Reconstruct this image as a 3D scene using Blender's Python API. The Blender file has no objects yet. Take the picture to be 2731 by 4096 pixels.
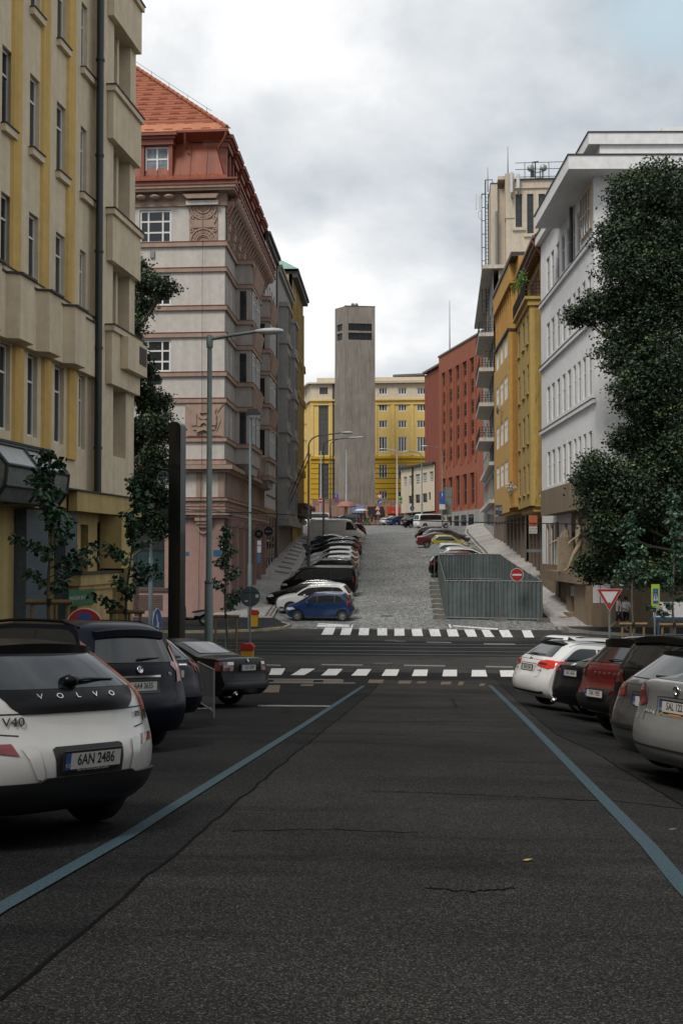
EXPO=0.22
import bpy, bmesh, math, random
from mathutils import Vector, Matrix, Euler
from mathutils.bvhtree import BVHTree
R=math.radians; PI=math.pi
sc=bpy.context.scene; COL=sc.collection
random.seed(7)
# ---------------------------------------------------------------- camera
F=1200.0; CZ=1.5
cd=bpy.data.cameras.new('camera'); cam=bpy.data.objects.new('camera',cd); COL.objects.link(cam); sc.camera=cam
cam.location=(0,0,CZ); PITCH=math.atan(38/F); YAW=math.atan(103/F*math.cos(PITCH))
cam.rotation_euler=Euler((PI/2+PITCH,0,YAW)); cd.sensor_fit='VERTICAL'; cd.sensor_height=36; cd.lens=F/1024*36
cd.clip_start=.1; cd.clip_end=3000
CAMR=cam.rotation_euler.to_matrix()
def ray(x,y):   # photo pixel (2731 wide) -> world direction
    return CAMR@Vector(((x/4.0044-341)/F,-(y/4.0-512)/F,-1))
def onY(x,y,Y):
    d=ray(x,y); t=Y/d.y; return Vector((d.x*t,Y,CZ+d.z*t))
# ---------------------------------------------------------------- terrain profile along the street
PR=[(-40,2.8),(0,0),(40,-2.8),(43,-2.9),(47,-2.9),(53,-2.82),(58,-2.72),(61,-2.6),(66,-2.3),(77,-1.45),(86,-.7),(97,.4),(109,1.55),(120,2.25),(145,3.65),(173,5.0),(190,5.5),(230,6.8),(400,8.5),(1500,9)]
def _pz(Y):
    for (a,b),(c,d) in zip(PR,PR[1:]):
        if a<=Y<=c:
            return b+(d-b)*(Y-a)/(c-a)
    return PR[0][1] if Y<PR[0][0] else PR[-1][1]
_g={}
def _gi(i):
    if i not in _g: _g[i]=sum(_pz(i+k)*w for k,w in ((-2,1),(-1,2),(0,3),(1,2),(2,1)))/9
    return _g[i]
def gz(Y):
    i=math.floor(Y); t=Y-i; return _gi(i)*(1-t)+_gi(i+1)*t
def gh(x,y):   # cross fall of the right-hand parking strip
    c=min(.33,max(0,x-1.5)*.12); return gz(y)-c*max(0,min(1,(42-y)/8))
def gp(x,y,dz=0):   # photo pixel -> ground point
    d=ray(x,y); t=3.0; p=None
    while t<420:
        q=Vector((d.x*t,d.y*t,CZ+d.z*t))
        if q.z<gh(q.x,q.y)+dz: break
        t+=.05 if t<120 else .2
    return q
# ---------------------------------------------------------------- materials
def nt(m):
    m.use_nodes=True; n=m.node_tree; return n,n.nodes,n.links
MATS={}
def M(name,col,rough=.8,var=.12,scale=2.5,bump=0.0,bscale=40,metal=0,streak=0,coat=0,emit=0,spec=.5,alt=None,dirt=0):
    if name in MATS: return MATS[name]
    m=bpy.data.materials.new(name); t,N,L=nt(m); b=N['Principled BSDF']
    b.inputs['Roughness'].default_value=rough; b.inputs['Metallic'].default_value=metal
    b.inputs['Specular IOR Level'].default_value=spec; b.inputs['Coat Weight'].default_value=coat
    c4=(*col,1); m.diffuse_color=c4
    tc=N.new('ShaderNodeTexCoord')
    if var>0 or streak>0 or alt:
        ns=N.new('ShaderNodeTexNoise'); ns.inputs['Scale'].default_value=scale; ns.inputs['Detail'].default_value=8; ns.inputs['Roughness'].default_value=.65
        L.new(tc.outputs['Object'],ns.inputs['Vector'])
        rp=N.new('ShaderNodeValToRGB'); e=rp.color_ramp.elements
        e[0].position=.3; e[1].position=.7
        a=alt if alt else tuple(c*(1-var) for c in col)
        e[0].color=(*a,1); e[1].color=(*[min(1,c*(1+var*.6)) for c in col],1)
        L.new(ns.outputs['Fac'],rp.inputs['Fac']); out=rp.outputs['Color']
        if streak>0:
            mp=N.new('ShaderNodeMapping'); mp.inputs['Scale'].default_value=(1.3,1.3,.12); L.new(tc.outputs['Object'],mp.inputs['Vector'])
            n2=N.new('ShaderNodeTexNoise'); n2.inputs['Scale'].default_value=2.2; n2.inputs['Detail'].default_value=6
            L.new(mp.outputs[0],n2.inputs['Vector'])
            r2=N.new('ShaderNodeValToRGB'); r2.color_ramp.elements[0].position=.35; r2.color_ramp.elements[1].position=.62
            r2.color_ramp.elements[0].color=(1-streak,)*3+(1,); r2.color_ramp.elements[1].color=(1,1,1,1)
            L.new(n2.outputs['Fac'],r2.inputs['Fac'])
            mx=N.new('ShaderNodeMix'); mx.data_type='RGBA'; mx.blend_type='MULTIPLY'; mx.inputs['Factor'].default_value=1
            L.new(out,mx.inputs[6]); L.new(r2.outputs['Color'],mx.inputs[7]); out=mx.outputs[2]
        L.new(out,b.inputs['Base Color'])
    else: b.inputs['Base Color'].default_value=c4
    if bump>0:
        nb=N.new('ShaderNodeTexNoise'); nb.inputs['Scale'].default_value=bscale; nb.inputs['Detail'].default_value=5; L.new(tc.outputs['Object'],nb.inputs['Vector'])
        bp=N.new('ShaderNodeBump'); bp.inputs['Strength'].default_value=bump; bp.inputs['Distance'].default_value=.02
        L.new(nb.outputs['Fac'],bp.inputs['Height']); L.new(bp.outputs[0],b.inputs['Normal'])
    if emit>0:
        b.inputs['Emission Color'].default_value=c4; b.inputs['Emission Strength'].default_value=emit
    MATS[name]=m; return m
def stucco(name,col,**k):
    k.setdefault('bump',.25); k.setdefault('streak',.16); k.setdefault('rough',.92); k.setdefault('spec',.2); return M(name,col,**k)
# ---------------------------------------------------------------- mesh builder
class MB:
    def __init__(s): s.v=[]; s.f=[]; s.mi=[]; s.sm=[]
    def add(s,vs,fs,mi=0,sm=False):
        o=len(s.v); s.v+=[tuple(v) for v in vs]
        for f in fs: s.f.append(tuple(i+o for i in f)); s.mi.append(mi); s.sm.append(sm)
        return s
    def box(s,x0,x1,y0,y1,z0,z1,mi=0):
        if x0>x1:x0,x1=x1,x0
        if y0>y1:y0,y1=y1,y0
        if z0>z1:z0,z1=z1,z0
        return s.add([(x0,y0,z0),(x1,y0,z0),(x1,y1,z0),(x0,y1,z0),(x0,y0,z1),(x1,y0,z1),(x1,y1,z1),(x0,y1,z1)],
              [(0,3,2,1),(4,5,6,7),(0,1,5,4),(1,2,6,5),(2,3,7,6),(3,0,4,7)],mi)
    def prism(s,pts,h0,h1,axis='z',mi=0):
        n=len(pts)
        def P(a,b,h): return (a,b,h) if axis=='z' else ((a,h,b) if axis=='y' else (h,a,b))
        vs=[P(a,b,h0) for a,b in pts]+[P(a,b,h1) for a,b in pts]
        fs=[tuple(range(n)),tuple(range(2*n-1,n-1,-1))]+[(i,(i+1)%n,n+(i+1)%n,n+i)[::-1] for i in range(n)]
        return s.add(vs,fs,mi)
    def tube(s,pts,r,seg=8,mi=0,sm=True,caps=True):
        pts=[Vector(p) for p in pts]; n=len(pts)
        rr=r if isinstance(r,(list,tuple)) else [r]*n
        vs=[]; up=None
        for i,p in enumerate(pts):
            d=(pts[min(i+1,n-1)]-pts[max(i-1,0)])
            if d.length<1e-9: d=Vector((0,0,1))
            d.normalize()
            if up is None:
                up=Vector((0,0,1)) if abs(d.z)<.9 else Vector((1,0,0))
            a=d.cross(up)
            if a.length<1e-6: a=d.cross(Vector((0,1,0)))
            a.normalize(); b=a.cross(d).normalized(); up=b
            for k in range(seg):
                t=2*PI*k/seg; vs.append(p+a*math.cos(t)*rr[i]+b*math.sin(t)*rr[i])
        fs=[]
        for i in range(n-1):
            for k in range(seg):
                k2=(k+1)%seg; fs.append((i*seg+k,i*seg+k2,(i+1)*seg+k2,(i+1)*seg+k))
        s.add(vs,fs,mi,sm)
        if caps:
            s.add(vs[:seg],[tuple(range(seg-1,-1,-1))],mi); s.add(vs[-seg:],[tuple(range(seg))],mi)
        return s
    def cyl(s,c,r,h,seg=16,r2=None,mi=0,sm=True):
        c=Vector(c); return s.tube([c,c+Vector((0,0,h))],[r,r if r2 is None else r2],seg,mi,sm)
    def lathe(s,prof,seg=16,c=(0,0,0),mi=0,axis='z'):
        vs=[];n=len(prof)
        for r,h in prof:
            for k in range(seg):
                t=2*PI*k/seg; x,y=r*math.cos(t),r*math.sin(t)
                vs.append((c[0]+x,c[1]+y,c[2]+h) if axis=='z' else ((c[0]+x,c[1]+h,c[2]+y) if axis=='y' else (c[0]+h,c[1]+x,c[2]+y)))
        fs=[(i*seg+k,i*seg+(k+1)%seg,(i+1)*seg+(k+1)%seg,(i+1)*seg+k) for i in range(n-1) for k in range(seg)]
        return s.add(vs,fs,mi,True)
    def obj(s,name,mats,parent=None,loc=None,fix=True,sharp=None):
        me=bpy.data.meshes.new(name); me.from_pydata(s.v,[],s.f)
        if not isinstance(mats,(list,tuple)): mats=[mats]
        for m in mats: me.materials.append(m)
        me.polygons.foreach_set('material_index',s.mi); me.polygons.foreach_set('use_smooth',s.sm); me.update()
        if fix:
            bm=bmesh.new(); bm.from_mesh(me); bmesh.ops.recalc_face_normals(bm,faces=bm.faces); bm.to_mesh(me); bm.free()
        if sharp: me.set_sharp_from_angle(angle=R(sharp))
        o=bpy.data.objects.new(name,me); COL.objects.link(o)
        if parent: o.parent=parent
        if loc: o.location=loc
        return o
def tag(o,label=None,cat=None,group=None,kind=None):
    if label:o['label']=label
    if cat:o['category']=cat
    if group:o['group']=group
    if kind:o['kind']=kind
    return o
def empty(name,loc=(0,0,0),rz=0,label=None,cat=None,group=None):
    o=bpy.data.objects.new(name,None); COL.objects.link(o); o.location=loc; o.rotation_euler=(0,0,rz); o.empty_display_size=.3
    return tag(o,label,cat,group)
def copy_tree(o,parent=None):
    c=o.copy(); COL.objects.link(c)
    if parent: c.parent=parent
    for ch in o.children: copy_tree(ch,c)
    return c
def recolor(o,frm,to):
    for s in o.material_slots:
        if s.material==frm: s.link='OBJECT'; s.material=to
    for ch in o.children: recolor(ch,frm,to)
def setkids(o):
    pass
_tx={}
def text(name,body,size,mat,parent,mtx,extr=.004,sx=1,align='CENTER',space=1):
    k=(body,size,extr,align,space,mat.name)
    if k not in _tx:
        cu=bpy.data.curves.new('t','FONT'); cu.body=body; cu.size=size; cu.extrude=extr; cu.align_x=align; cu.align_y='CENTER'; cu.space_character=space; cu.resolution_u=3; cu.offset=.0018 if 'plate' in name else 0
        ob=bpy.data.objects.new('t',cu); COL.objects.link(ob); dg=bpy.context.evaluated_depsgraph_get(); dg.update()
        me=bpy.data.meshes.new_from_object(ob.evaluated_get(dg)); bpy.data.objects.remove(ob); me.materials.clear(); me.materials.append(mat); _tx[k]=me
    o=bpy.data.objects.new(name,_tx[k]); COL.objects.link(o)
    if parent: o.parent=parent
    o.matrix_local=mtx@Matrix.Diagonal((sx,1,1,1)); return o
def frame(o,x,y,z=None):   # 4x4 from origin and x,y axes
    x=Vector(x).normalized(); y=Vector(y).normalized(); z=x.cross(y).normalized(); y=z.cross(x)
    m=Matrix((x,y,z)).transposed().to_4x4(); m.translation=Vector(o); return m
GLASS=M('window glass',(.016,.02,.024),rough=.06,var=0,spec=.6)
GLASS2=M('window glass pale',(.12,.14,.15),rough=.12,var=.5,scale=1.5,spec=.6)
WHITEP=M('white painted frame',(.62,.62,.6),rough=.5,var=.08)
DARKM=M('dark metal',(.02,.021,.022),rough=.45,var=.1)
BLACK=M('black plastic',(.008,.008,.009),rough=.55,var=0)
STEEL=M('galvanised steel',(.2,.21,.21),rough=.45,var=.15,metal=.5)
SPLIT={'window_sill','string_course','flashing','pilaster','belt_course','bay_parapet','flank_window','relief_block','dome_boss','column','doorway','balcony_slab','loggia_column','basement_window','shop_window','stone_block','spandrel','pink_panel','narrow_window','roof_ventilator','street_name_plate','white_notice','stone_portal','flag_pole','drain_pipe','louvre','roof_parapet'}
# ---------------------------------------------------------------- buildings: local x = u, y = inward, z up (from camera height datum CZ)
class Bld:
    def __init__(s,name,A,B,label=None,cat='building',vb=-6,group=None,host=None):
        # A,B = (X,Y) world points of the facade base line; outward normal is to the right of A->B
        s.A=Vector((A[0],A[1],0)); d=Vector((B[0]-A[0],B[1]-A[1],0)); s.len=d.length; d.normalize()
        s.rz=math.atan2(d.y,d.x); s.ux=d; s.n=Vector((d.y,-d.x,0)); s.vb=vb
        me=Matrix.Translation((A[0],A[1],CZ+vb))@Matrix.Rotation(s.rz,4,'Z')
        if host: s.root=host.root; s.M=host.W.inverted()@me; s.W=host.W
        else: s.root=empty(name,(A[0],A[1],CZ+vb),s.rz,label,cat,group); s.M=Matrix(); s.W=me
        s.me=me
        s.wm={}
    def at(s,px,py,w=0):   # pixel -> (u,v) on the plane w metres outside the facade
        d=ray(px,py); o=Vector((0,0,CZ)); P0=s.A+s.n*w
        t=(P0-o).dot(s.n)/d.dot(s.n); q=o+d*t
        return (q-s.A).dot(s.ux), q.z-CZ
    def u(s,px,py=1500,w=0): return s.at(px,py,w)[0]
    def v(s,px,py,w=0): return s.at(px,py,w)[1]
    def box(s,mb,u0,u1,w0,w1,v0,v1,mi=0):   # w = outward distance
        mb.box(u0,u1,-w0,-w1,v0-s.vb,v1-s.vb,mi)
    def part(s,name,mb,mat,**k):
        if name in SPLIT:
            P=list(range(len(mb.v)))
            def fd(a):
                while P[a]!=a: P[a]=P[P[a]]; a=P[a]
                return a
            for f in mb.f:
                for q in f[1:]: P[fd(q)]=fd(f[0])
            C={}
            for i,f in enumerate(mb.f): C.setdefault(fd(f[0]),[]).append(i)
            if 1<len(C)<=90:
                for fs in C.values():
                    m2=MB(); mp={}
                    for i in fs:
                        nf=[]
                        for q in mb.f[i]:
                            if q not in mp: mp[q]=len(m2.v); m2.v.append(mb.v[q])
                            nf.append(mp[q])
                        m2.f.append(tuple(nf)); m2.mi.append(mb.mi[i]); m2.sm.append(mb.sm[i])
                    o=m2.obj(name,mat,s.root,**k); o.matrix_local=s.M.copy()
                return o
        o=mb.obj(name,mat,s.root,**k); o.matrix_local=s.M.copy(); return o
    def rect(s,x0,x1,yt,yb,w=0):
        a,b=sorted((s.u(x0,(yt+yb)/2,w),s.u(x1,(yt+yb)/2,w))); xm=(x0+x1)/2
        return (a,b,s.v(xm,yb,w),s.v(xm,yt,w))
    def wall(s,name,mat,u0,u1,v0,v1,holes=(),depth=.25,w=0,thick=0,parent=None,mb=None):
        # holes: (ua,ub,va,vb)
        us=sorted({u0,u1,*[a for h in holes for a in h[:2]]}); vs=sorted({v0,v1,*[a for h in holes for a in h[2:4]]})
        us=[a for a in us if u0<=a<=u1]; vs=[a for a in vs if v0<=a<=v1]
        own=mb is None; mb=mb or MB(); vb=s.vb
        for a,b in zip(us,us[1:]):
            if b-a<1e-4: continue
            for c,d in zip(vs,vs[1:]):
                if d-c<1e-4: continue
                mu,mv=(a+b)/2,(c+d)/2
                if any(h[0]<mu<h[1] and h[2]<mv<h[3] for h in holes): continue
                mb.add([(a,-w,c-vb),(b,-w,c-vb),(b,-w,d-vb),(a,-w,d-vb)],[(0,1,2,3)])
        for h in holes:
            a,b,c,d=h[:4]; D=h[4] if len(h)>4 else depth
            c-=vb; d-=vb
            mb.add([(a,-w,c),(b,-w,c),(b,-w,d),(a,-w,d),(a,-w+D,c),(b,-w+D,c),(b,-w+D,d),(a,-w+D,d)],[(0,1,5,4),(1,2,6,5),(2,3,7,6),(3,0,4,7)])
        if own:
            o=mb.obj(name,mat,parent or s.root,fix=False)
            if not parent: o.matrix_local=s.M.copy()
            return o
        return mb
    def window(s,u0,u1,v0,v1,w=-.2,nx=2,ny=2,fmat=None,gmat=None,bar=.06,hs=None,name='window',thin=0):
        W,H=round(u1-u0,3),round(v1-v0,3); fmat=fmat or WHITEP; gmat=gmat or GLASS
        k=(W,H,str(nx),str(ny),fmat.name,bar,str(hs),thin)
        if k not in s.wm:
            mb=MB(); b=bar
            mb.box(0,W,-.05,.0,0,b); mb.box(0,W,-.05,0,H-b,H); mb.box(0,b,-.05,0,b,H-b); mb.box(W-b,W,-.05,0,b,H-b)
            xs=[W*i/nx for i in range(1,nx)] if not isinstance(nx,(list,tuple)) else [W*f for f in nx]
            zs=[H*i/ny for i in range(1,ny)] if not isinstance(ny,(list,tuple)) else [H*f for f in ny]
            for x in xs: mb.box(x-b*.5,x+b*.5,-.047,0,b,H-b)
            xe=[0]+xs+[W]
            for z in zs:
                for x0,x1 in zip(xe,xe[1:]): mb.box(x0+b*.5+.001,x1-b*.5-.001,-.044,0,z-b*.5,z+b*.5)
            pm=MB(); pm.add([(b*.5,-.012,b*.5),(W-b*.5,-.012,b*.5),(W-b*.5,-.012,H-b*.5),(b*.5,-.012,H-b*.5)],[(0,1,2,3)])
            s.wm[k]=(mb.obj(name,fmat),pm.obj('pane',gmat))
            fo,po=s.wm[k]; COL.objects.unlink(fo); COL.objects.unlink(po)
        f,p=s.wm[k]
        o=bpy.data.objects.new(name,f.data); COL.objects.link(o); o.parent=s.root; o.matrix_local=s.M@Matrix.Translation((u0,-w,v0-s.vb))
        q=bpy.data.objects.new('pane',p.data); COL.objects.link(q); q.parent=o
        if gmat!=p.data.materials[0]:
            q.material_slots[0].link='OBJECT'; q.material_slots[0].material=gmat
        return o
    def finish(s):
        for f,p in s.wm.values():
            bpy.data.objects.remove(f); bpy.data.objects.remove(p)
# ================================================================ sky and light
w=bpy.data.worlds.new('World'); sc.world=w; w.use_nodes=True; n=w.node_tree.nodes; l=w.node_tree.links
bg=n['Background']; SUN_EL,SUN_AZ=R(52),R(205)
sk=n.new('ShaderNodeTexSky'); sk.sky_type='NISHITA'; sk.sun_disc=False; sk.sun_elevation=SUN_EL; sk.sun_rotation=SUN_AZ; sk.dust_density=1.5
tc=n.new('ShaderNodeTexCoord')
# clouds live on a flat layer overhead: direction divided by its height
sep=n.new('ShaderNodeSeparateXYZ'); l.new(tc.outputs['Generated'],sep.inputs[0])
ad=n.new('ShaderNodeMath'); ad.operation='ADD'; ad.inputs[1].default_value=.42; l.new(sep.outputs[2],ad.inputs[0])
mxm=n.new('ShaderNodeMath'); mxm.operation='MAXIMUM'; mxm.inputs[1].default_value=.12; l.new(ad.outputs[0],mxm.inputs[0])
dx=n.new('ShaderNodeMath'); dx.operation='DIVIDE'; l.new(sep.outputs[0],dx.inputs[0]); l.new(mxm.outputs[0],dx.inputs[1])
dy=n.new('ShaderNodeMath'); dy.operation='DIVIDE'; l.new(sep.outputs[1],dy.inputs[0]); l.new(mxm.outputs[0],dy.inputs[1])
cb=n.new('ShaderNodeCombineXYZ'); l.new(dx.outputs[0],cb.inputs[0]); l.new(dy.outputs[0],cb.inputs[1])
def noise(sc_,det,ro,off,dist=0):
    mp=n.new('ShaderNodeMapping'); mp.inputs['Location'].default_value=off; l.new(cb.outputs[0],mp.inputs[0])
    q=n.new('ShaderNodeTexNoise'); q.inputs['Scale'].default_value=sc_; q.inputs['Detail'].default_value=det; q.inputs['Roughness'].default_value=ro; q.inputs['Distortion'].default_value=dist
    l.new(mp.outputs[0],q.inputs['Vector']); return q
n1=noise(1.25,9,.52,(3.1,1.7,0),.25); n2=noise(2.9,8,.55,(7.3,2.2,0),.1); n3=noise(.75,6,.5,(1.3,5.2,0))
ma=n.new('ShaderNodeMath'); ma.operation='MULTIPLY_ADD'; ma.inputs[1].default_value=.45; l.new(n2.outputs['Fac'],ma.inputs[0])
mb_=n.new('ShaderNodeMath'); mb_.operation='MULTIPLY'; mb_.inputs[1].default_value=.62; l.new(n1.outputs['Fac'],mb_.inputs[0]); l.new(mb_.outputs[0],ma.inputs[2])
rp=n.new('ShaderNodeValToRGB'); e=rp.color_ramp.elements
e[0].position=.43; e[0].color=(.36,.40,.45,1); e[1].position=.64; e[1].color=(.95,.95,.95,1)
x=e.new(.50); x.color=(.54,.58,.62,1); x=e.new(.57); x.color=(.72,.74,.76,1)
l.new(ma.outputs[0],rp.inputs[0])
r3=n.new('ShaderNodeValToRGB'); r3.color_ramp.elements[0].position=.66; r3.color_ramp.elements[1].position=.76; l.new(n3.outputs['Fac'],r3.inputs[0])
skm=n.new('ShaderNodeMix'); skm.data_type='RGBA'; skm.blend_type='MULTIPLY'; skm.inputs['Factor'].default_value=1
l.new(sk.outputs[0],skm.inputs[6]); skm.inputs[7].default_value=(.10,.11,.115,1)
mx=n.new('ShaderNodeMix'); mx.data_type='RGBA'; l.new(r3.outputs[0],mx.inputs[0]); l.new(rp.outputs[0],mx.inputs[6]); l.new(skm.outputs[2],mx.inputs[7])
bd=ray(2660,70).normalized(); bq=(bd.x/(bd.z+.42),bd.y/(bd.z+.42),0)   # a gap of blue sky high on the right
vd=n.new('ShaderNodeVectorMath'); vd.operation='DISTANCE'; l.new(cb.outputs[0],vd.inputs[0]); vd.inputs[1].default_value=bq
vm=n.new('ShaderNodeMath'); vm.operation='MULTIPLY_ADD'; l.new(n2.outputs['Fac'],vm.inputs[0]); vm.inputs[1].default_value=.22; l.new(vd.outputs['Value'],vm.inputs[2])
vr=n.new('ShaderNodeMapRange'); vr.inputs['From Min'].default_value=.13; vr.inputs['From Max'].default_value=.20; vr.inputs['To Min'].default_value=.75; vr.inputs['To Max'].default_value=0; l.new(vm.outputs[0],vr.inputs['Value'])
mz=n.new('ShaderNodeMix'); mz.data_type='RGBA'; l.new(vr.outputs[0],mz.inputs[0]); l.new(mx.outputs[2],mz.inputs[6]); mz.inputs[7].default_value=(.46,.60,.68,1)
l.new(mz.outputs[2],bg.inputs[0]); bg.inputs[1].default_value=1.0
ld=bpy.data.lights.new('sun','SUN'); lo=bpy.data.objects.new('sun',ld); COL.objects.link(lo); ld.energy=2.2; ld.angle=R(18); ld.color=(1,.95,.88)
sd=Vector((math.sin(SUN_AZ)*math.cos(SUN_EL),math.cos(SUN_AZ)*math.cos(SUN_EL),math.sin(SUN_EL)))
lo.rotation_euler=sd.to_track_quat('Z','Y').to_euler(); lo.location=(0,-20,60)
vs=sc.view_settings; vs.view_transform='Standard'; vs.look='None'; vs.exposure=EXPO; vs.gamma=1
# ================================================================ ground
def asphalt(name,c1,c2,sp=.5,crack=True,big=.35):
    m=bpy.data.materials.new(name); t,N,L=nt(m); b=N['Principled BSDF']; b.inputs['Roughness'].default_value=.95; b.inputs['Specular IOR Level'].default_value=.06
    tc=N.new('ShaderNodeTexCoord')
    a=N.new('ShaderNodeTexNoise'); a.inputs['Scale'].default_value=big; a.inputs['Detail'].default_value=9; a.inputs['Roughness'].default_value=.6; L.new(tc.outputs['Object'],a.inputs[0])
    r=N.new('ShaderNodeValToRGB'); r.color_ramp.elements[0].position=.32; r.color_ramp.elements[1].position=.68; r.color_ramp.elements[0].color=(*c1,1); r.color_ramp.elements[1].color=(*c2,1); L.new(a.outputs[0],r.inputs[0])
    g=N.new('ShaderNodeTexNoise'); g.inputs['Scale'].default_value=60; g.inputs['Detail'].default_value=2.5; g.inputs['Roughness'].default_value=.75; L.new(tc.outputs['Object'],g.inputs[0])
    r2=N.new('ShaderNodeValToRGB'); r2.color_ramp.elements[0].position=.42; r2.color_ramp.elements[1].position=.66; r2.color_ramp.elements[0].color=(.35,.35,.35,1); r2.color_ramp.elements[1].color=(3.2,3.0,2.8,1); L.new(g.outputs[0],r2.inputs[0])
    vo=N.new('ShaderNodeTexVoronoi'); vo.inputs['Scale'].default_value=150; L.new(tc.outputs['Object'],vo.inputs[0])
    sx=N.new('ShaderNodeSeparateColor'); L.new(vo.outputs['Color'],sx.inputs[0])
    r5=N.new('ShaderNodeValToRGB'); r5.color_ramp.elements[0].position=.25; r5.color_ramp.elements[0].color=(.45,.45,.45,1); r5.color_ramp.elements[1].position=1; r5.color_ramp.elements[1].color=(4.2,4.0,3.8,1); e5=r5.color_ramp.elements.new(.72); e5.color=(.85,.85,.85,1); L.new(sx.outputs[0],r5.inputs[0])
    mx=N.new('ShaderNodeMix'); mx.data_type='RGBA'; mx.blend_type='MULTIPLY'; mx.inputs[0].default_value=min(1,sp*1.4); L.new(r.outputs[0],mx.inputs[6]); L.new(r5.outputs[0],mx.inputs[7])
    my=N.new('ShaderNodeMix'); my.data_type='RGBA'; my.blend_type='MULTIPLY'; my.inputs[0].default_value=.45; L.new(mx.outputs[2],my.inputs[6]); L.new(r2.outputs[0],my.inputs[7]); out=my.outputs[2]
    if crack:
        # wheel paths and seams: streaks stretched across and along the street
        mp=N.new('ShaderNodeMapping'); mp.inputs['Scale'].default_value=(.25,1.6,1); L.new(tc.outputs['Object'],mp.inputs[0])
        c=N.new('ShaderNodeTexNoise'); c.inputs['Scale'].default_value=.9; c.inputs['Detail'].default_value=6; c.inputs['Distortion'].default_value=.6; L.new(mp.outputs[0],c.inputs[0])
        r3=N.new('ShaderNodeValToRGB'); r3.color_ramp.elements[0].position=.36; r3.color_ramp.elements[1].position=.48; r3.color_ramp.elements[0].color=(.62,.62,.64,1); r3.color_ramp.elements[1].color=(1,1,1,1); L.new(c.outputs[0],r3.inputs[0])
        m2=N.new('ShaderNodeMix'); m2.data_type='RGBA'; m2.blend_type='MULTIPLY'; m2.inputs[0].default_value=.8; L.new(out,m2.inputs[6]); L.new(r3.outputs[0],m2.inputs[7]); out=m2.outputs[2]
    L.new(out,b.inputs['Base Color'])
    bp=N.new('ShaderNodeBump'); bp.inputs['Strength'].default_value=.5; bp.inputs['Distance'].default_value=.008; L.new(g.outputs[0],bp.inputs['Height']); L.new(bp.outputs[0],b.inputs['Normal'])
    MATS[name]=m; return m
def setts(name,w,h,cols,gap=(.02,.02,.02),mort=.12,rot=0,bump=.6,blot=.30):
    m=bpy.data.materials.new(name); t,N,L=nt(m); b=N['Principled BSDF']; b.inputs['Roughness'].default_value=.75; b.inputs['Specular IOR Level'].default_value=.3
    tc=N.new('ShaderNodeTexCoord'); mp=N.new('ShaderNodeMapping'); mp.inputs['Rotation'].default_value=(0,0,rot); L.new(tc.outputs['Object'],mp.inputs[0])
    ds=N.new('ShaderNodeTexNoise'); ds.inputs['Scale'].default_value=1.3; L.new(mp.outputs[0],ds.inputs[0])
    va=N.new('ShaderNodeVectorMath'); va.operation='MULTIPLY_ADD'; va.inputs[1].default_value=(w*.9,h*.9,0); L.new(ds.outputs['Color'],va.inputs[0]); L.new(mp.outputs[0],va.inputs[2])
    br=N.new('ShaderNodeTexBrick'); br.inputs['Scale'].default_value=1; br.inputs['Brick Width'].default_value=w; br.inputs['Row Height'].default_value=h; br.inputs['Mortar Size'].default_value=h*mort; br.inputs['Mortar Smooth'].default_value=.4; br.inputs['Bias'].default_value=0
    br.inputs['Color1'].default_value=(*cols[0],1); br.inputs['Color2'].default_value=(*cols[1],1); br.inputs['Mortar'].default_value=(*gap,1); L.new(va.outputs[0],br.inputs['Vector'])
    ns=N.new('ShaderNodeTexNoise'); ns.inputs['Scale'].default_value=5; ns.inputs['Detail'].default_value=6; L.new(tc.outputs['Object'],ns.inputs[0])
    rr=N.new('ShaderNodeValToRGB'); rr.color_ramp.elements[0].position=.38; rr.color_ramp.elements[0].color=(blot,blot,blot,1); rr.color_ramp.elements[1].position=.55; rr.color_ramp.elements[1].color=(1.15,1.15,1.12,1); L.new(ns.outputs[0],rr.inputs[0])
    n4=N.new('ShaderNodeTexNoise'); n4.inputs['Scale'].default_value=.25; n4.inputs['Detail'].default_value=5; L.new(tc.outputs['Object'],n4.inputs[0])
    r4=N.new('ShaderNodeValToRGB'); r4.color_ramp.elements[0].position=.35; r4.color_ramp.elements[0].color=(.72,.72,.74,1); r4.color_ramp.elements[1].position=.65; r4.color_ramp.elements[1].color=(1.1,1.1,1.08,1); L.new(n4.outputs[0],r4.inputs[0])
    mx=N.new('ShaderNodeMix'); mx.data_type='RGBA'; mx.blend_type='MULTIPLY'; mx.inputs[0].default_value=1; L.new(br.outputs[0],mx.inputs[6]); L.new(rr.outputs[0],mx.inputs[7])
    m2=N.new('ShaderNodeMix'); m2.data_type='RGBA'; m2.blend_type='MULTIPLY'; m2.inputs[0].default_value=1; L.new(mx.outputs[2],m2.inputs[6]); L.new(r4.outputs[0],m2.inputs[7])
    L.new(m2.outputs[2],b.inputs['Base Color'])
    bp=N.new('ShaderNodeBump'); bp.invert=True; bp.inputs['Strength'].default_value=bump; bp.inputs['Distance'].default_value=.02; L.new(br.outputs['Fac'],bp.inputs['Height']); L.new(bp.outputs[0],b.inputs['Normal'])
    MATS[name]=m; return m
A_MID=asphalt('worn brown asphalt',(.0158,.0160,.0161),(.0285,.0284,.0280),.50)
A_SIDE=asphalt('dark grey asphalt',(.0105,.0112,.0118),(.0190,.0197,.0203),.5)
A_X=asphalt('grey street asphalt',(.032,.033,.034),(.052,.052,.050),.45)
A_PAV=asphalt('pavement asphalt',(.026,.028,.031),(.038,.040,.042),.35,False)
COB=setts('granite setts',.19,.16,((.31,.32,.32),(.43,.435,.43)),gap=(.03,.03,.03),mort=.16)
COB2=setts('dark small setts',.12,.10,((.10,.10,.10),(.16,.16,.155)),gap=(.02,.02,.02),mort=.14)
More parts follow.
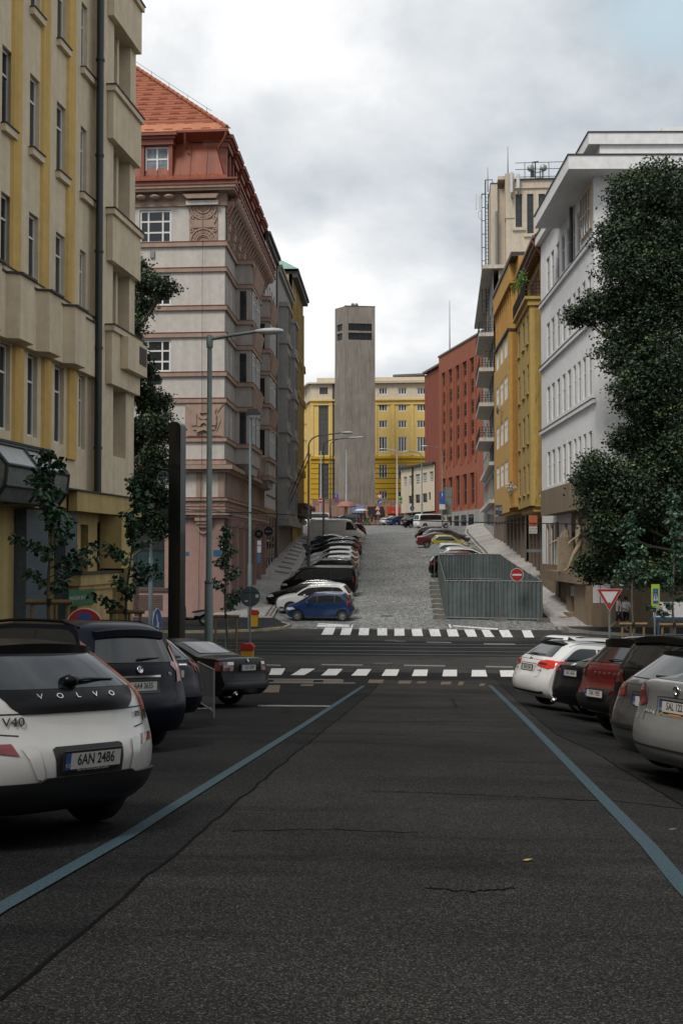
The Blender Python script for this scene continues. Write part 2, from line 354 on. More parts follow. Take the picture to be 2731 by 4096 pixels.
MOS=setts('pale mosaic paving',.22,.11,((.34,.33,.315),(.42,.405,.385)),gap=(.16,.14,.14),mort=.10,rot=.06,bump=.15,blot=.78)
MOSR=setts('pink mosaic band',.10,.10,((.20,.14,.13),(.26,.19,.17)),gap=(.1,.08,.08),mort=.1)
MOSG=setts('grey mosaic band',.10,.10,((.10,.105,.11),(.16,.16,.16)),gap=(.05,.05,.05),mort=.1)
GRASS=M('bare soil and yard',(.07,.068,.06),rough=.95,var=.3)
def yst(a,b):
    s=[a]+[i for i in range(math.ceil(a),math.floor(b)+1) if a<i<b]+[b]; return s
def lerpl(pts):
    def f(Y):
        if Y<=pts[0][0]: return pts[0][1]
        for (a,b),(c,d) in zip(pts,pts[1:]):
            if Y<=c: return b+(d-b)*(Y-a)/(c-a)
        return pts[-1][1]
    return f
def sheet(name,mat,L_,R_,y0,y1,dz=0,dzR=None,skirt=0,nx=1,step=1,kind='structure'):
    f=lambda q:(q if callable(q) else (lambda Y:q))
    L_,R_=f(L_),f(R_); dL=f(dz); dR=f(dz if dzR is None else dzR); mb=MB(); ys=yst(y0,y1); vs=[]
    for Y in ys:
        a,b=L_(Y),R_(Y)
        for i in range(nx+1):
            t=i/nx; vs.append((a+(b-a)*t,Y,gz(Y)+dL(Y)*(1-t)+dR(Y)*t))
    k=nx+1; fs=[(j*k+i,j*k+i+1,(j+1)*k+i+1,(j+1)*k+i) for j in range(len(ys)-1) for i in range(nx)]
    mb.add(vs,fs)
    if skirt:
        for side in (0,nx):
            o=[vs[j*k+side] for j in range(len(ys))]; d=[(x,y,z-skirt) for x,y,z in o]; q=len(o)
            mb.add(o+d,[(j,j+1,q+j+1,q+j) for j in range(q-1)])
        for j in (0,len(ys)-1):
            o=[vs[j*k+i] for i in range(k)]; d=[(x,y,z-skirt) for x,y,z in o]; mb.add(o+d,[(i,i+1,k+i+1,k+i) for i in range(k-1)])
    ob=mb.obj(name,mat,fix=True)
    # faces up
    me=ob.data
    ob['kind']=kind; return ob
def gpoly(mb,pts,dz,mi=0):
    bm=bmesh.new(); vs=[bm.verts.new((p[0],p[1],0)) for p in pts]; bm.faces.new(vs)
    ys=[p[1] for p in pts]
    for i in range(math.ceil(min(ys)),math.floor(max(ys))+1):
        bmesh.ops.bisect_plane(bm,geom=bm.verts[:]+bm.edges[:]+bm.faces[:],plane_co=(0,i,0),plane_no=(0,1,0),dist=1e-5)
    xs_=[p[0] for p in pts]
    if min(ys)<42 and max(xs_)>1.5:
        for i in range(3,10):
            if min(xs_)<i*.5<max(xs_): bmesh.ops.bisect_plane(bm,geom=bm.verts[:]+bm.edges[:]+bm.faces[:],plane_co=(i*.5,0,0),plane_no=(1,0,0),dist=1e-5)
    bm.verts.ensure_lookup_table(); bm.verts.index_update()
    mb.add([(v.co.x,v.co.y,gh(v.co.x,v.co.y)+dz) for v in bm.verts],[tuple(v.index for v in f.verts) if f.normal.z>0 else tuple(v.index for v in f.verts)[::-1] for f in bm.faces],mi); bm.free()
def G(x,y):
    q=gp(x,y); return (q.x,q.y)
# base sheet to the horizon
gm=MB(); ys=[-40]+list(range(-39,260))+[280,320,400,600,900,1500]; xs=[-900,-120,-60,60,120,900]
gvs=[(x,y,gz(y)-(.06 if y>43 else .5)) for y in ys for x in xs]
gm.add(gvs,[(j*6+i,j*6+i+1,(j+1)*6+i+1,(j+1)*6+i) for j in range(len(ys)-1) for i in range(5)])
tag(gm.obj('ground',GRASS,fix=False),kind='structure')
# near street: worn lane with ragged edges over dark asphalt
mb=MB(); gpoly(mb,[(-8.0,-12),(9.5,-12),(9.5,43.2),(-8.0,43.2)],0); tag(mb.obj('parking_asphalt',A_SIDE,fix=False),kind='structure')
le=[(0,4010),(735,3387),(1200,3000),(1340,2890),(1470,2782),(1530,2720)]
re=[(1985,2720),(2030,2766),(2128,2856),(2228,2943),(2377,3010),(2470,3070),(2562,3126),(2731,3227)]
L_=[G(*p) for p in le]; R_=[G(*p) for p in re]
random.seed(3)
def rag(pts,a=.018):
    o=[]
    for p,q in zip(pts,pts[1:]):
        n_=max(2,int(abs(q[1]-p[1])/.35))
        for i in range(n_):
            t=i/n_; o.append((p[0]+(q[0]-p[0])*t+random.uniform(-a,a),p[1]+(q[1]-p[1])*t))
    return o+[pts[-1]]
L_=rag([(L_[0][0]-.35,-12)]+L_); R_=rag([(R_[-1][0]+.7,-12)]+R_[::-1])
lane=[(x,y) for x,y in L_ if y<43]+[(x,y) for x,y in R_[::-1] if y<43]
mb=MB(); gpoly(mb,lane,.004); tag(mb.obj('road',A_MID,fix=False),kind='structure')
# tar seam on both edges
SEAM=M('tar seam',(.005,.005,.006),rough=.9,var=.2,spec=.05)
for P_ in (L_,R_):
    mb=MB(); w_=.012
    for (a,b),(c,d) in zip(P_,P_[1:]):
        if d<43 and abs(d-b)>1e-4: gpoly(mb,[(a-w_,b),(a+w_,b),(c+w_,d),(c-w_,d)],.008)
    tag(mb.obj('tar_seam',SEAM,fix=False),kind='structure')
for k_,cp in enumerate(([(1480,3168),(1700,3176),(1900,3184),(2165,3195),(2340,3205),(2731,3240)],[(930,3330),(1300,3322),(1700,3340)],[(1500,2905),(1760,2900),(2080,2915)],[(1700,3560),(1900,3575),(2060,3560)])):
    mb=MB(); pp=rag([G(*p) for p in cp][::1],.0); pp=[G(*p) for p in cp]; random.seed(k_); q=[]
    for a_,b_ in zip(pp,pp[1:]):
        for i in range(9): q.append((a_[0]+(b_[0]-a_[0])*i/9,a_[1]+(b_[1]-a_[1])*i/9+random.uniform(-.03,.03)))
    q.append(pp[-1])
    for a_,b_ in zip(q,q[1:]):
        w_=random.uniform(.006,.018); gpoly(mb,[(a_[0],a_[1]-w_),(b_[0],b_[1]-w_),(b_[0],b_[1]+w_),(a_[0],a_[1]+w_)],.008)
    tag(mb.obj('road_crack',SEAM,fix=False),kind='structure')
PATCH=asphalt('newer asphalt patch',(.0085,.009,.0095),(.015,.0155,.016),.4,False); PATCH2=asphalt('worn pale patch',(.022,.021,.020),(.036,.034,.032),.5,False)
for mt_,pl in ((PATCH,[(1130,2800),(1172,2800),(1165,2850),(1125,2850)]),(PATCH,[(1800,2795),(1812,2795),(1832,2830),(1818,2830)]),(PATCH2,[(1530,2722),(1960,2738),(1975,2760),(1500,2760)]),(PATCH,[(1340,2790),(1420,2776),(1430,2781),(1350,2797)])):
    mb=MB(); gpoly(mb,[G(*p) for p in pl][::-1],.0075); tag(mb.obj('asphalt_patch',mt_,fix=False),kind='structure')
# blue lines
def paint(name,col,alpha=.55,sc_=9):
    m=bpy.data.materials.new(name); t,N,L=nt(m); b=N['Principled BSDF']; b.inputs['Roughness'].default_value=.8; b.inputs['Specular IOR Level'].default_value=.25
    tc=N.new('ShaderNodeTexCoord'); ns=N.new('ShaderNodeTexNoise'); ns.inputs['Scale'].default_value=sc_; ns.inputs['Detail'].default_value=10; ns.inputs['Roughness'].default_value=.8; L.new(tc.outputs['Object'],ns.inputs[0])
    r=N.new('ShaderNodeValToRGB'); r.color_ramp.elements[0].position=.5-.25*(1-alpha)-.07; r.color_ramp.elements[1].position=.62-.2*alpha; r.color_ramp.elements[0].color=(.02,.02,.02,1); r.color_ramp.elements[1].color=(*col,1); L.new(ns.outputs[0],r.inputs[0]); L.new(r.outputs[0],b.inputs['Base Color']); 
    if name=='worn blue paint': r.color_ramp.elements[0].position=.36; r.color_ramp.elements[1].position=.60
    MATS[name]=m; return m
BLUE=paint('worn blue paint',(.040,.090,.115),.5,70); WH=paint('worn white paint',(.62,.60,.57),.96,14); WH2=paint('fresh white paint',(.72,.72,.71),1.0,10); YEL=paint('worn ochre paint',(.14,.105,.07),.35,8); PINKP=paint('old white line',(.24,.23,.22),.4,12)
def strip(name,pts,w,mat,dz=.012,seg=None):
    mb=MB()
    for (a,b),(c,d) in zip(pts,pts[1:]): gpoly(mb,[(a-w/2,b),(a+w/2,b),(c+w/2,d),(c-w/2,d)],dz)
    return tag(mb.obj(name,mat,fix=False),kind='structure')
bl=[(x-.0,y) for x,y in [G(0,3640),G(505,3352),G(700,3227),(G(1219,2900)),G(1454,2745)]]; bl=[(bl[0][0],-10)]+bl
strip('blue_parking_line',bl,.115,BLUE)
br_=[G(2731,3560),G(2594,3390),G(2281,3065),G(2100,2880),G(1959,2743)]; br_=[(br_[0][0]+.03,-10)]+br_
strip('blue_parking_line',br_,.115,BLUE)
# cross street
sheet('cross_street',A_X,-150,150,43.2,60.5,0)
# ochre patches and old lines before the zebra
mb=MB()
for a,b,c,d in ((1000,2742,1115,2772),(1090,2722,1250,2732),(1290,2720,1370,2732),(1470,2720,1530,2734),(1590,2724,1640,2736),(1665,2727,1700,2735),(1760,2728,1800,2740),(1915,2735,1935,2745),(1200,2738,1250,2746),(1830,2728,1850,2742)):
    p=[G(a,d),G(c,d),G(c+6,b),G(a+6,b)]; gpoly(mb,p,.012)
tag(mb.obj('worn_ochre_marking',YEL,fix=False),kind='structure')
mb=MB()
for a,b,c,d in ((1030,2822,1320,2827),(1060,2716,1365,2719),(1000,2730,1420,2733),(1060,2658,1122,2663),(1285,2657,1450,2662),(1615,2660,1780,2665),(1942,2665,2050,2670),(1705,2568,1805,2571),(1935,2574,2060,2578)):
    gpoly(mb,[G(a,d),G(c,d+2),G(c,b+2),G(a,b)],.010)
tag(mb.obj('lane_line',PINKP,fix=False),kind='structure')
# zebras: (x left top, x right top, x left bottom, x right bottom)
mb=MB(); y0,y1=2677,2703
zn=[(1085,1141,1075,1125),(1204,1260,1162,1215),(1313,1370,1283,1345),(1430,1485,1404,1465),(1542,1597,1525,1586),(1657,1711,1646,1707),(1774,1827,1768,1827),(1887,1941,1885,1949),(1998,2054,2003,2068),(2110,2160,2122,2180)]
for i,(a,b,c,d) in enumerate(zn):
    k=i*.9-2; gpoly(mb,[G(c,y1+k),G(d,y1+k),G(b,y0+k),G(a,y0+k)],.012)
tag(mb.obj('near_zebra_crossing',WH,fix=False),kind='structure')
mb=MB(); zf=[(1300,1342,1284,1330),(1369,1409,1360,1400),(1438,1476,1433,1474),(1509,1547,1509,1548),(1577,1616,1577,1618),(1645,1685,1650,1692),(1714,1755,1723,1764),(1785,1826,1794,1836),(1855,1897,1871,1908),(1924,1956,1940,1978),(1994,2034,2010,2052),(2086,2122,2098,2136)]
for i,(a,b,c,d) in enumerate(zf):
    k=i*1.0; gpoly(mb,[G(c,2540+k),G(d,2540+k),G(b,2511+k),G(a,2511+k)],.012)
gpoly(mb,[G(1268,2508),G(1400,2508),G(1395,2503),G(1270,2500)],.012); gpoly(mb,[G(1270,2497),G(1396,2505),G(1398,2500),G(1275,2494)],.012)
gpoly(mb,[G(1402,2511),G(1409,2511),G(1412,2499),G(1407,2499)],.013)
gpoly(mb,[G(1798,2512),G(1806,2512),G(1800,2498),G(1792,2498)],.013); gpoly(mb,[G(1810,2506),G(1990,2520),G(1992,2515),G(1812,2502)],.012)
tag(mb.obj('far_zebra_crossing',WH2,fix=False),kind='structure')
# tram tracks
RAIL=M('polished rail',(.55,.56,.57),rough=.3,var=.1,metal=.6)
TRK=asphalt('dark track asphalt',(.018,.020,.021),(.026,.027,.028),.3,False)
sheet('tram_track_bed',TRK,-150,150,49.6,56.4,.004)
for Y in (50.2,51.64,53.4,54.84):
    mb=MB(); c=.012
    for i in range(-60,60,4): mb.add([(i,Y-.03-i*c,gz(Y)+.012),(i+4,Y-.03-(i+4)*c,gz(Y)+.012),(i+4,Y+.03-(i+4)*c,gz(Y)+.012),(i,Y+.03-i*c,gz(Y)+.012)],[(0,1,2,3)])
    tag(mb.obj('tram_rail',RAIL,fix=False),kind='structure')
# hill street
kl=lerpl([(60,-8.9),(65,-9.4),(105,-12.0),(124,-12.8),(160,-15),(200,-40)])
kr=lerpl([(60,5.6),(66,5.6),(86,4.2),(113,2.9),(140,2.3),(165,3.0),(200,4)])
sheet('cobbled_street',COB,kl,kr,61.6,178,.004)
sheet('apron_asphalt',A_X,-8.9,5.8,60.5,61.6,0)
sheet('upper_street',A_X,-60,60,178,260,.004)
cl=lerpl([(61,-4.05),(80,-4.9),(120,-7.2)])
# pavements
fl=lerpl([(60,-12.9),(67,-12.45),(124,-14.9),(160,-17)]); dl=lerpl([(60,.12),(67,.2),(74,.36),(124,1.0),(160,1.2)])
sheet('left_pavement',MOS,lambda Y:fl(Y)-.4,lambda Y:kl(Y)-.0,65.4,160,dl,.12,.3)
fr=lerpl([(60,8.0),(63,7.9),(80,6.9),(90,6.2),(118,5.2),(150,5.1),(160,5.4),(182,2.5)]); dr=lerpl([(60,.12),(63,.3),(80,.75),(118,.75),(150,.8),(170,1.1)])
sheet('right_pavement',MOS,kr,lambda Y:fr(Y)+.6,62.2,172,.12,dr,.3)
# decorative bands on the left pavement
mb=MB()
def onpav(Y,t,side=0):
    a,b=(fl(Y)-.4,kl(Y)); da,db=dl(Y),.12; return (a+(b-a)*t,Y,gz(Y)+da+(db-da)*t+.006)
mbr=MB()
for t0,t1 in ((.86,.9),(.93,.97)):
    for Y in range(66,90): mbr.add([onpav(Y,t0),onpav(Y,t1),onpav(Y+1,t1),onpav(Y+1,t0)],[(0,1,2,3)])
tag(mbr.obj('pavement_band',MOSR,fix=False),kind='structure')
for Y in (88,91,94,97,100,103,106,109.5,113,117,121):
    Y=float(int(Y)); mb.add([onpav(Y,.42),onpav(Y,.8),onpav(Y+1,.8),onpav(Y+1,.42)],[(0,1,2,3)])
tag(mb.obj('pavement_rectangles',MOSG,fix=False),kind='structure')
mb=MB()
def onpr(Y,t):
    a,b=(kr(Y),fr(Y)+.6); da,db=.12,dr(Y); return (a+(b-a)*t,Y,gz(Y)+da+(db-da)*t+.006)
for t0,t1 in ((.06,.12),):
    for Y in range(90,150): mb.add([onpr(Y,t0),onpr(Y,t1),onpr(Y+1,t1),onpr(Y+1,t0)],[(0,1,2,3)])
tag(mb.obj('pavement_band',MOSG,fix=False),kind='structure')
# corner pavements of dark asphalt with kerbs
KERB=M('granite kerb',(.20,.19,.175),rough=.85,var=.25,scale=6,bump=.2)
KERBY=M('worn yellow kerb',(.36,.31,.20),rough=.85,var=.35,scale=5,bump=.2)
def corner(name,pts,mat,dz,kerb=None,kmat=None):
    mb=MB(); gpoly(mb,pts,dz); n_=len(pts)
    o=tag(mb.obj(name,mat,fix=False),kind='structure')
    if kerb:
        kb=MB()
        for (a,b),(c,d) in zip(kerb,kerb[1:]):
            nseg=max(1,int(math.hypot(c-a,d-b)/1.0)); v=Vector((c-a,d-b)).normalized(); nn=Vector((-v.y,v.x))*.14
            for i in range(nseg):
                p=(a+(c-a)*i/nseg,b+(d-b)*i/nseg); q=(a+(c-a)*(i+1)/nseg,b+(d-b)*(i+1)/nseg)
                q0=(p[0]+v.x*.008,p[1]+v.y*.008)
                vs=[]
                for (x,y) in (q0,q,(q[0]+nn.x,q[1]+nn.y),(q0[0]+nn.x,q0[1]+nn.y)): vs.append((x,y,gh(x,y)-.1)); 
                for (x,y) in (q0,q,(q[0]+nn.x,q[1]+nn.y),(q0[0]+nn.x,q0[1]+nn.y)): vs.append((x,y,gh(x,y)+dz+.004))
                kb.add(vs,[(4,5,6,7),(0,1,5,4),(1,2,6,5),(2,3,7,6),(3,0,4,7)])
        tag(kb.obj('kerb',kmat or KERB),kind='structure')
kleft=[(-60,58.6),(-20,58.9),(-12,59.4),(-9.6,60.2),(-8.2,61.4),(-8.0,62.6),(-8.6,63.6)]
corner('left_corner_pavement',kleft+[(-9.3,65.4),(-13,65.4),(-60,65.4)],A_PAV,.12,kleft,KERBY)
kright=[(6.0,62.2),(6.2,61.2),(7.2,60.0),(10,58.6),(20,57.4),(60,55.5)]
corner('right_corner_pavement',[(60,55.5),(60,70),(6.0,70)]+kright[:-1],A_PAV,.13,kright,KERB)
corner('near_left_pavement',[(-30,-12),(-8.0,-12),(-8.0,39),(-9,43),(-12,45),(-30,45)],A_PAV,.12,[(-8.0,-12),(-8.0,39),(-9,43),(-12,45)],KERB)
corner('near_right_pavement',[(30,-12),(30,45),(13,45),(9.8,42),(9.5,39),(9.5,-12)],A_PAV,.12,[(30,45),(13,45),(9.8,42),(9.5,39),(9.5,-12)],KERB)
# iron covers
IRON=M('cast iron',(.055,.053,.05),rough=.55,var=.3,scale=20,metal=.6,bump=.4,bscale=60)
for px,py,r_ in ((1565,2563,.35),(1600,2566,.3),(1530,2656,.38),(1560,2530,.0),(1545,2465,.35)):
    if r_==0: continue
    q=gp(px,py); mb=MB(); mb.add([(q.x+r_*math.cos(2*PI*k/20),q.y+r_*math.sin(2*PI*k/20),gz(q.y+r_*math.sin(2*PI*k/20))+.014) for k in range(20)],[tuple(range(20))])
    tag(mb.obj('manhole_cover',IRON,fix=False),'round cast iron manhole cover set in the street surface, at pixel row of the '+{2563:'far zebra, the left of two',2566:'far zebra, the right of two',2656:'near zebra crossing',2465:'setts just above the far zebra'}[py] if 0 else {2563:'round iron manhole cover in the asphalt left of its neighbour before the far zebra',2566:'round iron manhole cover in the asphalt right of its neighbour before the far zebra',2656:'worn round manhole cover in the asphalt just beyond the near zebra',2465:'round iron manhole cover in the cobbles just above the far zebra'}[py],'manhole cover','manhole covers in the street')

# ================================================================ materials of the houses
BEIGE=stucco('beige render',(.66,.55,.39),bump=.5,bscale=25,streak=.12); OCHS=stucco('ochre pilaster render',(.62,.41,.14),bump=.5,bscale=25)
YELG=stucco('yellow ground floor render',(.48,.36,.16),streak=.2); LEDGE=M('dark ledge flashing',(.035,.032,.03),rough=.6)
STONEB=M('blue grey stone slab',(.075,.10,.12),rough=.5,var=.3,scale=8)
PKW=stucco('grey render',(.50,.47,.43),streak=.1); PKW2=stucco('shaded grey render',(.38,.35,.325),streak=.18)  # PKW2: the grey render with the street side's shade put into its colour
PINK=stucco('pink plaster',(.35,.25,.20),streak=.14); PINKG=stucco('rough pink granite',(.34,.22,.19),streak=.1,bump=.6,bscale=50)
ROOFM=M('red sheet metal',(.235,.052,.018),rough=.62,var=.22,scale=1.6,streak=.3); TILE=M('red roof tiles',(.29,.090,.045),rough=.8,var=.3,scale=7)
GUT=M('red gutter',(.20,.045,.022),rough=.5,var=.2)
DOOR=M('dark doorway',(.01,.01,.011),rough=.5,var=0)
def U(Z): return Z-25
def UB(Z): return Z-26.12
# ================================================================ near left beige house
L1=Bld('beige_apartment_house',(-11.71,25),(-11.09,42.15),'beige rendered apartment house with ochre pilasters and a bay, at the near left corner','building',vb=-5.6)
cols=[(28.3,29.0),(30.25,30.95),(32.17,32.89),(34.25,35.02),(36.35,36.92),(37.06,37.8)]
rows=[(3.15,5.45),(7.45,9.4),(11.2,13.3),(15.15,17.25),(19.0,21.1)]
holes=[(U(a),U(b),c,d) for a,b in cols for c,d in rows]
L1.wall('wall',BEIGE,0,UB(38.65),1.7,24,[h for h in holes if h[1]<UB(38.65)],.24)
for a,b,c,d in holes: L1.window(a+.03,b-.03,c+.02,d-.02,-.16,1,[.68])
mb=MB()
for a,b in ((29.2,30.0),(31.27,32.06),(33.39,34.15),(35.47,36.28)):
    for c,d in ((2.75,5.5),(7.2,24)):
        a-=.22; b-=.28; m=(U(a)+U(b))/2; pts=[(U(a),0),(U(a)+.06,-.08),(m,-.12),(U(b)-.06,-.08),(U(b),0)]
        mb.prism([(p,q) for p,q in pts],c-L1.vb,d-L1.vb,'z')
L1.part('pilaster',mb,OCHS)
mb=MB(); mc=MB()
for a,b in cols[:4]+[(36.35,37.8)]:
    for c,d in rows[1:]:
        L1.box(mb,U(a)-.06,U(b)+.08,0,.14,c-.22,c-.03); L1.box(mc,U(a)-.08,U(b)+.1,0,.18,c-.029,c+.0)
L1.box(mb,0,UB(38.6),0,.22,5.5,7.2)
for a,b in ((27.9,29.3),(30.1,31.45),(32.2,33.5),(34.3,35.6)):
    pts=[(U(a),-.22),(U(a)+.15,-.55),(U(b)-.25,-.55),(U(b)+.05,-.22)]
    mb.prism(pts,5.5-L1.vb,7.18-L1.vb,'z'); mc.prism([(U(a)-.05,-.2),(U(a)+.12,-.63),(U(b)-.2,-.63),(U(b)+.1,-.2)],7.182-L1.vb,7.24-L1.vb,'z')
L1.box(mc,0,UB(38.6),0,.27,7.201,7.235); 
L1.part('belt_course',mb,BEIGE); L1.part('flashing',mc,LEDGE)
UB=lambda Z: Z-26.12
# bay
wh=[(UB(39.69),UB(41.52),c,d) for c,d in ((7.3,9.4),(11.1,13.4),(15.15,17.45),(19.15,21.6))]+[(UB(39.8),UB(41.2),3.1,5.38)]
L1.wall('bay_wall',BEIGE,UB(38.65),UB(42.15),1.7,24,wh,.55,w=.35)
mb=MB(); L1.box(mb,UB(38.65),UB(38.66),-.3,.349,1.7,24); L1.box(mb,UB(42.145),UB(42.15),-12,.345,1.7,24); L1.box(mb,-14,U(42.1),-12,-.7,-5.6,24)
for a,b,c,d in wh[:4]:
    for q in (40.15,40.75): L1.box(mb,UB(q),UB(q)+.2,-.2,.12,c,d)
L1.part('core_wall',mb,BEIGE)
for a,b,c,d in wh:
    L1.window(a+.02,b-.02,c+.02,d-.02,-.18,3,[.66])
mb=MB(); mc=MB()
for c,d in ((5.38,7.25),(9.4,11.05),(13.4,15.1),(17.45,19.1),(21.6,24)):
    L1.box(mb,UB(39.0),UB(42.15),.36,.56,c,d-.161); L1.box(mb,UB(39.0),UB(42.4),.36,.64,d-.28,d+.002) if 0 else None
    L1.box(mb,UB(38.9),UB(42.16),.33,.66,d-.16,d+.02); L1.box(mc,UB(38.87),UB(42.19),.31,.70,d+.021,d+.06)
L1.box(mb,UB(39.9),UB(42.12),.565,.82,6.0,7.08)
L1.part('bay_parapet',mb,BEIGE); L1.part('flashing',mc,LEDGE)
mb=MB(); L1.box(mb,UB(41.2),UB(42.0),.821,.84,6.35,6.95); L1.part('vent_grille',mb,DARKM)
# drain pipe
mb=MB(); x=U(37.3)
mb.tube([(x,-.3,1.75+5.6),(x,-.3,24+5.6)],.12,10)
for z in (3.2,6.4,9.5,12.6,15.7,18.8): mb.tube([(x,-.3,z+5.6),(x,-.3,z+5.68)],.15,10)
L1.part('drain_pipe',mb,M('black green pipe',(.012,.02,.02),rough=.4,var=.2))
# ground floor
gho=[(U(32.9),U(34.3),-5.5,.6,1.2),(U(26),U(29.5),-5.5,.8,.8),(U(38.2),U(38.9),-4.2,.9,.5),(U(39.4),U(40.3),-5.5,.3,.6),(U(36.6),U(37.3),-1.2,.8,.4),(U(35.6),U(36.2),-1.2,.8,.4)]
L1.wall('ground_floor_wall',YELG,0,UB(42.14),-5.6,1.7,[(a,min(b,UB(42.0)),c,d,e_) for a,b,c,d,e_ in gho],.6)
mb=MB(); L1.box(mb,U(34.5),U(41.1),.36,.62,1.15,1.74); L1.box(mb,0,U(34.5),.02,.3,1.15,1.74); L1.box(mb,U(40.4),U(41.02),.02,.35,-5.6,1.1); L1.box(mb,U(38.4),U(39.3),.02,.75,-.6,1.1)
L1.part('fascia',mb,YELG)
mb=MB(); L1.box(mb,0,U(41.15),.0,.68,1.745,1.79); L1.part('flashing',mb,LEDGE)
mb=MB(); L1.box(mb,U(31.3),U(32.9),.02,.35,-5.5,1.1); L1.box(mb,U(34.3),U(35.3),.02,.35,-5.5,1.1); L1.box(mb,U(32.9),U(34.3),.02,.33,.6,1.1); L1.part('stone_portal',mb,STONEB)
mb=MB(); 
for a,b,c,d,e_ in gho: L1.box(mb,a,b,-e_-.02,-e_+.03,c,d)
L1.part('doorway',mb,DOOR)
mb=MB(); L1.box(mb,U(34.6),U(37.9),.36,.62,-5,-1.05); L1.box(mb,U(34.4),U(38.05),.36,.78,-1.05,-.72); L1.box(mb,U(34.5),U(38.0),.36,.70,-1.2,-1.051); L1.part('bar_entrance_block',mb,YELG)
mb=MB(); L1.box(mb,U(34.35),U(38.1),.36,.85,-.719,-.66); L1.part('flashing',mb,LEDGE)
# glass lantern over the portal
GLF=M('old lantern glass',(.15,.17,.16),rough=.15,var=.4,scale=2)
poly=[(0,2.3),(.45,2.65),(.8,2.6),(1.25,2.05),(1.2,1.55),(.95,1.2),(0,1.25)]
Z0,Z1=U(27.8),U(32.0)
mb=MB(); mb.prism([(-a,b+5.6) for a,b in poly],Z0,Z1,'x'); L1.part('glass_lantern',mb,GLF)
mb=MB()
def lp(a,b,u): return (u,-a,b+5.6)
for u_ in (Z0,Z1,(Z0+Z1)/2):
    for p,q in zip(poly,poly[1:]+poly[:1]): mb.tube([lp(*p,u_),lp(*q,u_)],.05,6)
for p in poly: mb.tube([lp(*p,Z0),lp(*p,Z1)],.05,6)
c=(.6,1.8)
for p in poly: mb.tube([lp(*c,Z1+.02),lp(*p,Z1+.02)],.035,6)
for rr in (.42,.72):
    pts=[lp(c[0]+(p[0]-c[0])*rr,c[1]+(p[1]-c[1])*rr,Z1+.02) for p in poly]
    for p,q in zip(pts,pts[1:]+pts[:1]): mb.tube([p,q],.03,6)
L1.part('lantern_frame',mb,DARKM)
mb=MB(); mb.prism([(-a,b+5.6) for a,b in [(0,2.36),(.45,2.71),(.82,2.66),(.84,2.72),(.45,2.78),(0,2.43)]],Z0-.05,Z1-.1,'x'); L1.part('lantern_roof',mb,M('lead roof sheet',(.09,.09,.085),rough=.7,var=.2))
L1.finish()
# ================================================================ pink corner house
XC=-12.4
PB=Bld('pink_corner_house',(XC-14,67),(XC,67),'grey and pink corner house with a red mansard roof and relief panels','building',vb=-4.2)
def V(y): return PB.v(800,y)
S2=Bld('x',(XC,67),(XC-.043*21.5,88.5),vb=-4.2,host=PB)
CU=14.0
wins=[(3.1,4.95,17.56,19.46),(3.1,4.95,13.95,15.8),(3.1,4.95,10.15,12.0),(3.1,4.95,6.4,8.35),(3.3,5.3,2.95,4.4)]
wins+=[(a+4.2,b+4.2,c,d) for a,b,c,d in wins]+[(a+8,b+8,c,d) for a,b,c,d in wins[:4]]
H=[(CU-b,CU-a,c,d) for a,b,c,d in wins]
PB.wall('wall',PKW,0,CU,2.14,20.7,H,.22)
for h in H: PB.window(h[0]+.02,h[1]-.02,h[2]+.02,h[3]-.02,-.12,[.27,.73],[.36,.68] if 0 else [.32,.66],bar=.09)
SL=S2.len
# street side with bays
sw=[(1.0,1.7,c,d) for c,d in ((13.95,15.8),(10.15,12.0),(6.4,8.35))]+[(2.6,3.5,c,d) for c,d in ((13.95,15.8),(10.15,12.0),(6.4,8.35))]
sw+=[(a,a+1.2,c,d) for a in (11.0,12.8) for c,d in ((13.95,15.8),(10.15,12.0),(6.4,8.35),(17.7,19.4))]
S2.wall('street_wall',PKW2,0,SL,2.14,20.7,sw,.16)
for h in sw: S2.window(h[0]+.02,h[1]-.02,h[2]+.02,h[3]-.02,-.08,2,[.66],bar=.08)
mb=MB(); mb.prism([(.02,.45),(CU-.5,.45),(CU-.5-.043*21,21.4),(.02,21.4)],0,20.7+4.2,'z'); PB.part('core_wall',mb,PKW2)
bands=[(17.3,17.56,.14),(15.84,16.07,.12),(13.64,13.88,.14),(12.1,12.35,.12),(9.86,10.1,.14),(8.35,8.6,.12),(6.14,6.37,.14),(4.84,5.1,.12),(2.79,2.95,.18),(2.3,2.45,.1)]
mb=MB(); mf=MB()
for a,b,w_ in bands:
    PB.box(mb,0,CU+w_,0,w_,a,b); S2.W
    PB.box(mf,0,CU+w_+.02,0,w_+.03,b+.001,b+.035)
PB.box(mb,0,CU+.55,0,.55,4.56,4.78); PB.box(mb,0,CU+.3,0,.3,4.4,4.56); PB.box(mb,0,CU+.35,0,.35,1.96,2.14);PB.box(mb,0,CU+.22,0,.22,1.82,1.959)
PB.part('string_course',mb,PINK); PB.part('flashing',mf,GUT)
mb=MB(); mf=MB()
for a,b,w_ in bands:
    S2.box(mb,0.0,SL,0,w_,a,b); S2.box(mf,0.0,SL,0,w_+.03,b+.001,b+.035)
S2.box(mb,0,SL,0,.55,4.56,4.78); S2.box(mb,0,SL,0,.3,4.4,4.56); S2.box(mb,0,SL,0,.35,1.96,2.14); S2.box(mb,0,SL,0,.22,1.82,1.959)
S2.part('string_course',mb,PINK); S2.part('flashing',mf,GUT)
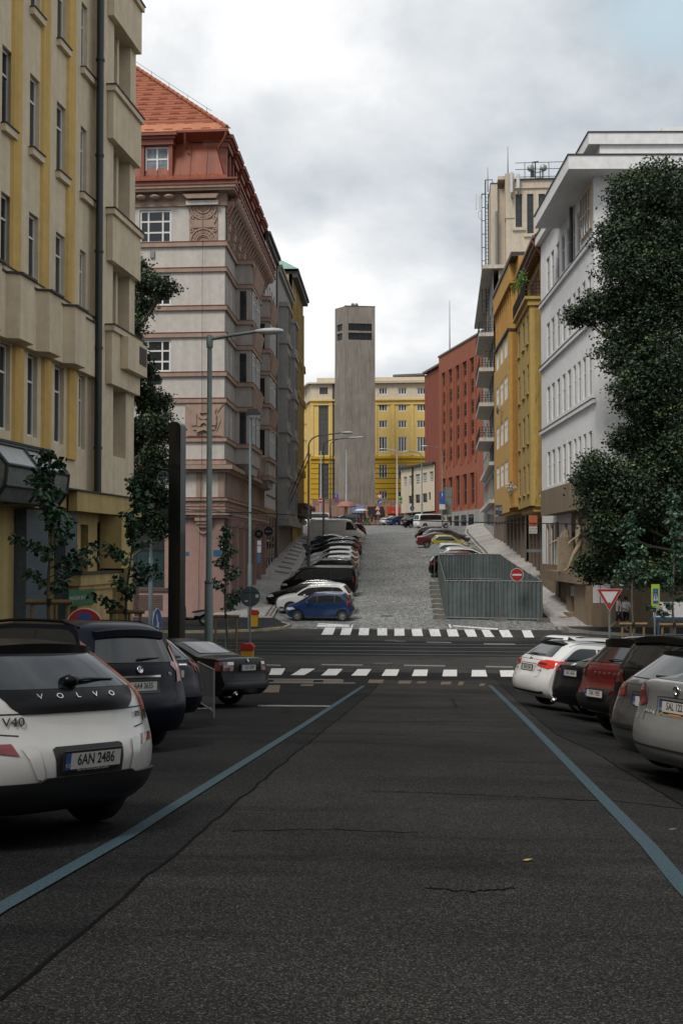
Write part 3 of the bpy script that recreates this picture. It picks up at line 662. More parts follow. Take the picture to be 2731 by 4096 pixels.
# pink panel zones (south): lower zone 2.95-4.4 strips, 2.14-2.79 frieze
mb=MB()
for a,b in ((0,.35),(1.25,1.6),(2.9,3.15),(5.4,5.7)): PB.box(mb,CU-b,CU-a,0,.05,2.95,4.4)
PB.box(mb,0,CU+.06,0,.06,2.14,2.3); PB.box(mb,0,CU+.04,0,.04,2.45,2.79)
PB.part('pink_panel',mb,PINK)
mb=MB(); 
def ring(mb,c,r0,r1,a0,a1,y0,y1,n=18,flip=1):
    for i in range(n):
        t0=a0+(a1-a0)*i/n; t1=a0+(a1-a0)*(i+1)/n
        mb.prism([(c[0]+r0*math.cos(t0),c[1]+r0*math.sin(t0)),(c[0]+r1*math.cos(t0),c[1]+r1*math.sin(t0)),(c[0]+r1*math.cos(t1),c[1]+r1*math.sin(t1)),(c[0]+r0*math.cos(t1),c[1]+r0*math.sin(t1))],y0,y1,'y')
vb=-4.2
def relief_top(B,u0,u1,v0,v1,w=0):
    mb=MB(); B.box(mb,u0,u1,w,w+.06,v0,v1); m=(u0+u1)/2; h=(u1-u0)/2
    y=-w-.06; z=v0-B.vb; Z=v1-B.vb; k=h/.82
    for (cz,a0,a1) in ((Z,PI,2*PI),(z,0,PI)):
        ring(mb,(m,cz),0.70*k,.78*k,a0,a1,y-.08,y,20); ring(mb,(m,cz),.36*k,.44*k,a0,a1,y-.08,y,16); ring(mb,(m,cz),.28*k,.31*k,a0,a1,y-.05,y,16)
        for i in range(9):
            t=a0+(a1-a0)*(i+.5)/9; ring(mb,(m+.58*k*math.cos(t),cz+.58*k*math.sin(t)),0.02,.10*k,0,2*PI,y-.04,y,8)
    cy=(z+Z)/2; g=(Z-z)/2*.22
    B_=[(u0+.06,cy-g),(u1-.06,cy-g),(u1-.2,cy),(u1-.06,cy+g),(u0+.06,cy+g),(u0+.2,cy)]
    mb.prism(B_,y-.07,y,'y')
    for sx in (-1,1):
        for sz in (-1,1): ring(mb,(m+sx*.66*k,cy+sz*g*1.6),.05*k,.12*k,0,2*PI,y-.07,y,12)
    return B.part('relief_panel',mb,PINK)
relief_top(PB,CU-2.05,CU-.42,17.56,19.6)
mb=MB(); PB.box(mb,CU-2.25,CU-.02,0,.04,6.37,8.35)   # owl like geometric relief
m=CU-1.15; y=-.04; z0=6.45-vb
pts=lambda L:[(m+a,z0+b) for a,b in L]
mb.prism(pts([(-1.1,1.8),(1.1,1.8),(.75,1.35),(.95,.9),(.72,.25),(1.0,.02),(-1.0,.02),(-.72,.25),(-.95,.9),(-.75,1.35)]),y-.05,y,'y')
mb.prism(pts([(-.72,1.55),(0,1.35),(.72,1.55),(.58,1.2),(.75,.8),(.62,.35),(-.62,.35),(-.75,.8),(-.58,1.2)]),y-.11,y-.05,'y')
y2=y-.11
mb.prism(pts([(-.7,1.25),(-.42,1.25),(-.42,.6),(-.7,.6)]),y2-.06,y2,'y'); mb.prism(pts([(.7,1.25),(.42,1.25),(.42,.6),(.7,.6)]),y2-.06,y2,'y')
ring(mb,(m,z0+1.3),.2,.36,PI,2*PI,y2-.1,y2,14); ring(mb,(m,z0+.55),.18,.36,0,PI,y2-.1,y2,14); mb.prism(pts([(-.45,.18),(0,.34),(.45,.18),(.3,.5),(-.3,.5)]),y2-.09,y2,'y')
mb.prism(pts([(-.36,1.3),(.36,1.3),(.3,1.36),(-.3,1.36)]),y2-.1,y2,'y')
PB.part('relief_panel',mb,PINK)
mb=MB(); ring(mb,(CU-1.15,2.6+.02-vb),.02,.24,0,2*PI,-.07,-.04,20); mb.prism([(CU-.5,2.46-vb),(CU-.28,2.62-vb),(CU-.5,2.78-vb)],-.06,-.04,'y'); mb.prism([(CU-1.9,2.46-vb),(CU-2.12,2.62-vb),(CU-1.9,2.78-vb)],-.06,-.04,'y'); PB.part('frieze_ornament',mb,PINK)
# corner bracket under the frieze
mb=MB()
for i,(h_,w_) in enumerate(((.0,.95),(.18,.8),(.36,.6))): PB.box(mb,CU-1.15-w_/2,CU-1.15+w_/2,0,.30-.07*i,1.82-h_-.18,1.82-h_-.002)
ring(mb,(CU-1.15,1.28-vb),.26,.36,PI,2*PI,-.14,0,14); PB.part('bracket',mb,PINK)
# cornice: south run and street run
def cornice(B,ext0,ext1,L0,L1_):
    mb=MB()
    prof=[(19.62,19.88,.12),(20.36,20.5,.62),(20.501,20.66,.72)]
    for a,b,w_ in prof: B.box(mb,L0-ext0*w_,L1_+ext1*w_,0,w_,a,b)
    o=B.part('cornice',mb,PINK); mg=MB(); B.box(mb:=MB(),L0,L1_+ext1*.1,0,.07,19.88,20.36); B.part('soffit_frieze',mb,PINK)
    B.box(mg,L0-ext0*.78,L1_+ext1*.78,0,.78,20.661,20.74); B.box(mg,L0-ext0*.72,L1_+ext1*.72,0,.72,20.741,20.9)
    B.box(mg,L0-ext0*.85,L1_+ext1*.85,.722,.85,20.9,21.0); B.part('gutter',mg,GUT)
cornice(PB,0,1,0,CU); cornice(S2,0,0,.0,SL)
mb=MB(); PB.box(mb,CU-2.2,CU-.35,.121,.32,19.62,19.87); PB.part('lintel_block',mb,PKW)
mb=MB()
for i in range(14):
    u_=CU-3.15-.82*i
    if u_<.5: break
    mb.lathe([(.0,-.17),(.2,-.14),(.3,-.02),(.3,.02),(.18,.09),(.0,.12)],12,(u_,-.34,20.13-vb))
mb.prism([(CU-2.35,20.2-vb),(CU-.3,20.2-vb),(CU-.45,19.95-vb),(CU-2.1,19.95-vb)],-.5,-.05,'y')
PB.part('dome_boss',mb,PINK)
mb=MB()
for i in range(24):
    u_=.9+.86*i
    if u_>SL-.3: break
    mb.lathe([(.0,-.42),(.26,-.34),(.38,-.08),(.38,.02),(.0,.12)],12,(u_,-.42,20.15-vb)); mb.prism([(-.0,19.0-vb),(-.14,19.1-vb),(-.5,19.75-vb),(-.5,19.95-vb),(0,19.95-vb)],u_-.62,u_-.42,'x')
S2.part('dome_boss',mb,PINK)
for i in range(9): relief_top(S2,.5+i*2.3,1.7+i*2.3,17.7,19.5,.04)
# bays on the street side
def bay(B,u0,u1,w,v0,v1):
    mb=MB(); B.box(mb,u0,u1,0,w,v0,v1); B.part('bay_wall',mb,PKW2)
    mb=MB(); mf=MB()
    for a,b,w_ in bands[:8]:
        if v0-.1<a and b<v1+.3: B.box(mb,u0-w_,u1+w_,.0,w+w_,a,b); B.box(mf,u0-w_-.02,u1+w_,.0,w+w_+.03,b+.002,b+.036)
    B.part('string_course',mb,PINK); B.part('flashing',mf,GUT)
    mb=MB(); mp=MB()
    for c,d in ((13.95,15.8),(10.15,12.0),(6.4,8.35)):
        for a in (u0+.5,u0+(u1-u0)*.55): B.window(a,a+1.4,c,d,w+.03,2,[.66],bar=.08)
        B.box(mb,u0-.02,u0+.0,w-.42,w-.12,c+.05,d-.1) if 0 else None
    for c,d in ((16.15,17.25),(12.42,13.6),(8.65,9.8)):   # tapered pink relief blocks on the front
        a,b=u0+.3,u1-.3; z0,z1=c-B.vb,d-B.vb
        mp.add([(a+.2,-w,z0),(b-.2,-w,z0),(b,-w,z1),(a,-w,z1),(a+.35,-w-.10,z0),(b-.35,-w-.10,z0),(b-.1,-w-.34,z1),(a+.1,-w-.34,z1)],[(0,1,5,4),(1,2,6,5),(2,3,7,6),(3,0,4,7),(4,5,6,7)])
    B.part('relief_block',mp,PINK)
    mb.prism([(u0+.2,v0-B.vb),(u1-.2,v0-B.vb),(u1-.9,v0-.55-B.vb),(u0+.9,v0-.55-B.vb)],-w+.1,0,'y'); B.part('bay_corbel',mb,PKW2)
    # windows in the near flank of the bay
    fl_=MB()
    for c,d in ((13.95,15.7),(10.15,11.9),(6.4,8.3)): B.box(fl_,u0-.012,u0+.01,.3*w,.72*w,c,d)
    B.part('flank_window',fl_,GLASS)
bay(S2,4.55,9.6,.95,5.2,17.3); bay(S2,15.0,19.6,.95,4.9,17.3)
for (u0,u1) in ((10.2,11.9),(12.9,14.6)):
    mb=MB(); mb.lathe([(0,0),(.5,.15),(.72,.6),(.74,1.5),(.8,1.55),(.8,1.7),(0,1.7)],14,((u0+u1)/2,-.15,4.7-vb)); S2.part('round_balcony',mb,PINK)
# street flank lower zone
mb=MB(); mg=MB()
for i in range(22):
    u_=.55+i*.92
    if u_>SL-.4: break
    S2.box(mb,u_,u_+.22,0,.14,2.95,4.4)
    S2.box(mg,u_+.3,u_+.84,0,.03,3.0,4.35)
S2.part('pilaster',mb,PINK); S2.part('narrow_window',mg,M('pale shutter',(.38,.35,.33),rough=.7,var=.3,scale=3))
mb=MB(); S2.box(mb,0,SL,0,.06,2.14,2.3); S2.box(mb,0,SL,0,.04,2.45,2.79); S2.part('pink_panel',mb,PINK)
# ground floor
GH=[(CU-6.9,CU-3.4,-2.15,1.75,.7),(CU-13,CU-7.6,-2.15,1.75,.7)]
PB.wall('ground_floor_wall',PINKG,0,CU,-4.2,1.82,GH,.6)
mb=MB()
for h in GH: PB.box(mb,h[0],h[1],-.44,-.30,-.0,1.75)
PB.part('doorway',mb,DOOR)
for h in GH: PB.window(h[0]+.05,h[1]-.05,-2.1,-.02,-.38,2,1,fmat=DARKM,gmat=M('teal shop glass',(.02,.045,.05),rough=.1,var=.3))
mb=MB(); PB.box(mb,CU-13.2,CU-3.2,0,.08,-2.35,-2.15)
for i in range(9): PB.box(mb,CU-6.8,CU-3.5,.0,.03,-3.4+i*.1,-3.35+i*.1,)
PB.part('vent_grille',mb,M('rusty grille',(.07,.05,.045),rough=.8))
sh=[(1.3+i*3.1,3.3+i*3.1,-3.6,1.2,.14) for i in range(6)]
S2.wall('ground_floor_wall',PINKG,0,SL,-4.2,1.82,sh,.4)
mb=MB(); md=MB()
for h in sh:
    S2.box(md,h[0],h[1],-.13,-.10,h[2],h[3])
for i in range(7): S2.box(mb,.4+i*3.1,1.1+i*3.1,0,.3,-4,1.3); mb.lathe([(.34,0),(.5,.25),(.5,.4),(.6,.45),(.6,.52)],12,(.75+i*3.1,-.22,1.3-vb))
S2.part('doorway',md,DOOR); S2.part('column',mb,PINKG)
# mansard
y=lambda v:v-vb
def sk(yy): return -.043*yy
mb=MB(); o_=.45; D=21.5
mb.add([(0,-o_,y(21.0)),(CU+o_,-o_,y(21.0)),(CU+o_+sk(D),D,y(21.0)),(0,.1,y(21.5)),(CU-.15,.1,y(21.5)),(CU-.15+sk(D),D,y(21.5)),(0,.62,y(23.5)),(CU-.72,.62,y(23.5)),(CU-.72+sk(D),D,y(23.5))],
  [(0,1,4,3),(1,2,5,4),(3,4,7,6),(4,5,8,7)])
for x_ in [i*.95 for i in range(15)]: mb.box(x_,x_+.03,-.0,.05,y(21.5),y(21.56))
for x_ in [CU-1.1-i*.95 for i in range(12)]:
    mb.tube([(x_,-.42,y(21.03)),(x_,.09,y(21.51)),(x_,.60,y(23.46))],.022,5)
PB.part('mansard',mb,ROOFM)
mb=MB(); mb.add([(0,.5,y(23.5)),(CU-.55,.5,y(23.5)),(CU-.55+sk(D),D,y(23.5)),(0,-.15,y(23.85)),(CU+.15,-.15,y(23.85)),(CU+.15+sk(D),D,y(23.85))],[(0,1,4,3),(1,2,5,4)])
mb.box(0,CU+.2,-.2,-.08,y(23.85),y(23.97)); mb.add([(CU+.08,-.08,y(23.85)),(CU+.2,-.08,y(23.85)),(CU+.2+sk(D),D,y(23.85)),(CU+.08+sk(D),D,y(23.85)),(CU+.08,-.08,y(23.97)),(CU+.2,-.08,y(23.97)),(CU+.2+sk(D),D,y(23.97)),(CU+.08+sk(D),D,y(23.97))],[(0,1,5,4),(1,2,6,5),(2,3,7,6),(3,0,4,7),(4,5,6,7)])
PB.part('eave',mb,GUT)
# tiled hip: real courses
mb=MB(); mh=MB(); n_=34; run=9.5; rise=run*.92
for i in range(n_):
    a=i/n_*run; b=(i+1)/n_*run; za=y(24.0)+a*.92; zb=y(24.0)+b*.92
    zl=za+.07
    xa,xb=CU+.1-a,CU+.1-b; ya,yb=-.1+a,-.1+b
    mb.add([(-6,ya,za-.03),(xa,ya,za-.03),(xa,ya,zl),(-6,ya,zl),(-6,yb+.03,zb+.0),(xb,yb+.03,zb+.0)],[(0,1,2,3),(3,2,5,4)])
    mb.add([(xa,ya,za-.03),(xa+sk(D),D+2,za-.03),(xa+sk(D),D+2,zl),(xa,ya,zl),(xb-.03,yb,zb),(xb-.03+sk(D),D+2,zb)],[(0,1,2,3),(3,2,5,4)])
    x_=-5.0+((i%2)*.33)
    while x_<xa-.3:
        mb.prism([(x_,zl),(x_+.62,zl),(x_+.5,zl+.055),(x_+.12,zl+.055)],ya-.02,ya+.14,'y') if i%2==0 else None
        x_+=1.1
hp=[Vector((CU+.12-run*t,-.12+run*t,y(24.06)+rise*t+.04)) for t in [k/26 for k in range(27)]]
for p,q in zip(hp,hp[1:]): mh.tube([p,p+(q-p)*1.05],[.13,.10],8)
PB.part('tiled_roof',mb,TILE); PB.part('hip_ridge_tiles',mh,TILE)
mb=MB(); mb.tube([p+Vector((0,0,.35)) for p in hp[3:]],.012,4)
for p in hp[4::4]: mb.tube([p,p+Vector((0,0,.38))],.012,4)
PB.part('lightning_wire',mb,DARKM)
# metal hip skirt at eave (lighter copper)
COP=M('orange sheet metal',(.40,.135,.055),rough=.5,var=.2,scale=1.5)
mb=MB(); mb.add([(0,-.2,y(23.975)),(CU+.2,-.2,y(23.975)),(CU-.35,.4,y(24.56)),(0,.4,y(24.56)),(CU+.2+sk(D),D,y(23.975)),(CU-.35+sk(D),D,y(24.56))],[(0,1,2,3),(1,4,5,2)]); PB.part('roof_skirt',mb,COP)
# south dormer
def dormer(B,u0,u1,name='dormer',w0=-.75,w1=.15,big=True,deep=1.6):
    mb=MB(); z0,z1=21.15,23.2
    B.box(mb,u0-.22,u0,w0-deep*.3,w1-.1,z0,z1); B.box(mb,u1,u1+.22,w0-deep*.3,w1-.1,z0,z1); B.box(mb,u0,u1,w0-deep*.3,w1-.25,z0,z0+.2)
    B.box(mb,u0-.3,u1+.3,w0-deep*.3,w1+.02,z1,z1+.3); B.box(mb,u0-.42,u1+.42,w0-deep*.3,w1+.14,z1+.3,z1+.45); B.box(mb,u0-.55,u1+.55,w0-deep*.3,w1+.3,z1+.45,z1+.62)
    o=B.part(name,mb,GUT)
    mr=MB(); a,b=u0-.58,u1+.58; f=-(w1+.33); k=z1+.625-B.vb; m=(a+b)/2; h=(b-a)/2*.62
    mr.add([(a,f,k),(b,f,k),(b,f+2.6,k),(a,f+2.6,k),(m,f+(b-a)*.5,k+h),(m,f+3.4,k+h)],[(0,1,4),(1,2,5,4),(3,0,4,5)]); B.part('dormer_roof',mr,COP)
    B.window(u0+.02,u1-.02,z0+.22,z1-.03,w1-.38,2,[.6],gmat=M('sky lit glass',(.16,.2,.23),rough=.1,var=.6,scale=3),bar=.1)
dormer(PB,CU-4.7,CU-3.27); dormer(PB,CU-9.4,CU-8.0)
for i in range(7): dormer(S2,.9+i*2.85,2.1+i*2.85,w0=-.9,w1=.1)
# rain hopper pipes
mb=MB(); mb.tube([(CU-2.3,-.2,y(23.8)),(CU-2.3,-.1,y(23.4)),(CU-2.3,.3,y(23.0))],.06,8); mb.tube([(CU+.1,-.2,y(23.8)),(CU+.0,-.15,y(23.5)),(CU-.45,.2,y(23.0))],.07,8); PB.part('drain_pipe',mb,GUT)
mb=MB(); mb.tube([(.3,-.8,y(20.9)),(.5,-.75,y(20.4)),(.2,-.12,y(19.2))],.06,8); S2.part('drain_pipe',mb,GUT)
mb=MB(); mb.tube([(CU-1.25,-.22,y(20.9)),(CU-1.25,-.2,y(4.8)),(CU-1.3,-.35,y(2)),(CU-1.45,-.05,y(-3.4))],.012,4); PB.part('lightning_wire',mb,DARKM)
mb=MB(); mb.box(CU-4.3,CU-4.05,-.1,0,y(16.7),y(17.1)); PB.part('alarm_box',mb,STEEL)
# street name plates (blue)
BLP=M('blue enamel',(.03,.12,.22),rough=.3,var=.1)
mb=MB(); PB.box(mb,CU-.6,CU-.15,0,.02,-.35,-.0); PB.box(mb,CU-2.3,CU-2.0,0,.02,-.3,-.1); PB.part('street_name_plate',mb,BLP)
PB.finish()
# ================================================================ more houses on the left, uphill
def house(name,A,B,v1,mat,label,rows,ncol,ww,vb,sill=True,gmat=GLASS,fmat=WHITEP,u_off=.8,side=True,wallw=0,depth=12,recess=.2,gf=None,base=None,cap=.25,capmat=None,nx=2,ny=[.66],extra=None,group=None):
    b=Bld(name,A,B,label,'building',vb=vb); L=b.len
    step=(L-2*u_off)/ncol; hs=[]
    for c,d in rows:
        for i in range(ncol):
            m=u_off+step*(i+.5); hs.append((m-ww/2,m+ww/2,c,d))
    b.wall('wall',mat,0,L,vb,v1,hs,recess)
    for h in hs: b.window(h[0]+.02,h[1]-.02,h[2]+.02,h[3]-.02,-recess+.07,nx,ny,fmat=fmat,gmat=gmat)
    mb=MB(); b.box(mb,0.01,L-.01,-depth,-recess-.15,vb,v1-.02); b.part('core_wall',mb,mat)
    mb=MB()
    for h in hs: b.box(mb,h[0]-.08,h[1]+.08,0,.1,h[2]-.1,h[2]-.01)
    b.part('window_sill',mb,capmat or mat)
    mb=MB(); b.box(mb,0,L,-depth,cap+.15,v1-.02+.021,v1+.22); b.box(mb,0,L,0,cap,v1-.35,v1-.0); b.part('cornice',mb,capmat or mat)
    return b
WLH=stucco('pale grey render',(.50,.50,.52)); GRH=stucco('dark grey render',(.30,.295,.29)); OCH=stucco('ochre brown render',(.38,.28,.12))
fx=lambda Z:XC-.043*(Z-67)
h=house('white_apartment_house',(fx(88.5),88.52),(fx(97),97),23.7,WLH,'pale grey rendered apartment house next to the pink corner house on the left','_' and [(13.8+3.6*i-9.6,15.6+3.6*i-9.6) for i in range(5)]+[(22-.0,23.2)],4,.9,-3.5,capmat=LEDGE)
mb=MB(); h.box(mb,.3,h.len-.3,0,.06,-.6,3.2); h.part('brick_shopfront',mb,M('yellow brick',(.28,.19,.08),rough=.9,var=.3,scale=8,bump=.3))
mb=MB()
for i in range(4): h.box(mb,.8+i*2,1.9+i*2,.061,.09,-1.3,2.6)
h.part('shop_window',mb,GLASS)
mb=MB(); mb.tube([(8.2,-.15,1),(8.2,-.15,26.5)],.07,6); h.part('drain_pipe',mb,STEEL); h.finish()
h=house('grey_apartment_house',(fx(97)+.1,97.02),(fx(110.5)+.1,110.5),23.2,GRH,'dark grey rendered apartment house with stepped bays, third on the left uphill',[(3.4+3.7*i,5.4+3.7*i) for i in range(5)],6,1.0,-2,capmat=GRH)
for a,b in ((1.2,4.6),(8.6,12)):
    mb=MB(); h.box(mb,a,b,0,.7,2.8,20.6)
    for v_ in (2.8,6.3,10,13.7,17.4,20.5): h.box(mb,a-.15,b+.15,0,.85,v_-.3,v_)
    h.part('bay_wall',mb,GRH)
    for i in range(5): h.window(a+.5,b-.5,3.5+3.7*i,5.3+3.7*i,.71,3,[.66],fmat=GRH)
mb=MB(); h.box(mb,-.1,h.len,0,1.0,2.0,2.45); h.part('belt_course',mb,GRH); 
mb=MB(); mb.tube([(4.8,-.4,6),(5.4,-2.2,10.5)],.04,6); mb.tube([(7.5,-.4,6),(8.1,-2.2,10.5)],.04,6); h.part('flag_pole',mb,DARKM); h.finish()
h=house('ochre_apartment_house',(fx(110.5)+.2,110.52),(fx(124)+.2,124),25.8,OCH,'tall ochre brown house with arched bays and a green copper roof, last on the left',[(5.2+3.6*i,7.4+3.6*i) for i in range(6)],7,.95,-1,capmat=LEDGE,cap=.5)
mb=MB()
for i in range(7):
    u_=1.6+i*1.72
    for v_ in (7.9,15.1,18.7): ring(mb,(u_,v_-.5+1),.5,.72,0,PI,-.35,0,8)
    h.box(mb,u_-.95,u_-.72,0,.28,3.6,24)
h.part('pilaster',mb,OCH)
mb=MB(); h.box(mb,-.1,h.len,0,1.3,4.0,4.35); h.box(mb,-.1,h.len,0,.9,3.2,4.0); h.part('balcony_slab',mb,LEDGE)
mb=MB(); L=h.len; k=26.2+1
mb.add([(-.3,-.6,k),(L,-.6,k),(L,12,k),(-.3,12,k),(2.5,5,k+3.4),(L-3,5,k+3.4)],[(0,1,5,4),(1,2,5),(2,3,4,5),(3,0,4)]); h.part('copper_roof',mb,M('green copper',(.20,.33,.27),rough=.6,var=.2)); h.finish()
# ================================================================ concrete tower
CONC=M('board marked concrete',(.235,.205,.175),rough=.9,var=.22,scale=.35,bump=.3,bscale=6,streak=.3)
TZ=205.0
pa,pb,pc=onY(1339,2000,TZ+2.2),onY(1379,2000,TZ),onY(1500.5,2000,TZ+1.2)
T=Bld('concrete_tower',(pb.x,pb.y),(pc.x,pc.y),'tall raw concrete shaft tower with dark louvre openings near its top','tower',vb=6)
T2=Bld('x',(pa.x,pa.y),(pb.x,pb.y),vb=6,host=T)
vt=T.v(1440,1226); 
hr=[T.rect(1393,1487,1294,1323),T.rect(1393,1487,1331,1359.5)]; hl=[T2.rect(1347,1369,1298,1325),T2.rect(1347,1369,1334,1362)]
T.wall('shaft',CONC,0,T.len,6,vt,hr,.35); T2.wall('shaft_side',CONC,0,T2.len,6,vt,hl,.35)
mb=MB(); T.box(mb,.01,T.len-.01,-T2.len*1.2,-.4,6,vt-.01); T.box(mb,T.len-.012,T.len,-T2.len*1.2,-.001,6,vt); T.part('core_wall',mb,CONC)
mb=MB(); T.box(mb,-.05,T.len+.05,-T2.len,.05,vt+.001,vt+.12); T.part('roof_edge',mb,LEDGE)
mb=MB(); mc=MB()
for h_ in hr:
    T.box(mb,h_[0],h_[1],-.33,-.3,h_[2],h_[3])
    for i in range(1,6): T.box(mc,h_[0],h_[1],-.28,-.2,h_[2]+(h_[3]-h_[2])*i/6-.03,h_[2]+(h_[3]-h_[2])*i/6+.02)
    for i in range(1,4): T.box(mc,h_[0]+(h_[1]-h_[0])*i/4-.04,h_[0]+(h_[1]-h_[0])*i/4+.04,-.19,-.1,h_[2],h_[3])
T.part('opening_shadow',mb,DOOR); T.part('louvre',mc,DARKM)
mb=MB()
for h_ in hl: T2.box(mb,h_[0],h_[1],-.33,-.25,h_[2],h_[3])
T2.part('louvre',mb,DARKM)
mb=MB()
for x_ in (1.5,2.15): mb.lathe([(.22,0),(.22,.12),(.3,.2),(.3,.45),(.2,.6),(0,.62)],10,(x_,.8,vt-6+.1))
T.part('roof_ventilator',mb,STEEL)
# ================================================================ yellow office building behind the tower
YL=stucco('lemon yellow render',(.66,.47,.165),streak=.08); YD=stucco('deep yellow render',(.52,.31,.025),streak=.08); CR=stucco('cream render',(.58,.50,.38),streak=.08)
YZ=222.0; ql=onY(1243,2000,YZ); qr=onY(1722,2000,YZ)
Yb=Bld('yellow_office_building',(ql.x,YZ),(qr.x,YZ),'long yellow and cream office building closing the street behind the tower','building',vb=7)
y1=Yb.v(1600,1690-.0); z=lambda zz:1150+zz*.4464
wr=[]
for x0,x1 in ((930,1004),(1102,1178),(1272,1348)):
    for a,b in ((898,958),(1042,1108),(1192,1258),(1340,1472),(1586,1712),(1822,1895)): wr.append(Yb.rect(1100+x0*.4464,1100+x1*.4464,z(a),z(b)))
wl=[Yb.rect(1100+398*.4464,1100+472*.4464,z(895),z(957)),Yb.rect(1100+390*.4464,1100+477*.4464,z(1035),z(1503)),Yb.rect(1100+390*.4464,1100+480*.4464,z(1578),z(1895))]
top=Yb.v(1400,z(862)); m1=Yb.v(1600,z(1000)); m2=Yb.v(1600,z(1528))
for nm,mt,a,b in (('upper_wall',CR,m1,top),('middle_wall',YL,m2,m1),('lower_wall',YD,7,m2)):
    Yb.wall(nm,mt,0,Yb.len,a,b,[h_ for h_ in wr+wl if h_[2]>=a and h_[3]<=b],.3)
mb=MB(); Yb.box(mb,.01,Yb.len-.01,-12,-.45,7,top); Yb.part('core_wall',mb,CR)
for h_ in wr: Yb.window(h_[0],h_[1],h_[2],h_[3],-.2,2 if h_[3]-h_[2]>4 else 3,[.5] if h_[3]-h_[2]>4 else 1,bar=.14)
for h_ in wl: Yb.window(h_[0],h_[1],h_[2],h_[3],-.25,6,max(2,int((h_[3]-h_[2])*1.2)),fmat=M('glass block joints',(.09,.085,.07),rough=.6),gmat=M('glass blocks',(.05,.055,.05),rough=.25,var=.5,scale=2),bar=.05)
mb=MB(); md=MB()
Yb.box(mb,-.1,Yb.len,0,.35,m1-.25,m1+.05); Yb.box(mb,-.1,Yb.len,0,.2,m1-1.0,m1-.7)
for x0,x1 in ((1036,1070),(1210,1242),(320,345),(485,515),(900,915),(1385,1400)): r_=Yb.rect(1100+x0*.4464,1100+x1*.4464,z(1030),z(1500)); Yb.box(mb,r_[0],r_[1],0,.15,m2+.5,m1-1)
Yb.part('pilaster',mb,YL)
mb=MB(); Yb.box(mb,-.1,Yb.len,0,.3,m2-.1,m2+.35)
for i in range(13):
    v_=7.5+i*.95
    if v_<m2-.6: Yb.box(md,-.02,Yb.len,.0,.02,v_,v_+.12)
Yb.part('belt_course',mb,YD); Yb.part('rustication_groove',md,LEDGE)
mb=MB(); Yb.box(mb,-.4,Yb.len,-12,.7,top+.001,top+.25); Yb.part('cornice',mb,CR)
mb=MB(); pt=Yb.v(1600,z(795)); Yb.box(mb,1,Yb.len*.33,-10,-1,top+.26,pt); Yb.box(mb,Yb.len*.33,Yb.len+.1,-2,-1,pt-.7,pt)
for i in range(4): u_=Yb.len*(.42+.16*i); Yb.box(mb,u_,u_+.8,-1.9,-1.1,top+.26,pt-.701)
Yb.part('roof_parapet',mb,CR)
mb=MB(); mb.tube([(Yb.len-7,2,top-7+1.4),(Yb.len-1,2,top-7+1.6)],.5,10); mb.tube([(Yb.len-9,1.5,top-7+1),(Yb.len-5,1.5,top-7+1)],.35,8); Yb.part('roof_duct',mb,DARKM)
W_=Bld('x',(onY(1196,2000,YZ+14).x,YZ+14),(ql.x,YZ),vb=7,host=Yb)
for nm,mt,a,b in (('upper_wall',CR,m1,top),('middle_wall',YL,m2,m1),('lower_wall',YD,7,m2)):
    hs=[]
    for a2,b2 in ((930,1000),(1070,1140),(1220,1290),(1365,1490),(1600,1730),(1835,1935)):
        for x0 in (238,256,272):
            r_=W_.rect(1100+x0*.4464,1100+(x0+10)*.4464,z(a2),z(b2)); hs.append(r_)
    hs=[h_ for h_ in hs if h_[2]>=a and h_[3]<=b]; W_.wall(nm,mt,0,W_.len,a,b,hs,.3)
    for h_ in hs: W_.window(h_[0],h_[1],h_[2],h_[3],-.25,2,2,bar=.1)
mb=MB(); W_.box(mb,0,W_.len,0,.7,top+.001,top+.25); W_.box(mb,0,W_.len,0,.35,m1-.25,m1+.05); W_.part('cornice',mb,CR)
mb=MB(); x_=Yb.u(1100+522*.4464,1700); mb.tube([(x_,-.2,.5),(x_,-.2,top-7)],.16,6); Yb.part('drain_pipe',mb,DARKM)
Yb.finish()
# small cream house
a_=onY(1604,2000,196); b_=onY(1738,2000,184)
Sc=Bld('low_cream_house',(a_.x,196),(b_.x,184),'low two-storey cream house between the yellow building and the red brick one','building',vb=6)
hs=[Sc.rect(1100+x0*.4464,1100+x1*.4464,z(a),z(b)) for x0,x1,a,b in ((1152,1180,1695,1785),(1200,1237,1685,1775),(1257,1298,1672,1762),(1322,1360,1660,1750),(1383,1418,1648,1740),(1195,1240,1865,1935),(1255,1298,1855,1930),(1320,1362,1845,1925),(1375,1393,1835,1905))]
vt=max(Sc.v(1604,1886),Sc.v(1734,1857)); Sc.wall('wall',CR,0,Sc.len,6,vt,hs,.3)
for i,h_ in enumerate(hs): Sc.window(h_[0],h_[1],h_[2],h_[3],-.22,4,4,fmat=DARKM if i>4 else WHITEP,bar=.06)
mb=MB(); Sc.box(mb,.01,Sc.len,-9,-.45,6,vt); Sc.part('core_wall',mb,CR)
mb=MB(); Sc.box(mb,-.3,Sc.len,-9,.4,vt+.001,vt+.35); Sc.part('roof',mb,LEDGE)
mb=MB(); x_=Sc.u(1100+1240*.4464,1950); mb.tube([(x_,-.2,.5),(x_,-.2,vt-6)],.14,6); Sc.part('drain_pipe',mb,DARKM); Sc.finish()
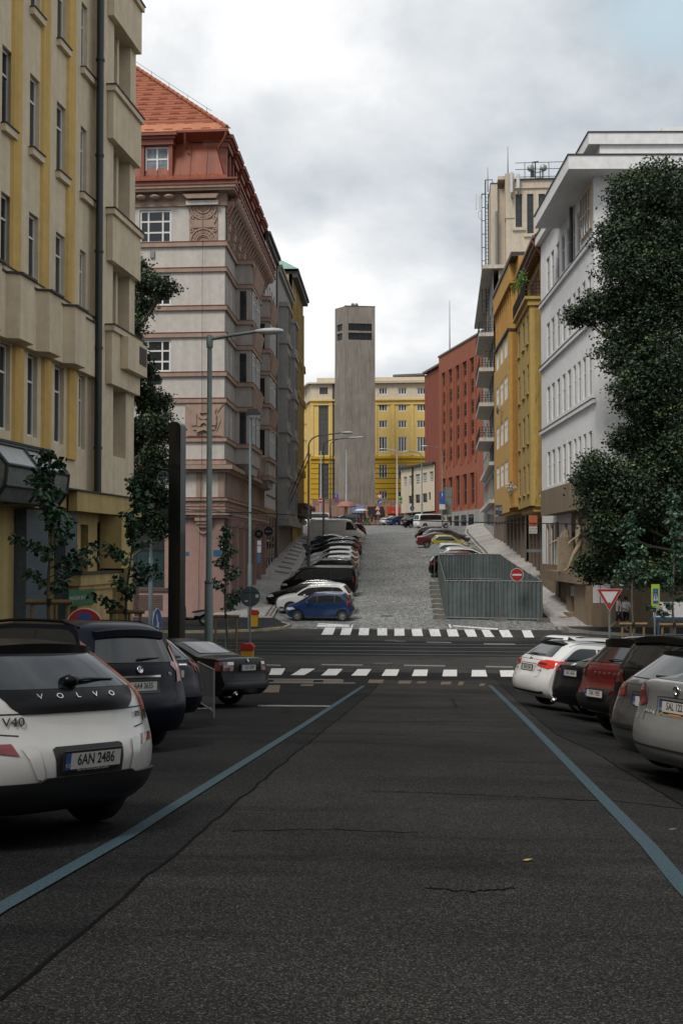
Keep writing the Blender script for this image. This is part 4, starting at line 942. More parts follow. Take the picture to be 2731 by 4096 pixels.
# ================================================================ white school on the right
WHT=stucco('white render',(.74,.74,.745),streak=.06); TAN=stucco('tan artificial stone',(.235,.18,.125),bump=.6,bscale=30,streak=.22)
Wd=Bld('white_school_building',(6.4,80),(7.75,62.6),'large white rendered building with deep eaves and a tan stone base on the right','building',vb=-5)
Ws=Bld('x',(7.75,62.6),(22,62.6),vb=-5,host=Wd)
hs=[]
wx=[(2187.5,2199.7),(2206,2218),(2227,2239.6),(2249,2261),(2270,2283.7),(2292.7,2303),(2311,2322),(2331,2343),(2352.8,2365.6)]
for i,(a,b) in enumerate(wx):
    u0,u1=sorted((Wd.u(a,1600),Wd.u(b,1600)))
    for j,(c,d) in enumerate(((16.5,18.7),(12.35,14.5),(8.15,10.4),(4.05,6.25))): 
        if j==0 and i>6: continue
        hs.append((u0,u1,c,d))
gfw=[(Wd.u(a,2200),Wd.u(b,2200),-1.2,1.5,.15) for a,b in ((2188,2196.5),(2204,2213),(2224,2234))]
sm=[(Wd.u(a,2300),Wd.u(b,2300),c,d,.3) for a,b,c,d in ((2182,2188,-2.0,-1.3),(2201,2208,-2.2,-1.5),(2220,2227.5,-2.9,-1.75),(2241,2250,-3.0,-1.8))]
Wd.wall('wall',WHT,0,Wd.len,2.4,20.2,hs,.16)
Wd.wall('lower_wall',WHT,0,Wd.u(2285,2300),-.9+0,2.4,[g for g in gfw if 1],.3)
Wd.wall('lower_wall',TAN,Wd.u(2285,2300),Wd.len,-5,2.4,[(Wd.u(2287,2300)+.2,Wd.u(2300,2300),-4.5,1.0,.5),(Wd.u(2318,2400),Wd.u(2338,2400),-3.6,-.2,1.2)],.5)
for h_ in hs: Wd.window(h_[0]+.02,h_[1]-.02,h_[2]+.02,h_[3]-.02,-.11,1,[.62])
for h_ in gfw: Wd.window(h_[0]+.02,h_[1]-.02,h_[2],h_[3],-.1,1,2,fmat=TAN)
mb=MB(); Wd.box(mb,.01,Wd.len-.5,-13,-.6,-5,20.2); Wd.part('core_wall',mb,WHT)
mb=MB(); 
for v_ in (16.15,12.0,7.8,3.72): Wd.box(mb,0,Wd.len+.1,0,.16,v_-.22,v_-.001)
Wd.part('string_course',mb,WHT)
mb=MB(); 
for v_ in (16.15,12.0,7.8,3.72): Wd.box(mb,0,Wd.len+.12,0,.19,v_,v_+.04)
Wd.part('flashing',mb,LEDGE)
# stone plinth, stepping window surrounds, canopy block
Wd.wall('stone_plinth',TAN,0,Wd.u(2285,2300),-5,-.9,sm,.25,w=.12)
mb=MB()
for g in gfw:
    Wd.box(mb,g[0]-.16,g[0]-.02,0,.04,-1.4,1.7); Wd.box(mb,g[1]+.02,g[1]+.16,0,.04,-1.4,1.7); Wd.box(mb,g[0]-.02,g[1]+.02,0,.04,1.52,1.7)
Wd.box(mb,Wd.u(2224,1960,.0),Wd.len+.9,.02,.95,2.1,3.6)
Wd.box(mb,Wd.u(2238,2300),Wd.len+.4,.14,.95,-1.75,-1.2)
Wd.box(mb,Wd.u(2300,2400),Wd.u(2316,2400),.02,.5,-5,-1.76); Wd.box(mb,Wd.u(2340,2400),Wd.len+.35,.02,.6,-5,-.9)
Wd.part('stone_block',mb,TAN)
mb=MB(); Wd.box(mb,Wd.u(2318,2400),Wd.u(2340,2400),.0,.9,-5,-3.4); Wd.box(mb,Wd.u(2312,2400),Wd.u(2342,2400),.0,1.3,-5,-3.6);Wd.part('entrance_steps',mb,TAN)
mb=MB(); Wd.box(mb,Wd.u(2322,2300),Wd.u(2338,2300),.51,.56,-2.6,-1.85) ; Wd.part('notice_case',mb,DARKM)
mb=MB(); Wd.box(mb,Wd.u(2323,2300),Wd.u(2337,2300),.561,.57,-2.5,-1.95); Wd.part('notice_sheet',mb,M('pale notice paper',(.35,.42,.5),rough=.4,var=.3,scale=8))
# roof slab and deep eave over the corner part
mb=MB(); u_=Wd.u(2254,849); Wd.box(mb,-.2,u_,-13,.35,20.2,20.75); Wd.box(mb,u_-1.2,Wd.len+1.35,-13,1.55,19.35,20.05); Wd.box(mb,u_,Wd.len+.1,-13,-.3,20.051,21.0); Wd.box(mb,u_+1.0,Wd.len+.25,-13,.3,21.0,21.6)
Wd.part('roof_eave',mb,WHT)
mb=MB(); Wd.box(mb,u_-1.25,Wd.len+1.4,-13,1.6,20.051,20.12); Wd.box(mb,-.25,u_-1.3,-13,.4,20.751,20.81); Wd.box(mb,u_+.95,Wd.len+.3,-13,.35,21.601,21.66)
Wd.part('flashing',mb,LEDGE)
mb=MB(); mb.tube([(Wd.u(2298,1100),-.18,16.2+5),(Wd.u(2298,1100),-.18,19.3+5)],.1,8); Wd.part('drain_pipe',mb,DARKM)
wu=(Wd.len-3.3,Wd.len-.5,16.8,19.1); mb=MB(); Wd.box(mb,wu[0]-.15,wu[1]+.15,.01,.05,wu[2]-.1,wu[3]+.1); Wd.part('window_surround',mb,CR); Wd.window(wu[0],wu[1],wu[2],wu[3],.06,4,2,fmat=CR,gmat=GLASS2,bar=.08)
# south face
hs=[(1.6+2.6*i,3.1+2.6*i,c,d) for i in range(5) for c,d in ((16.6,18.8),(12.4,14.6),(8.2,10.4),(4.1,6.3))]
Ws.wall('south_wall',WHT,0,Ws.len,2.4,20.2,hs,.3); 
for h_ in hs: Ws.window(h_[0]+.02,h_[1]-.02,h_[2]+.02,h_[3]-.02,-.24,2,[.62],fmat=CR)
Ws.wall('south_stone_wall',TAN,0,Ws.len,-5,2.4,[(7,9,-3.9,-1.8),(10.5,13.2,-3.6,-.8)],.5)
mb=MB(); Ws.box(mb,0.1,Ws.len,0,.2,15.9,16.2); Ws.part('string_course',mb,WHT)
mb=MB(); Ws.box(mb,-.3,4.6,.02,.55,-5,-1.2); Ws.box(mb,-.3,Ws.len,.02,.35,-1.15,-.4); Ws.box(mb,-.35,Ws.len,.02,.7,-.4,-.1); Ws.box(mb,4.62,Ws.len,.02,.25,-5,-3.0)
Ws.part('stone_block',mb,TAN)
mb=MB(); Ws.box(mb,4.4,15,-13,-5,21.6,23.6) ; Ws.part('penthouse',mb,WHT)
mb=MB(); Ws.box(mb,.15,.6,.56,.57,-2.7,-1.7); Ws.box(mb,-.25,.1,.56,.57,-2.7,-1.7); Ws.part('white_notice',mb,M('white notice',(.6,.6,.6),rough=.5,var=.2,scale=20))
Wd.finish()
# ================================================================ ochre house with balcony (right)
OC2=stucco('golden ochre render',(.46,.325,.115),streak=.2); ORG=stucco('orange render',(.50,.285,.085),streak=.12); ORG2=stucco('pale orange render',(.56,.36,.13),streak=.12)  # ORG2: the orange render with the street front's light put into its colour
CONCG=stucco('grey stone shopfront',(.17,.145,.12)); BRONZE=M('brown gutter metal',(.16,.07,.045),rough=.5)
def px(b,x,y=1500,w=0): return b.u(x,y,w)
O2=Bld('ochre_house_with_balcony',(6.35,92.2),(6.8,80.05),'golden ochre house with an iron balcony under its eave, beside the white building','building',vb=-3)
O2.wall('wall',OC2,0,O2.len,2.2,20.8,[],.2); mb=MB(); O2.box(mb,.01,O2.len-.01,-10,-.3,-3,20.8); O2.part('core_wall',mb,OC2)
wB=.95; ub1=O2.u(2120,1700,wB); ub0=O2.u(2071,1700,wB)
bh=[]
for x0,x1 in ((2073.5,2080.5),(2091,2099),(2108,2115)):
    for k in range(4):
        u0,u1=sorted((O2.u(x0,1700,wB),O2.u(x1,1700,wB))); c=3.95+3.43*k; bh.append((u0,u1,c,c+1.95))
O2.wall('bay_wall',OC2,ub0,ub1,3.0,17.0,bh,.14,w=wB)
mb=MB(); O2.box(mb,ub1-.2,ub1,0.0,wB-.001,3.0,17.0); O2.box(mb,ub0,ub1,.0,wB-.3,2.95,17); O2.box(mb,ub0+.3,ub1-.2,.0,wB-.2,2.6,2.95); O2.part('bay_side_wall',mb,OC2)
for h_ in bh: O2.window(h_[0]+.01,h_[1]-.01,h_[2]+.01,h_[3]-.01,wB-.1,1,[.66],fmat=M('tan frame',(.25,.19,.12),rough=.6))
mb=MB()
for h_ in bh: O2.box(mb,h_[0]-.08,h_[1]+.08,wB,wB+.12,h_[2]-.14,h_[2]-.02)
O2.part('window_sill',mb,OC2)
mb=MB(); O2.box(mb,ub0-.3,ub1+.25,0,wB+.35,17.0,17.2); O2.box(mb,ub0-.1,ub1+.12,0,wB+.15,16.6,16.999); O2.part('balcony_slab',mb,OC2)
mb=MB(); L0,L1_=ub0-.25,ub1+.2; W0=-(wB+.3)
def rail(p,q,n):
    for z in (0,.25,.5,.75,1.0): mb.tube([(p[0],p[1],20.2+z),(q[0],q[1],20.2+z)],.022,4)
    for i in range(n+1):
        t=i/n; x_,y_=p[0]+(q[0]-p[0])*t,p[1]+(q[1]-p[1])*t; mb.tube([(x_,y_,20.2),(x_,y_,21.25)],.02,4)
rail((L0,W0),(L1_,W0),22); rail((L1_,W0),(L1_,-.05),5); O2.part('balcony_railing',mb,BLACK)
mb=MB(); eu=O2.len+.0
mb.add([(-.0,-.9,20.9+3),(eu,-.9,20.9+3),(eu,2.5,23.6+3),(0,2.5,23.6+3)],[(0,1,2,3)]); O2.part('tiled_roof',mb,TILE)
mb=MB(); O2.box(mb,0,eu,0,.75,20.5,20.8); O2.box(mb,0,eu,.75,.95,20.75,20.95)
for i in range(20): O2.box(mb,.2+i*.6,.45+i*.6,.02,.6,20.25,20.499)
O2.part('eave',mb,BRONZE)
uw=[(ub0+.6+i*1.5,ub0+1.4+i*1.5,17.8,19.7) for i in range(4)]
mb=MB()
for a,b,c,d in uw: O2.window(a,b,c,d,.02,1,[.66],fmat=BRONZE)
sh=[(1+i*2.3,2.6+i*2.3,-2.5,1.8,.2) for i in range(5)]
O2.wall('ground_floor_wall',CONCG,0,O2.len,-3,2.2,sh,.5)
for h_ in sh: O2.window(h_[0]+.03,h_[1]-.03,h_[2],h_[3],-.14,2,[.7],fmat=BRONZE)
mb=MB(); O2.box(mb,O2.len-3.2,O2.len-.4,.05,1.1,-.15,.05); O2.part('shop_canopy',mb,STEEL)
mb=MB(); mb.tube([(O2.len-.1,-1,23.6),(O2.len-.05,-.3,22.6),(O2.len-.05,-.2,21)],.08,8); O2.part('drain_pipe',mb,BRONZE)
O2.finish()
# ================================================================ orange house
O3=Bld('orange_house',(4.85,117.8),(6.2,92.3),'orange house with a columned loggia on top and a satellite dish','building',vb=-2.5)
O3.wall('wall',ORG,0,O3.len,3.2,17.3,[],.2); mb=MB(); O3.box(mb,.01,O3.len-.01,-10,-.3,-2.5,21.9); O3.part('core_wall',mb,ORG)
wB=1.0; c0=O3.u(1980,1700,wB); c1=O3.u(2036,1700,wB); bh=[]
for x0,x1 in ((1985.5,1996),(2001.5,2012.5),(2017.5,2030)):
    for k in range(4): u0,u1=sorted((O3.u(x0,1700,wB),O3.u(x1,1700,wB))); c=5.25+3.42*k; bh.append((u0,u1,c,c+1.9))
O3.wall('bay_wall',ORG2,c0,c1,3.0,17.3,bh,.15,w=wB)
mb=MB(); O3.box(mb,c1-.2,c1,0,wB-.001,3.3,17.3); O3.box(mb,c0,c1,0,wB-.25,2.95,17.29); O3.box(mb,c1+.001,O3.len,0,wB*.9,3.3,4.6); O3.part('bay_side_wall',mb,ORG)
for h_ in bh: O3.window(h_[0]+.01,h_[1]-.01,h_[2]+.01,h_[3]-.01,wB-.08,4,[.7],gmat=M('white blind',(.45,.46,.48),rough=.5,var=.2,scale=4))
mb=MB(); O3.box(mb,c0-.1,c1+.1,0,wB+.15,17.3,17.45); O3.part('flashing',mb,LEDGE)
mb=MB()
for i in range(9): u_=c1-.4-i*1.6; O3.box(mb,u_-.35,u_,.3,.75,17.46,21.0)
O3.box(mb,c1-13.5,c1+.2,.05,.95,21.0,22.6); O3.box(mb,c1-.01,O3.len,.02,.5,17.4,22.6); O3.part('loggia_column',mb,ORG)
mb=MB(); O3.box(mb,c1-13.6,O3.len-.2,-9,1.05,22.601,22.95); O3.part('roof_edge',mb,LEDGE)
mb=MB(); mb.lathe([(0,0),(.25,.04),(.42,.14),(.45,.18)],16,(c0+6,-wB-.5,14.2),axis='y'); mb.tube([(c0+6,-wB-.4,14.2),(c0+6,-wB,14)],.03,5); O3.part('satellite_dish',mb,STEEL)
sh=[(1+i*2.7,2.6+i*2.7,-2.5,2.6,.8) for i in range(9)]
O3.wall('ground_floor_wall',CONCG,0,O3.len,-2.5,3.2,sh,.8)
mb=MB()
for h_ in sh: O3.box(mb,h_[0],h_[1],-.8,-.75,h_[2],h_[3])
O3.part('doorway',mb,DOOR); O3.finish()
# ================================================================ grey balcony house + tall cream block
GC=stucco('grey concrete render',(.30,.29,.27),streak=.25); CW=stucco('off white balcony',(.52,.49,.45),streak=.25)
O4=Bld('grey_balcony_house',(4.85,150),(4.85,118),'grey house with a stack of white balconies with black rails beside the red brick building','building',vb=-1)
rw=[(5.5+3.4*i,7.6+3.4*i) for i in range(6)]
hs=[(1+i*5.2,4.6+i*5.2,c,d) for i in range(6) for c,d in rw]
O4.wall('wall',GC,0,O4.len,-1,27.6,hs,.3)
for h_ in hs: O4.window(h_[0],h_[1],h_[2],h_[3],-.2,4,[.6],gmat=GLASS2)
mb=MB(); O4.box(mb,.01,O4.len-.01,-10,-.5,-1,27.6); O4.part('core_wall',mb,GC)
mb=MB(); O4.box(mb,0,O4.len+.4,-10,1.1,27.6,27.95); O4.part('roof_eave',mb,CW)
mb=MB(); mr=MB()
b1=O4.len-.05; b0=b1-13
for k,v_ in enumerate((11.0,14.45,17.9,21.35)):
    mb.prism([(b0,0),(b0+1.2,-1.45),(b1-.0,-1.45),(b1,0)],v_+1-.35,v_+1+.02,'z')
    for zz in (.25,.5,.75,1.05):
        mr.tube([(b0+1.2,-1.4,v_+1+zz),(b1,-1.4,v_+1+zz)],.025,4); mr.tube([(b1,-1.4,v_+1+zz),(b1,-.02,v_+1+zz)],.025,4)
    for i in range(12): u_=b0+1.2+(b1-b0-1.2)*i/11; mr.tube([(u_,-1.4,v_+1),(u_,-1.4,v_+2.08)],.025,4)
    for i in range(5): mr.tube([(b1,-1.4*i/5,v_+1),(b1,-1.4*i/5,v_+2.08)],.02,4)
O4.part('balcony_slab',mb,CW); O4.part('balcony_railing',mr,BLACK)
mb=MB(); 
for v_ in (4.6,8.3): O4.box(mb,2,O4.len,0,.5,v_,v_+.35)
O4.part('belt_course',mb,CW)
mb=MB(); 
for i in range(9): O4.box(mb,1+i*3.4,3+i*3.4,.0,.04,1.5,4.2)
O4.part('shop_window',mb,GLASS); O4.finish()
zx=lambda x:1700+x*.3827; zy=lambda y_:450+y_*.3827
TY=126.0; a_=onY(zx(845),1000,TY); b_=onY(zx(1560),1000,TY)
C5=Bld('tall_cream_block',(a_.x,TY),(b_.x,TY),'tall cream rendered block with narrow barred windows and antennas on its roof','building',vb=0)
top=C5.v(zx(1100),zy(705)); hs=[C5.rect(zx(a),zx(b),zy(c),zy(d)) for a,b,c,d in ((945,1012,852,1200),(1065,1132,850,1265),(1186,1252,850,1400),(1306,1371,847,1013))]
C5.wall('wall',stucco('warm cream render',(.50,.43,.345),streak=.15),0,C5.len,0,top,hs,.3); CRM=MATS['warm cream render']
for h_ in hs: C5.window(h_[0],h_[1],h_[2],h_[3],-.2,3,max(3,int((h_[3]-h_[2])*1.4)),fmat=DARKM,gmat=M('blue glass',(.03,.045,.055),rough=.15,var=.4),bar=.07)
mb=MB(); C5.box(mb,.01,C5.len-.01,-13,-.45,0,top); 
lft=onY(zx(745),1000,TY+.6); u_=(lft.x-a_.x); t2=C5.v(zx(700),zy(728)); C5.box(mb,-1.55,-.85,-10,-.6,0,t2); C5.box(mb,-.86,.0,-6,-1.2,0,t2-.4)
C5.box(mb,-.8,.3,-4,-.3,C5.v(zx(800),zy(690)),C5.v(zx(800),zy(655))); C5.box(mb,-.05,.9,-6,.08,top-4,C5.v(zx(860),zy(638))); C5.part('core_wall',mb,CRM)
mb=MB()
for h_,l_ in ((hs[0],1),(hs[1],1),(hs[3],1)): C5.box(mb,h_[0]-.35,h_[1]+.35,0,.2,h_[2]-.35,h_[2]-.03)
C5.box(mb,.9,C5.len,0,.15,top-.9,top-.75); C5.part('window_sill',mb,CRM)
mb=MB(); C5.box(mb,.9,C5.len,-13,.2,top+.001,top+.12); C5.box(mb,-1.6,-.8,-10,-.55,t2+.001,t2+.1); C5.part('flashing',mb,LEDGE)
mb=MB()
for zz in (.4,1.2,1.9): mb.tube([(1,.2,top+zz),(C5.len,.2,top+zz)],.035,4)
for i in range(5): mb.tube([(2+i*2.5,.2,top),(2+i*2.5,.2,top+1.9)],.035,4)
C5.part('roof_railing',mb,DARKM)
mb=MB(); mb.tube([(-.95,.4,t2-24),(-.95,.4,t2-3)],.13,8); C5.part('drain_pipe',mb,STEEL); C5.finish()
# antennas on the block (things of their own)
def W(b,u,w_,v): q=b.me@Vector((u,-w_,v-b.vb)); return q
def panel_antenna(b,px0,px1,py0,py1,w_,label):
    q=b.rect(px0,px1,py0,py1,w_); mb=MB(); r_=(q[1]-q[0])/2; h_=q[3]-q[2]
    mb.prism([(r_*math.cos(t)*1.0,r_*.7*math.sin(t)) for t in [k*PI/5 for k in range(10)]],0,h_,'z'); o=mb.obj('antenna_panel',M('pale grey plastic',(.48,.5,.5),rough=.5,var=.05))
    root=empty('antenna',W(b,(q[0]+q[1])/2,w_,q[2]),0,label,'antenna','antennas on the tall cream block'); o.parent=root
    m2=MB(); m2.tube([(0,.3,-.6),(0,.3,h_)],.05,6); m2.tube([(0,0,0),(0,.02,-.55),(.1,.3,-.6)],.09,6); m2.box(-.05,.05,.1,1.0,h_*.3,h_*.3+.08); m2.box(-.05,.05,.1,1.0,h_*.75,h_*.75+.08); m2.obj('mast',STEEL,root)
panel_antenna(C5,zx(888),zx(918),zy(626),zy(835),.6,'longer white panel antenna at the corner of the tall cream block')
panel_antenna(C5,zx(952),zx(990),zy(645),zy(792),.6,'shorter white panel antenna right of the longer one on the cream block')
def lad(b):
    q0=C5.rect(zx(592),zx(632),zy(853),zy(2110),-1); u0,u1,v0,v1=q0
    root=empty('ladder_mast',W(C5,u1,-1,v0),0,'black steel ladder mast carrying small antennas on the left edge of the cream block','antenna mast'); mb=MB(); h_=v1-v0; w_=u1-u0
    mb.tube([(-w_,0,0),(-w_,0,h_)],.05,5); mb.tube([(0,0,-4),(0,0,h_+1.5)],.07,5); mb.tube([(.3,0,-4),(.3,0,h_)],.05,5); mb.tube([(-w_,0,h_),(0,0,h_)],.07,5); mb.tube([(-w_,0,0),(0,0,0)],.07,5)
    mb.tube([(0,0,h_+1.5),(.75,0,h_+1.5),(.75,0,h_+1.2)],.05,5)
    for i in range(34): z_=h_*i/33; mb.tube([(0,0,z_),(.3,0,z_)],.03,4)
    for i in range(1,9): mb.tube([(-w_,0,h_*i/9),(0,0,h_*i/9)],.04,4)
    mb.obj('mast',DARKM,root)
    for i,(dx,dz,hh) in enumerate(((-.28,-1.5,1.35),(-.62,-1.6,1.6),(-.12,-1.8,1.3))):
        m2=MB(); m2.box(-w_+dx,-w_+dx+.12,-.1,.1,h_+dz,h_+dz+hh); m2.obj('panel',MATS['pale grey plastic'],root)
    m2=MB(); m2.tube([(-w_,0,h_-1.6),(-w_-.35,0,h_-1.9),(-w_-.3,0,h_-2.5),(-w_,0,h_-2.8)],.02,5); m2.obj('cable',BLACK,root)
lad(C5)
def rod(b,x,y0,y1,w_,label,grp='lightning rods on the roofs'):
    v1=b.v(zx(x),zy(y1),w_); v0=b.v(zx(x),zy(y0),w_); mb=MB(); mb.tube([(0,0,0),(0,0,v1-v0)],[.06,.02],5); o=mb.obj('lightning_rod',DARKM); o.location=W(b,b.u(zx(x),1000,w_),w_,v0); tag(o,label,'lightning rod',grp)
rod(C5,868,635,352,-1,'tallest thin lightning rod on the cream block, above the long panel antenna'); rod(C5,657,830,575,-1,'thin lightning rod at the left edge of the cream block, above the ladder mast'); rod(C5,1158,640,515,-2,'short thin rod between two round dishes on the cream block roof')
for x,lab in ((1105,'small round dish left of the dark box on the cream block roof'),(1240,'small round dish right of the dark box on the cream block roof')):
    mb=MB(); mb.lathe([(0,0),(.25,.03),(.36,.10),(.38,.12)],14,(0,-.3,1.5),axis='y'); mb.tube([(0,-.15,0),(0,-.15,1.5)],.04,5); o=mb.obj('dish_antenna',STEEL); o.location=W(C5,C5.u(zx(x),1000,-1),-1,top); tag(o,lab,'antenna','dish antennas on the tall cream block')
mb=MB(); mb.box(-.5,-.1,-.15,.15,.6,1.3); mb.tube([(0,0,0),(0,0,2.2)],.07,5); mb.tube([(-.3,0,2.2),(.35,0,2.25)],.06,5); mb.tube([(-.3,0,2.2),(-.2,0,1.5),(.1,0,1.6)],.05,5); mb.tube([(.1,0,.5),(.75,0,.5)],.05,5); mb.tube([(.1,0,1.1),(.75,0,1.15)],.05,5); mb.tube([(.5,0,0),(.5,0,1.5)],.06,5); mb.tube([(.75,0,0),(.75,0,1.7)],.05,5)
o=mb.obj('roof_equipment',DARKM); o.location=W(C5,C5.u(zx(1155),1000,-1),-1,top); tag(o,'black steel equipment frame on the cream block roof between the dishes','roof equipment')
# ================================================================ red brick building
RB=M('red brick',(.24,.062,.034),rough=.9,var=.3,scale=3,bump=.4,bscale=14,streak=.2); RP=M('terracotta facing',(.29,.088,.045),rough=.85,var=.15,streak=.2)
RD=Bld('red_brick_building',(-.8,181),(5.4,159),'red brick office building with tall recessed window strips on the right uphill','building',vb=2)
f3=lambda x:1700+x*.5316; g3=lambda y_:1250+y_*.5316
top=29.0; cols3=[(124,160),(174,212),(228,267),(280,322),(335,378)]
v0=RD.v(f3(190),g3(1160)); v1=RD.v(f3(190),g3(425)); v2=RD.v(f3(190),g3(1478)); v3=RD.v(f3(190),g3(1240))
hs=[]
for a,b in cols3:
    u0,u1=RD.u(f3(a),1700),RD.u(f3(b),1700); hs+= [(u0,u1,v0,v1,.4),(u0,u1,v2,v3,.4)]
RD.wall('wall',RP,0,RD.len,2,top,hs,.9)
mb=MB(); RD.box(mb,.01,RD.len+8,-12,-1.0,2,top-.01); RD.box(mb,-9.5,-.01,-4,-.3,2,RD.v(f3(100),g3(410))) ; RD.part('brick_core_wall',mb,RB)
mb=MB(); ms=MB(); 
for a,b,c,d,e_ in hs:
    n_=5 if c==v0 else 1; st=(d-c)/n_
    for i in range(n_):
        w0=c+st*i+(.9 if n_>1 else .4); w1=c+st*(i+1)-.15
        RD.window(a+.05,b-.05,w0,w1,-.3,2,2,fmat=M('brown frame',(.12,.05,.04),rough=.6),bar=.12)
        RD.box(mb,a,b,-.38,-.28,c+st*i,w0-.01)
    RD.box(mb,b-.01,b+.55,0,.18,c,d)
RD.part('spandrel',mb,RP)
mb=MB(); RD.box(mb,-.1,RD.len,-12,.15,top,top+.25); RD.box(mb,-9.5,0,-4,.1,RD.v(f3(80),g3(410)),RD.v(f3(80),g3(410))+.3); RD.part('coping',mb,CONCG)
mb=MB(); RD.box(mb,0,RD.len,.0,.25,2,v2-.5); RD.part('stone_plinth',mb,GC)
mb=MB()
for a,b,c,d,e_ in hs[1::2]: RD.box(mb,a+.1,b-.1,.251,.27,v2-2.6,v2-1.1)
RD.part('basement_window',mb,GLASS); RD.finish()
rodm=MB(); rodm.tube([(0,0,0),(0,0,9)],[.1,.03],5); o=rodm.obj('lightning_rod',DARKM); o.location=RD.me@Vector((-1,2,27)); tag(o,'thin lightning rod at the far corner of the red brick building','lightning rod','lightning rods on the roofs')
# ================================================================ cars
def paintm(name,col,metal=.0,rough=.30,coat=.6,spec=.5): return M(name,col,spec=spec,rough=rough,var=.05,scale=6,metal=metal,coat=coat)
BODY=paintm('car paint base',(.5,.5,.5))
CG=M('car glass',(.010,.013,.015),rough=.04,var=0,spec=.7); TRIM=M('car trim',(.012,.012,.013),rough=.5,var=0); RUB=M('tyre rubber',(.018,.018,.018),rough=.85,var=.2,scale=20)
RIMM=M('alloy rim',(.35,.36,.37),rough=.3,var=.1,metal=.7); REDL=M('red lamp lens',(.20,.008,.008),rough=.12,var=.25,scale=12,coat=1); REDB=M('bright red lamp lens',(.62,.03,.02),rough=.12,var=.2,scale=12,coat=1)
CLR=M('clear lamp lens',(.55,.58,.6),rough=.1,var=.3,scale=15,coat=1); CHR=M('chrome',(.6,.61,.62),rough=.12,var=0,metal=1); PLW=M('plate white',(.46,.45,.43),rough=.45,var=.08); PLB=M('plate blue',(.03,.08,.25),rough=.4,var=0)
INK=M('plate ink',(.02,.02,.02),rough=.5,var=0); SHUT=M('panel gap',(.006,.006,.006),rough=.7,var=0)
def smooth(pts,step=.05,rad=2):
    o=[]
    for (a,b),(c,d) in zip(pts,pts[1:]):
        n_=max(1,int(math.hypot(c-a,d-b)/step))
        for i in range(n_): o.append((a+(c-a)*i/n_,b+(d-b)*i/n_))
    o.append(pts[-1])
    for _ in range(rad):
        o=[o[0]]+[((p[0]+2*q[0]+r[0])/4,(p[1]+2*q[1]+r[1])/4) for p,q,r in zip(o,o[1:],o[2:])]+[o[-1]]
    return o
def interp(pts,x):
    if x<=pts[0][0]: return pts[0][1]
    for (a,b),(c,d) in zip(pts,pts[1:]):
        if x<=c: return b+(d-b)*(x-a)/(c-a) if c>a else d
    return pts[-1][1]
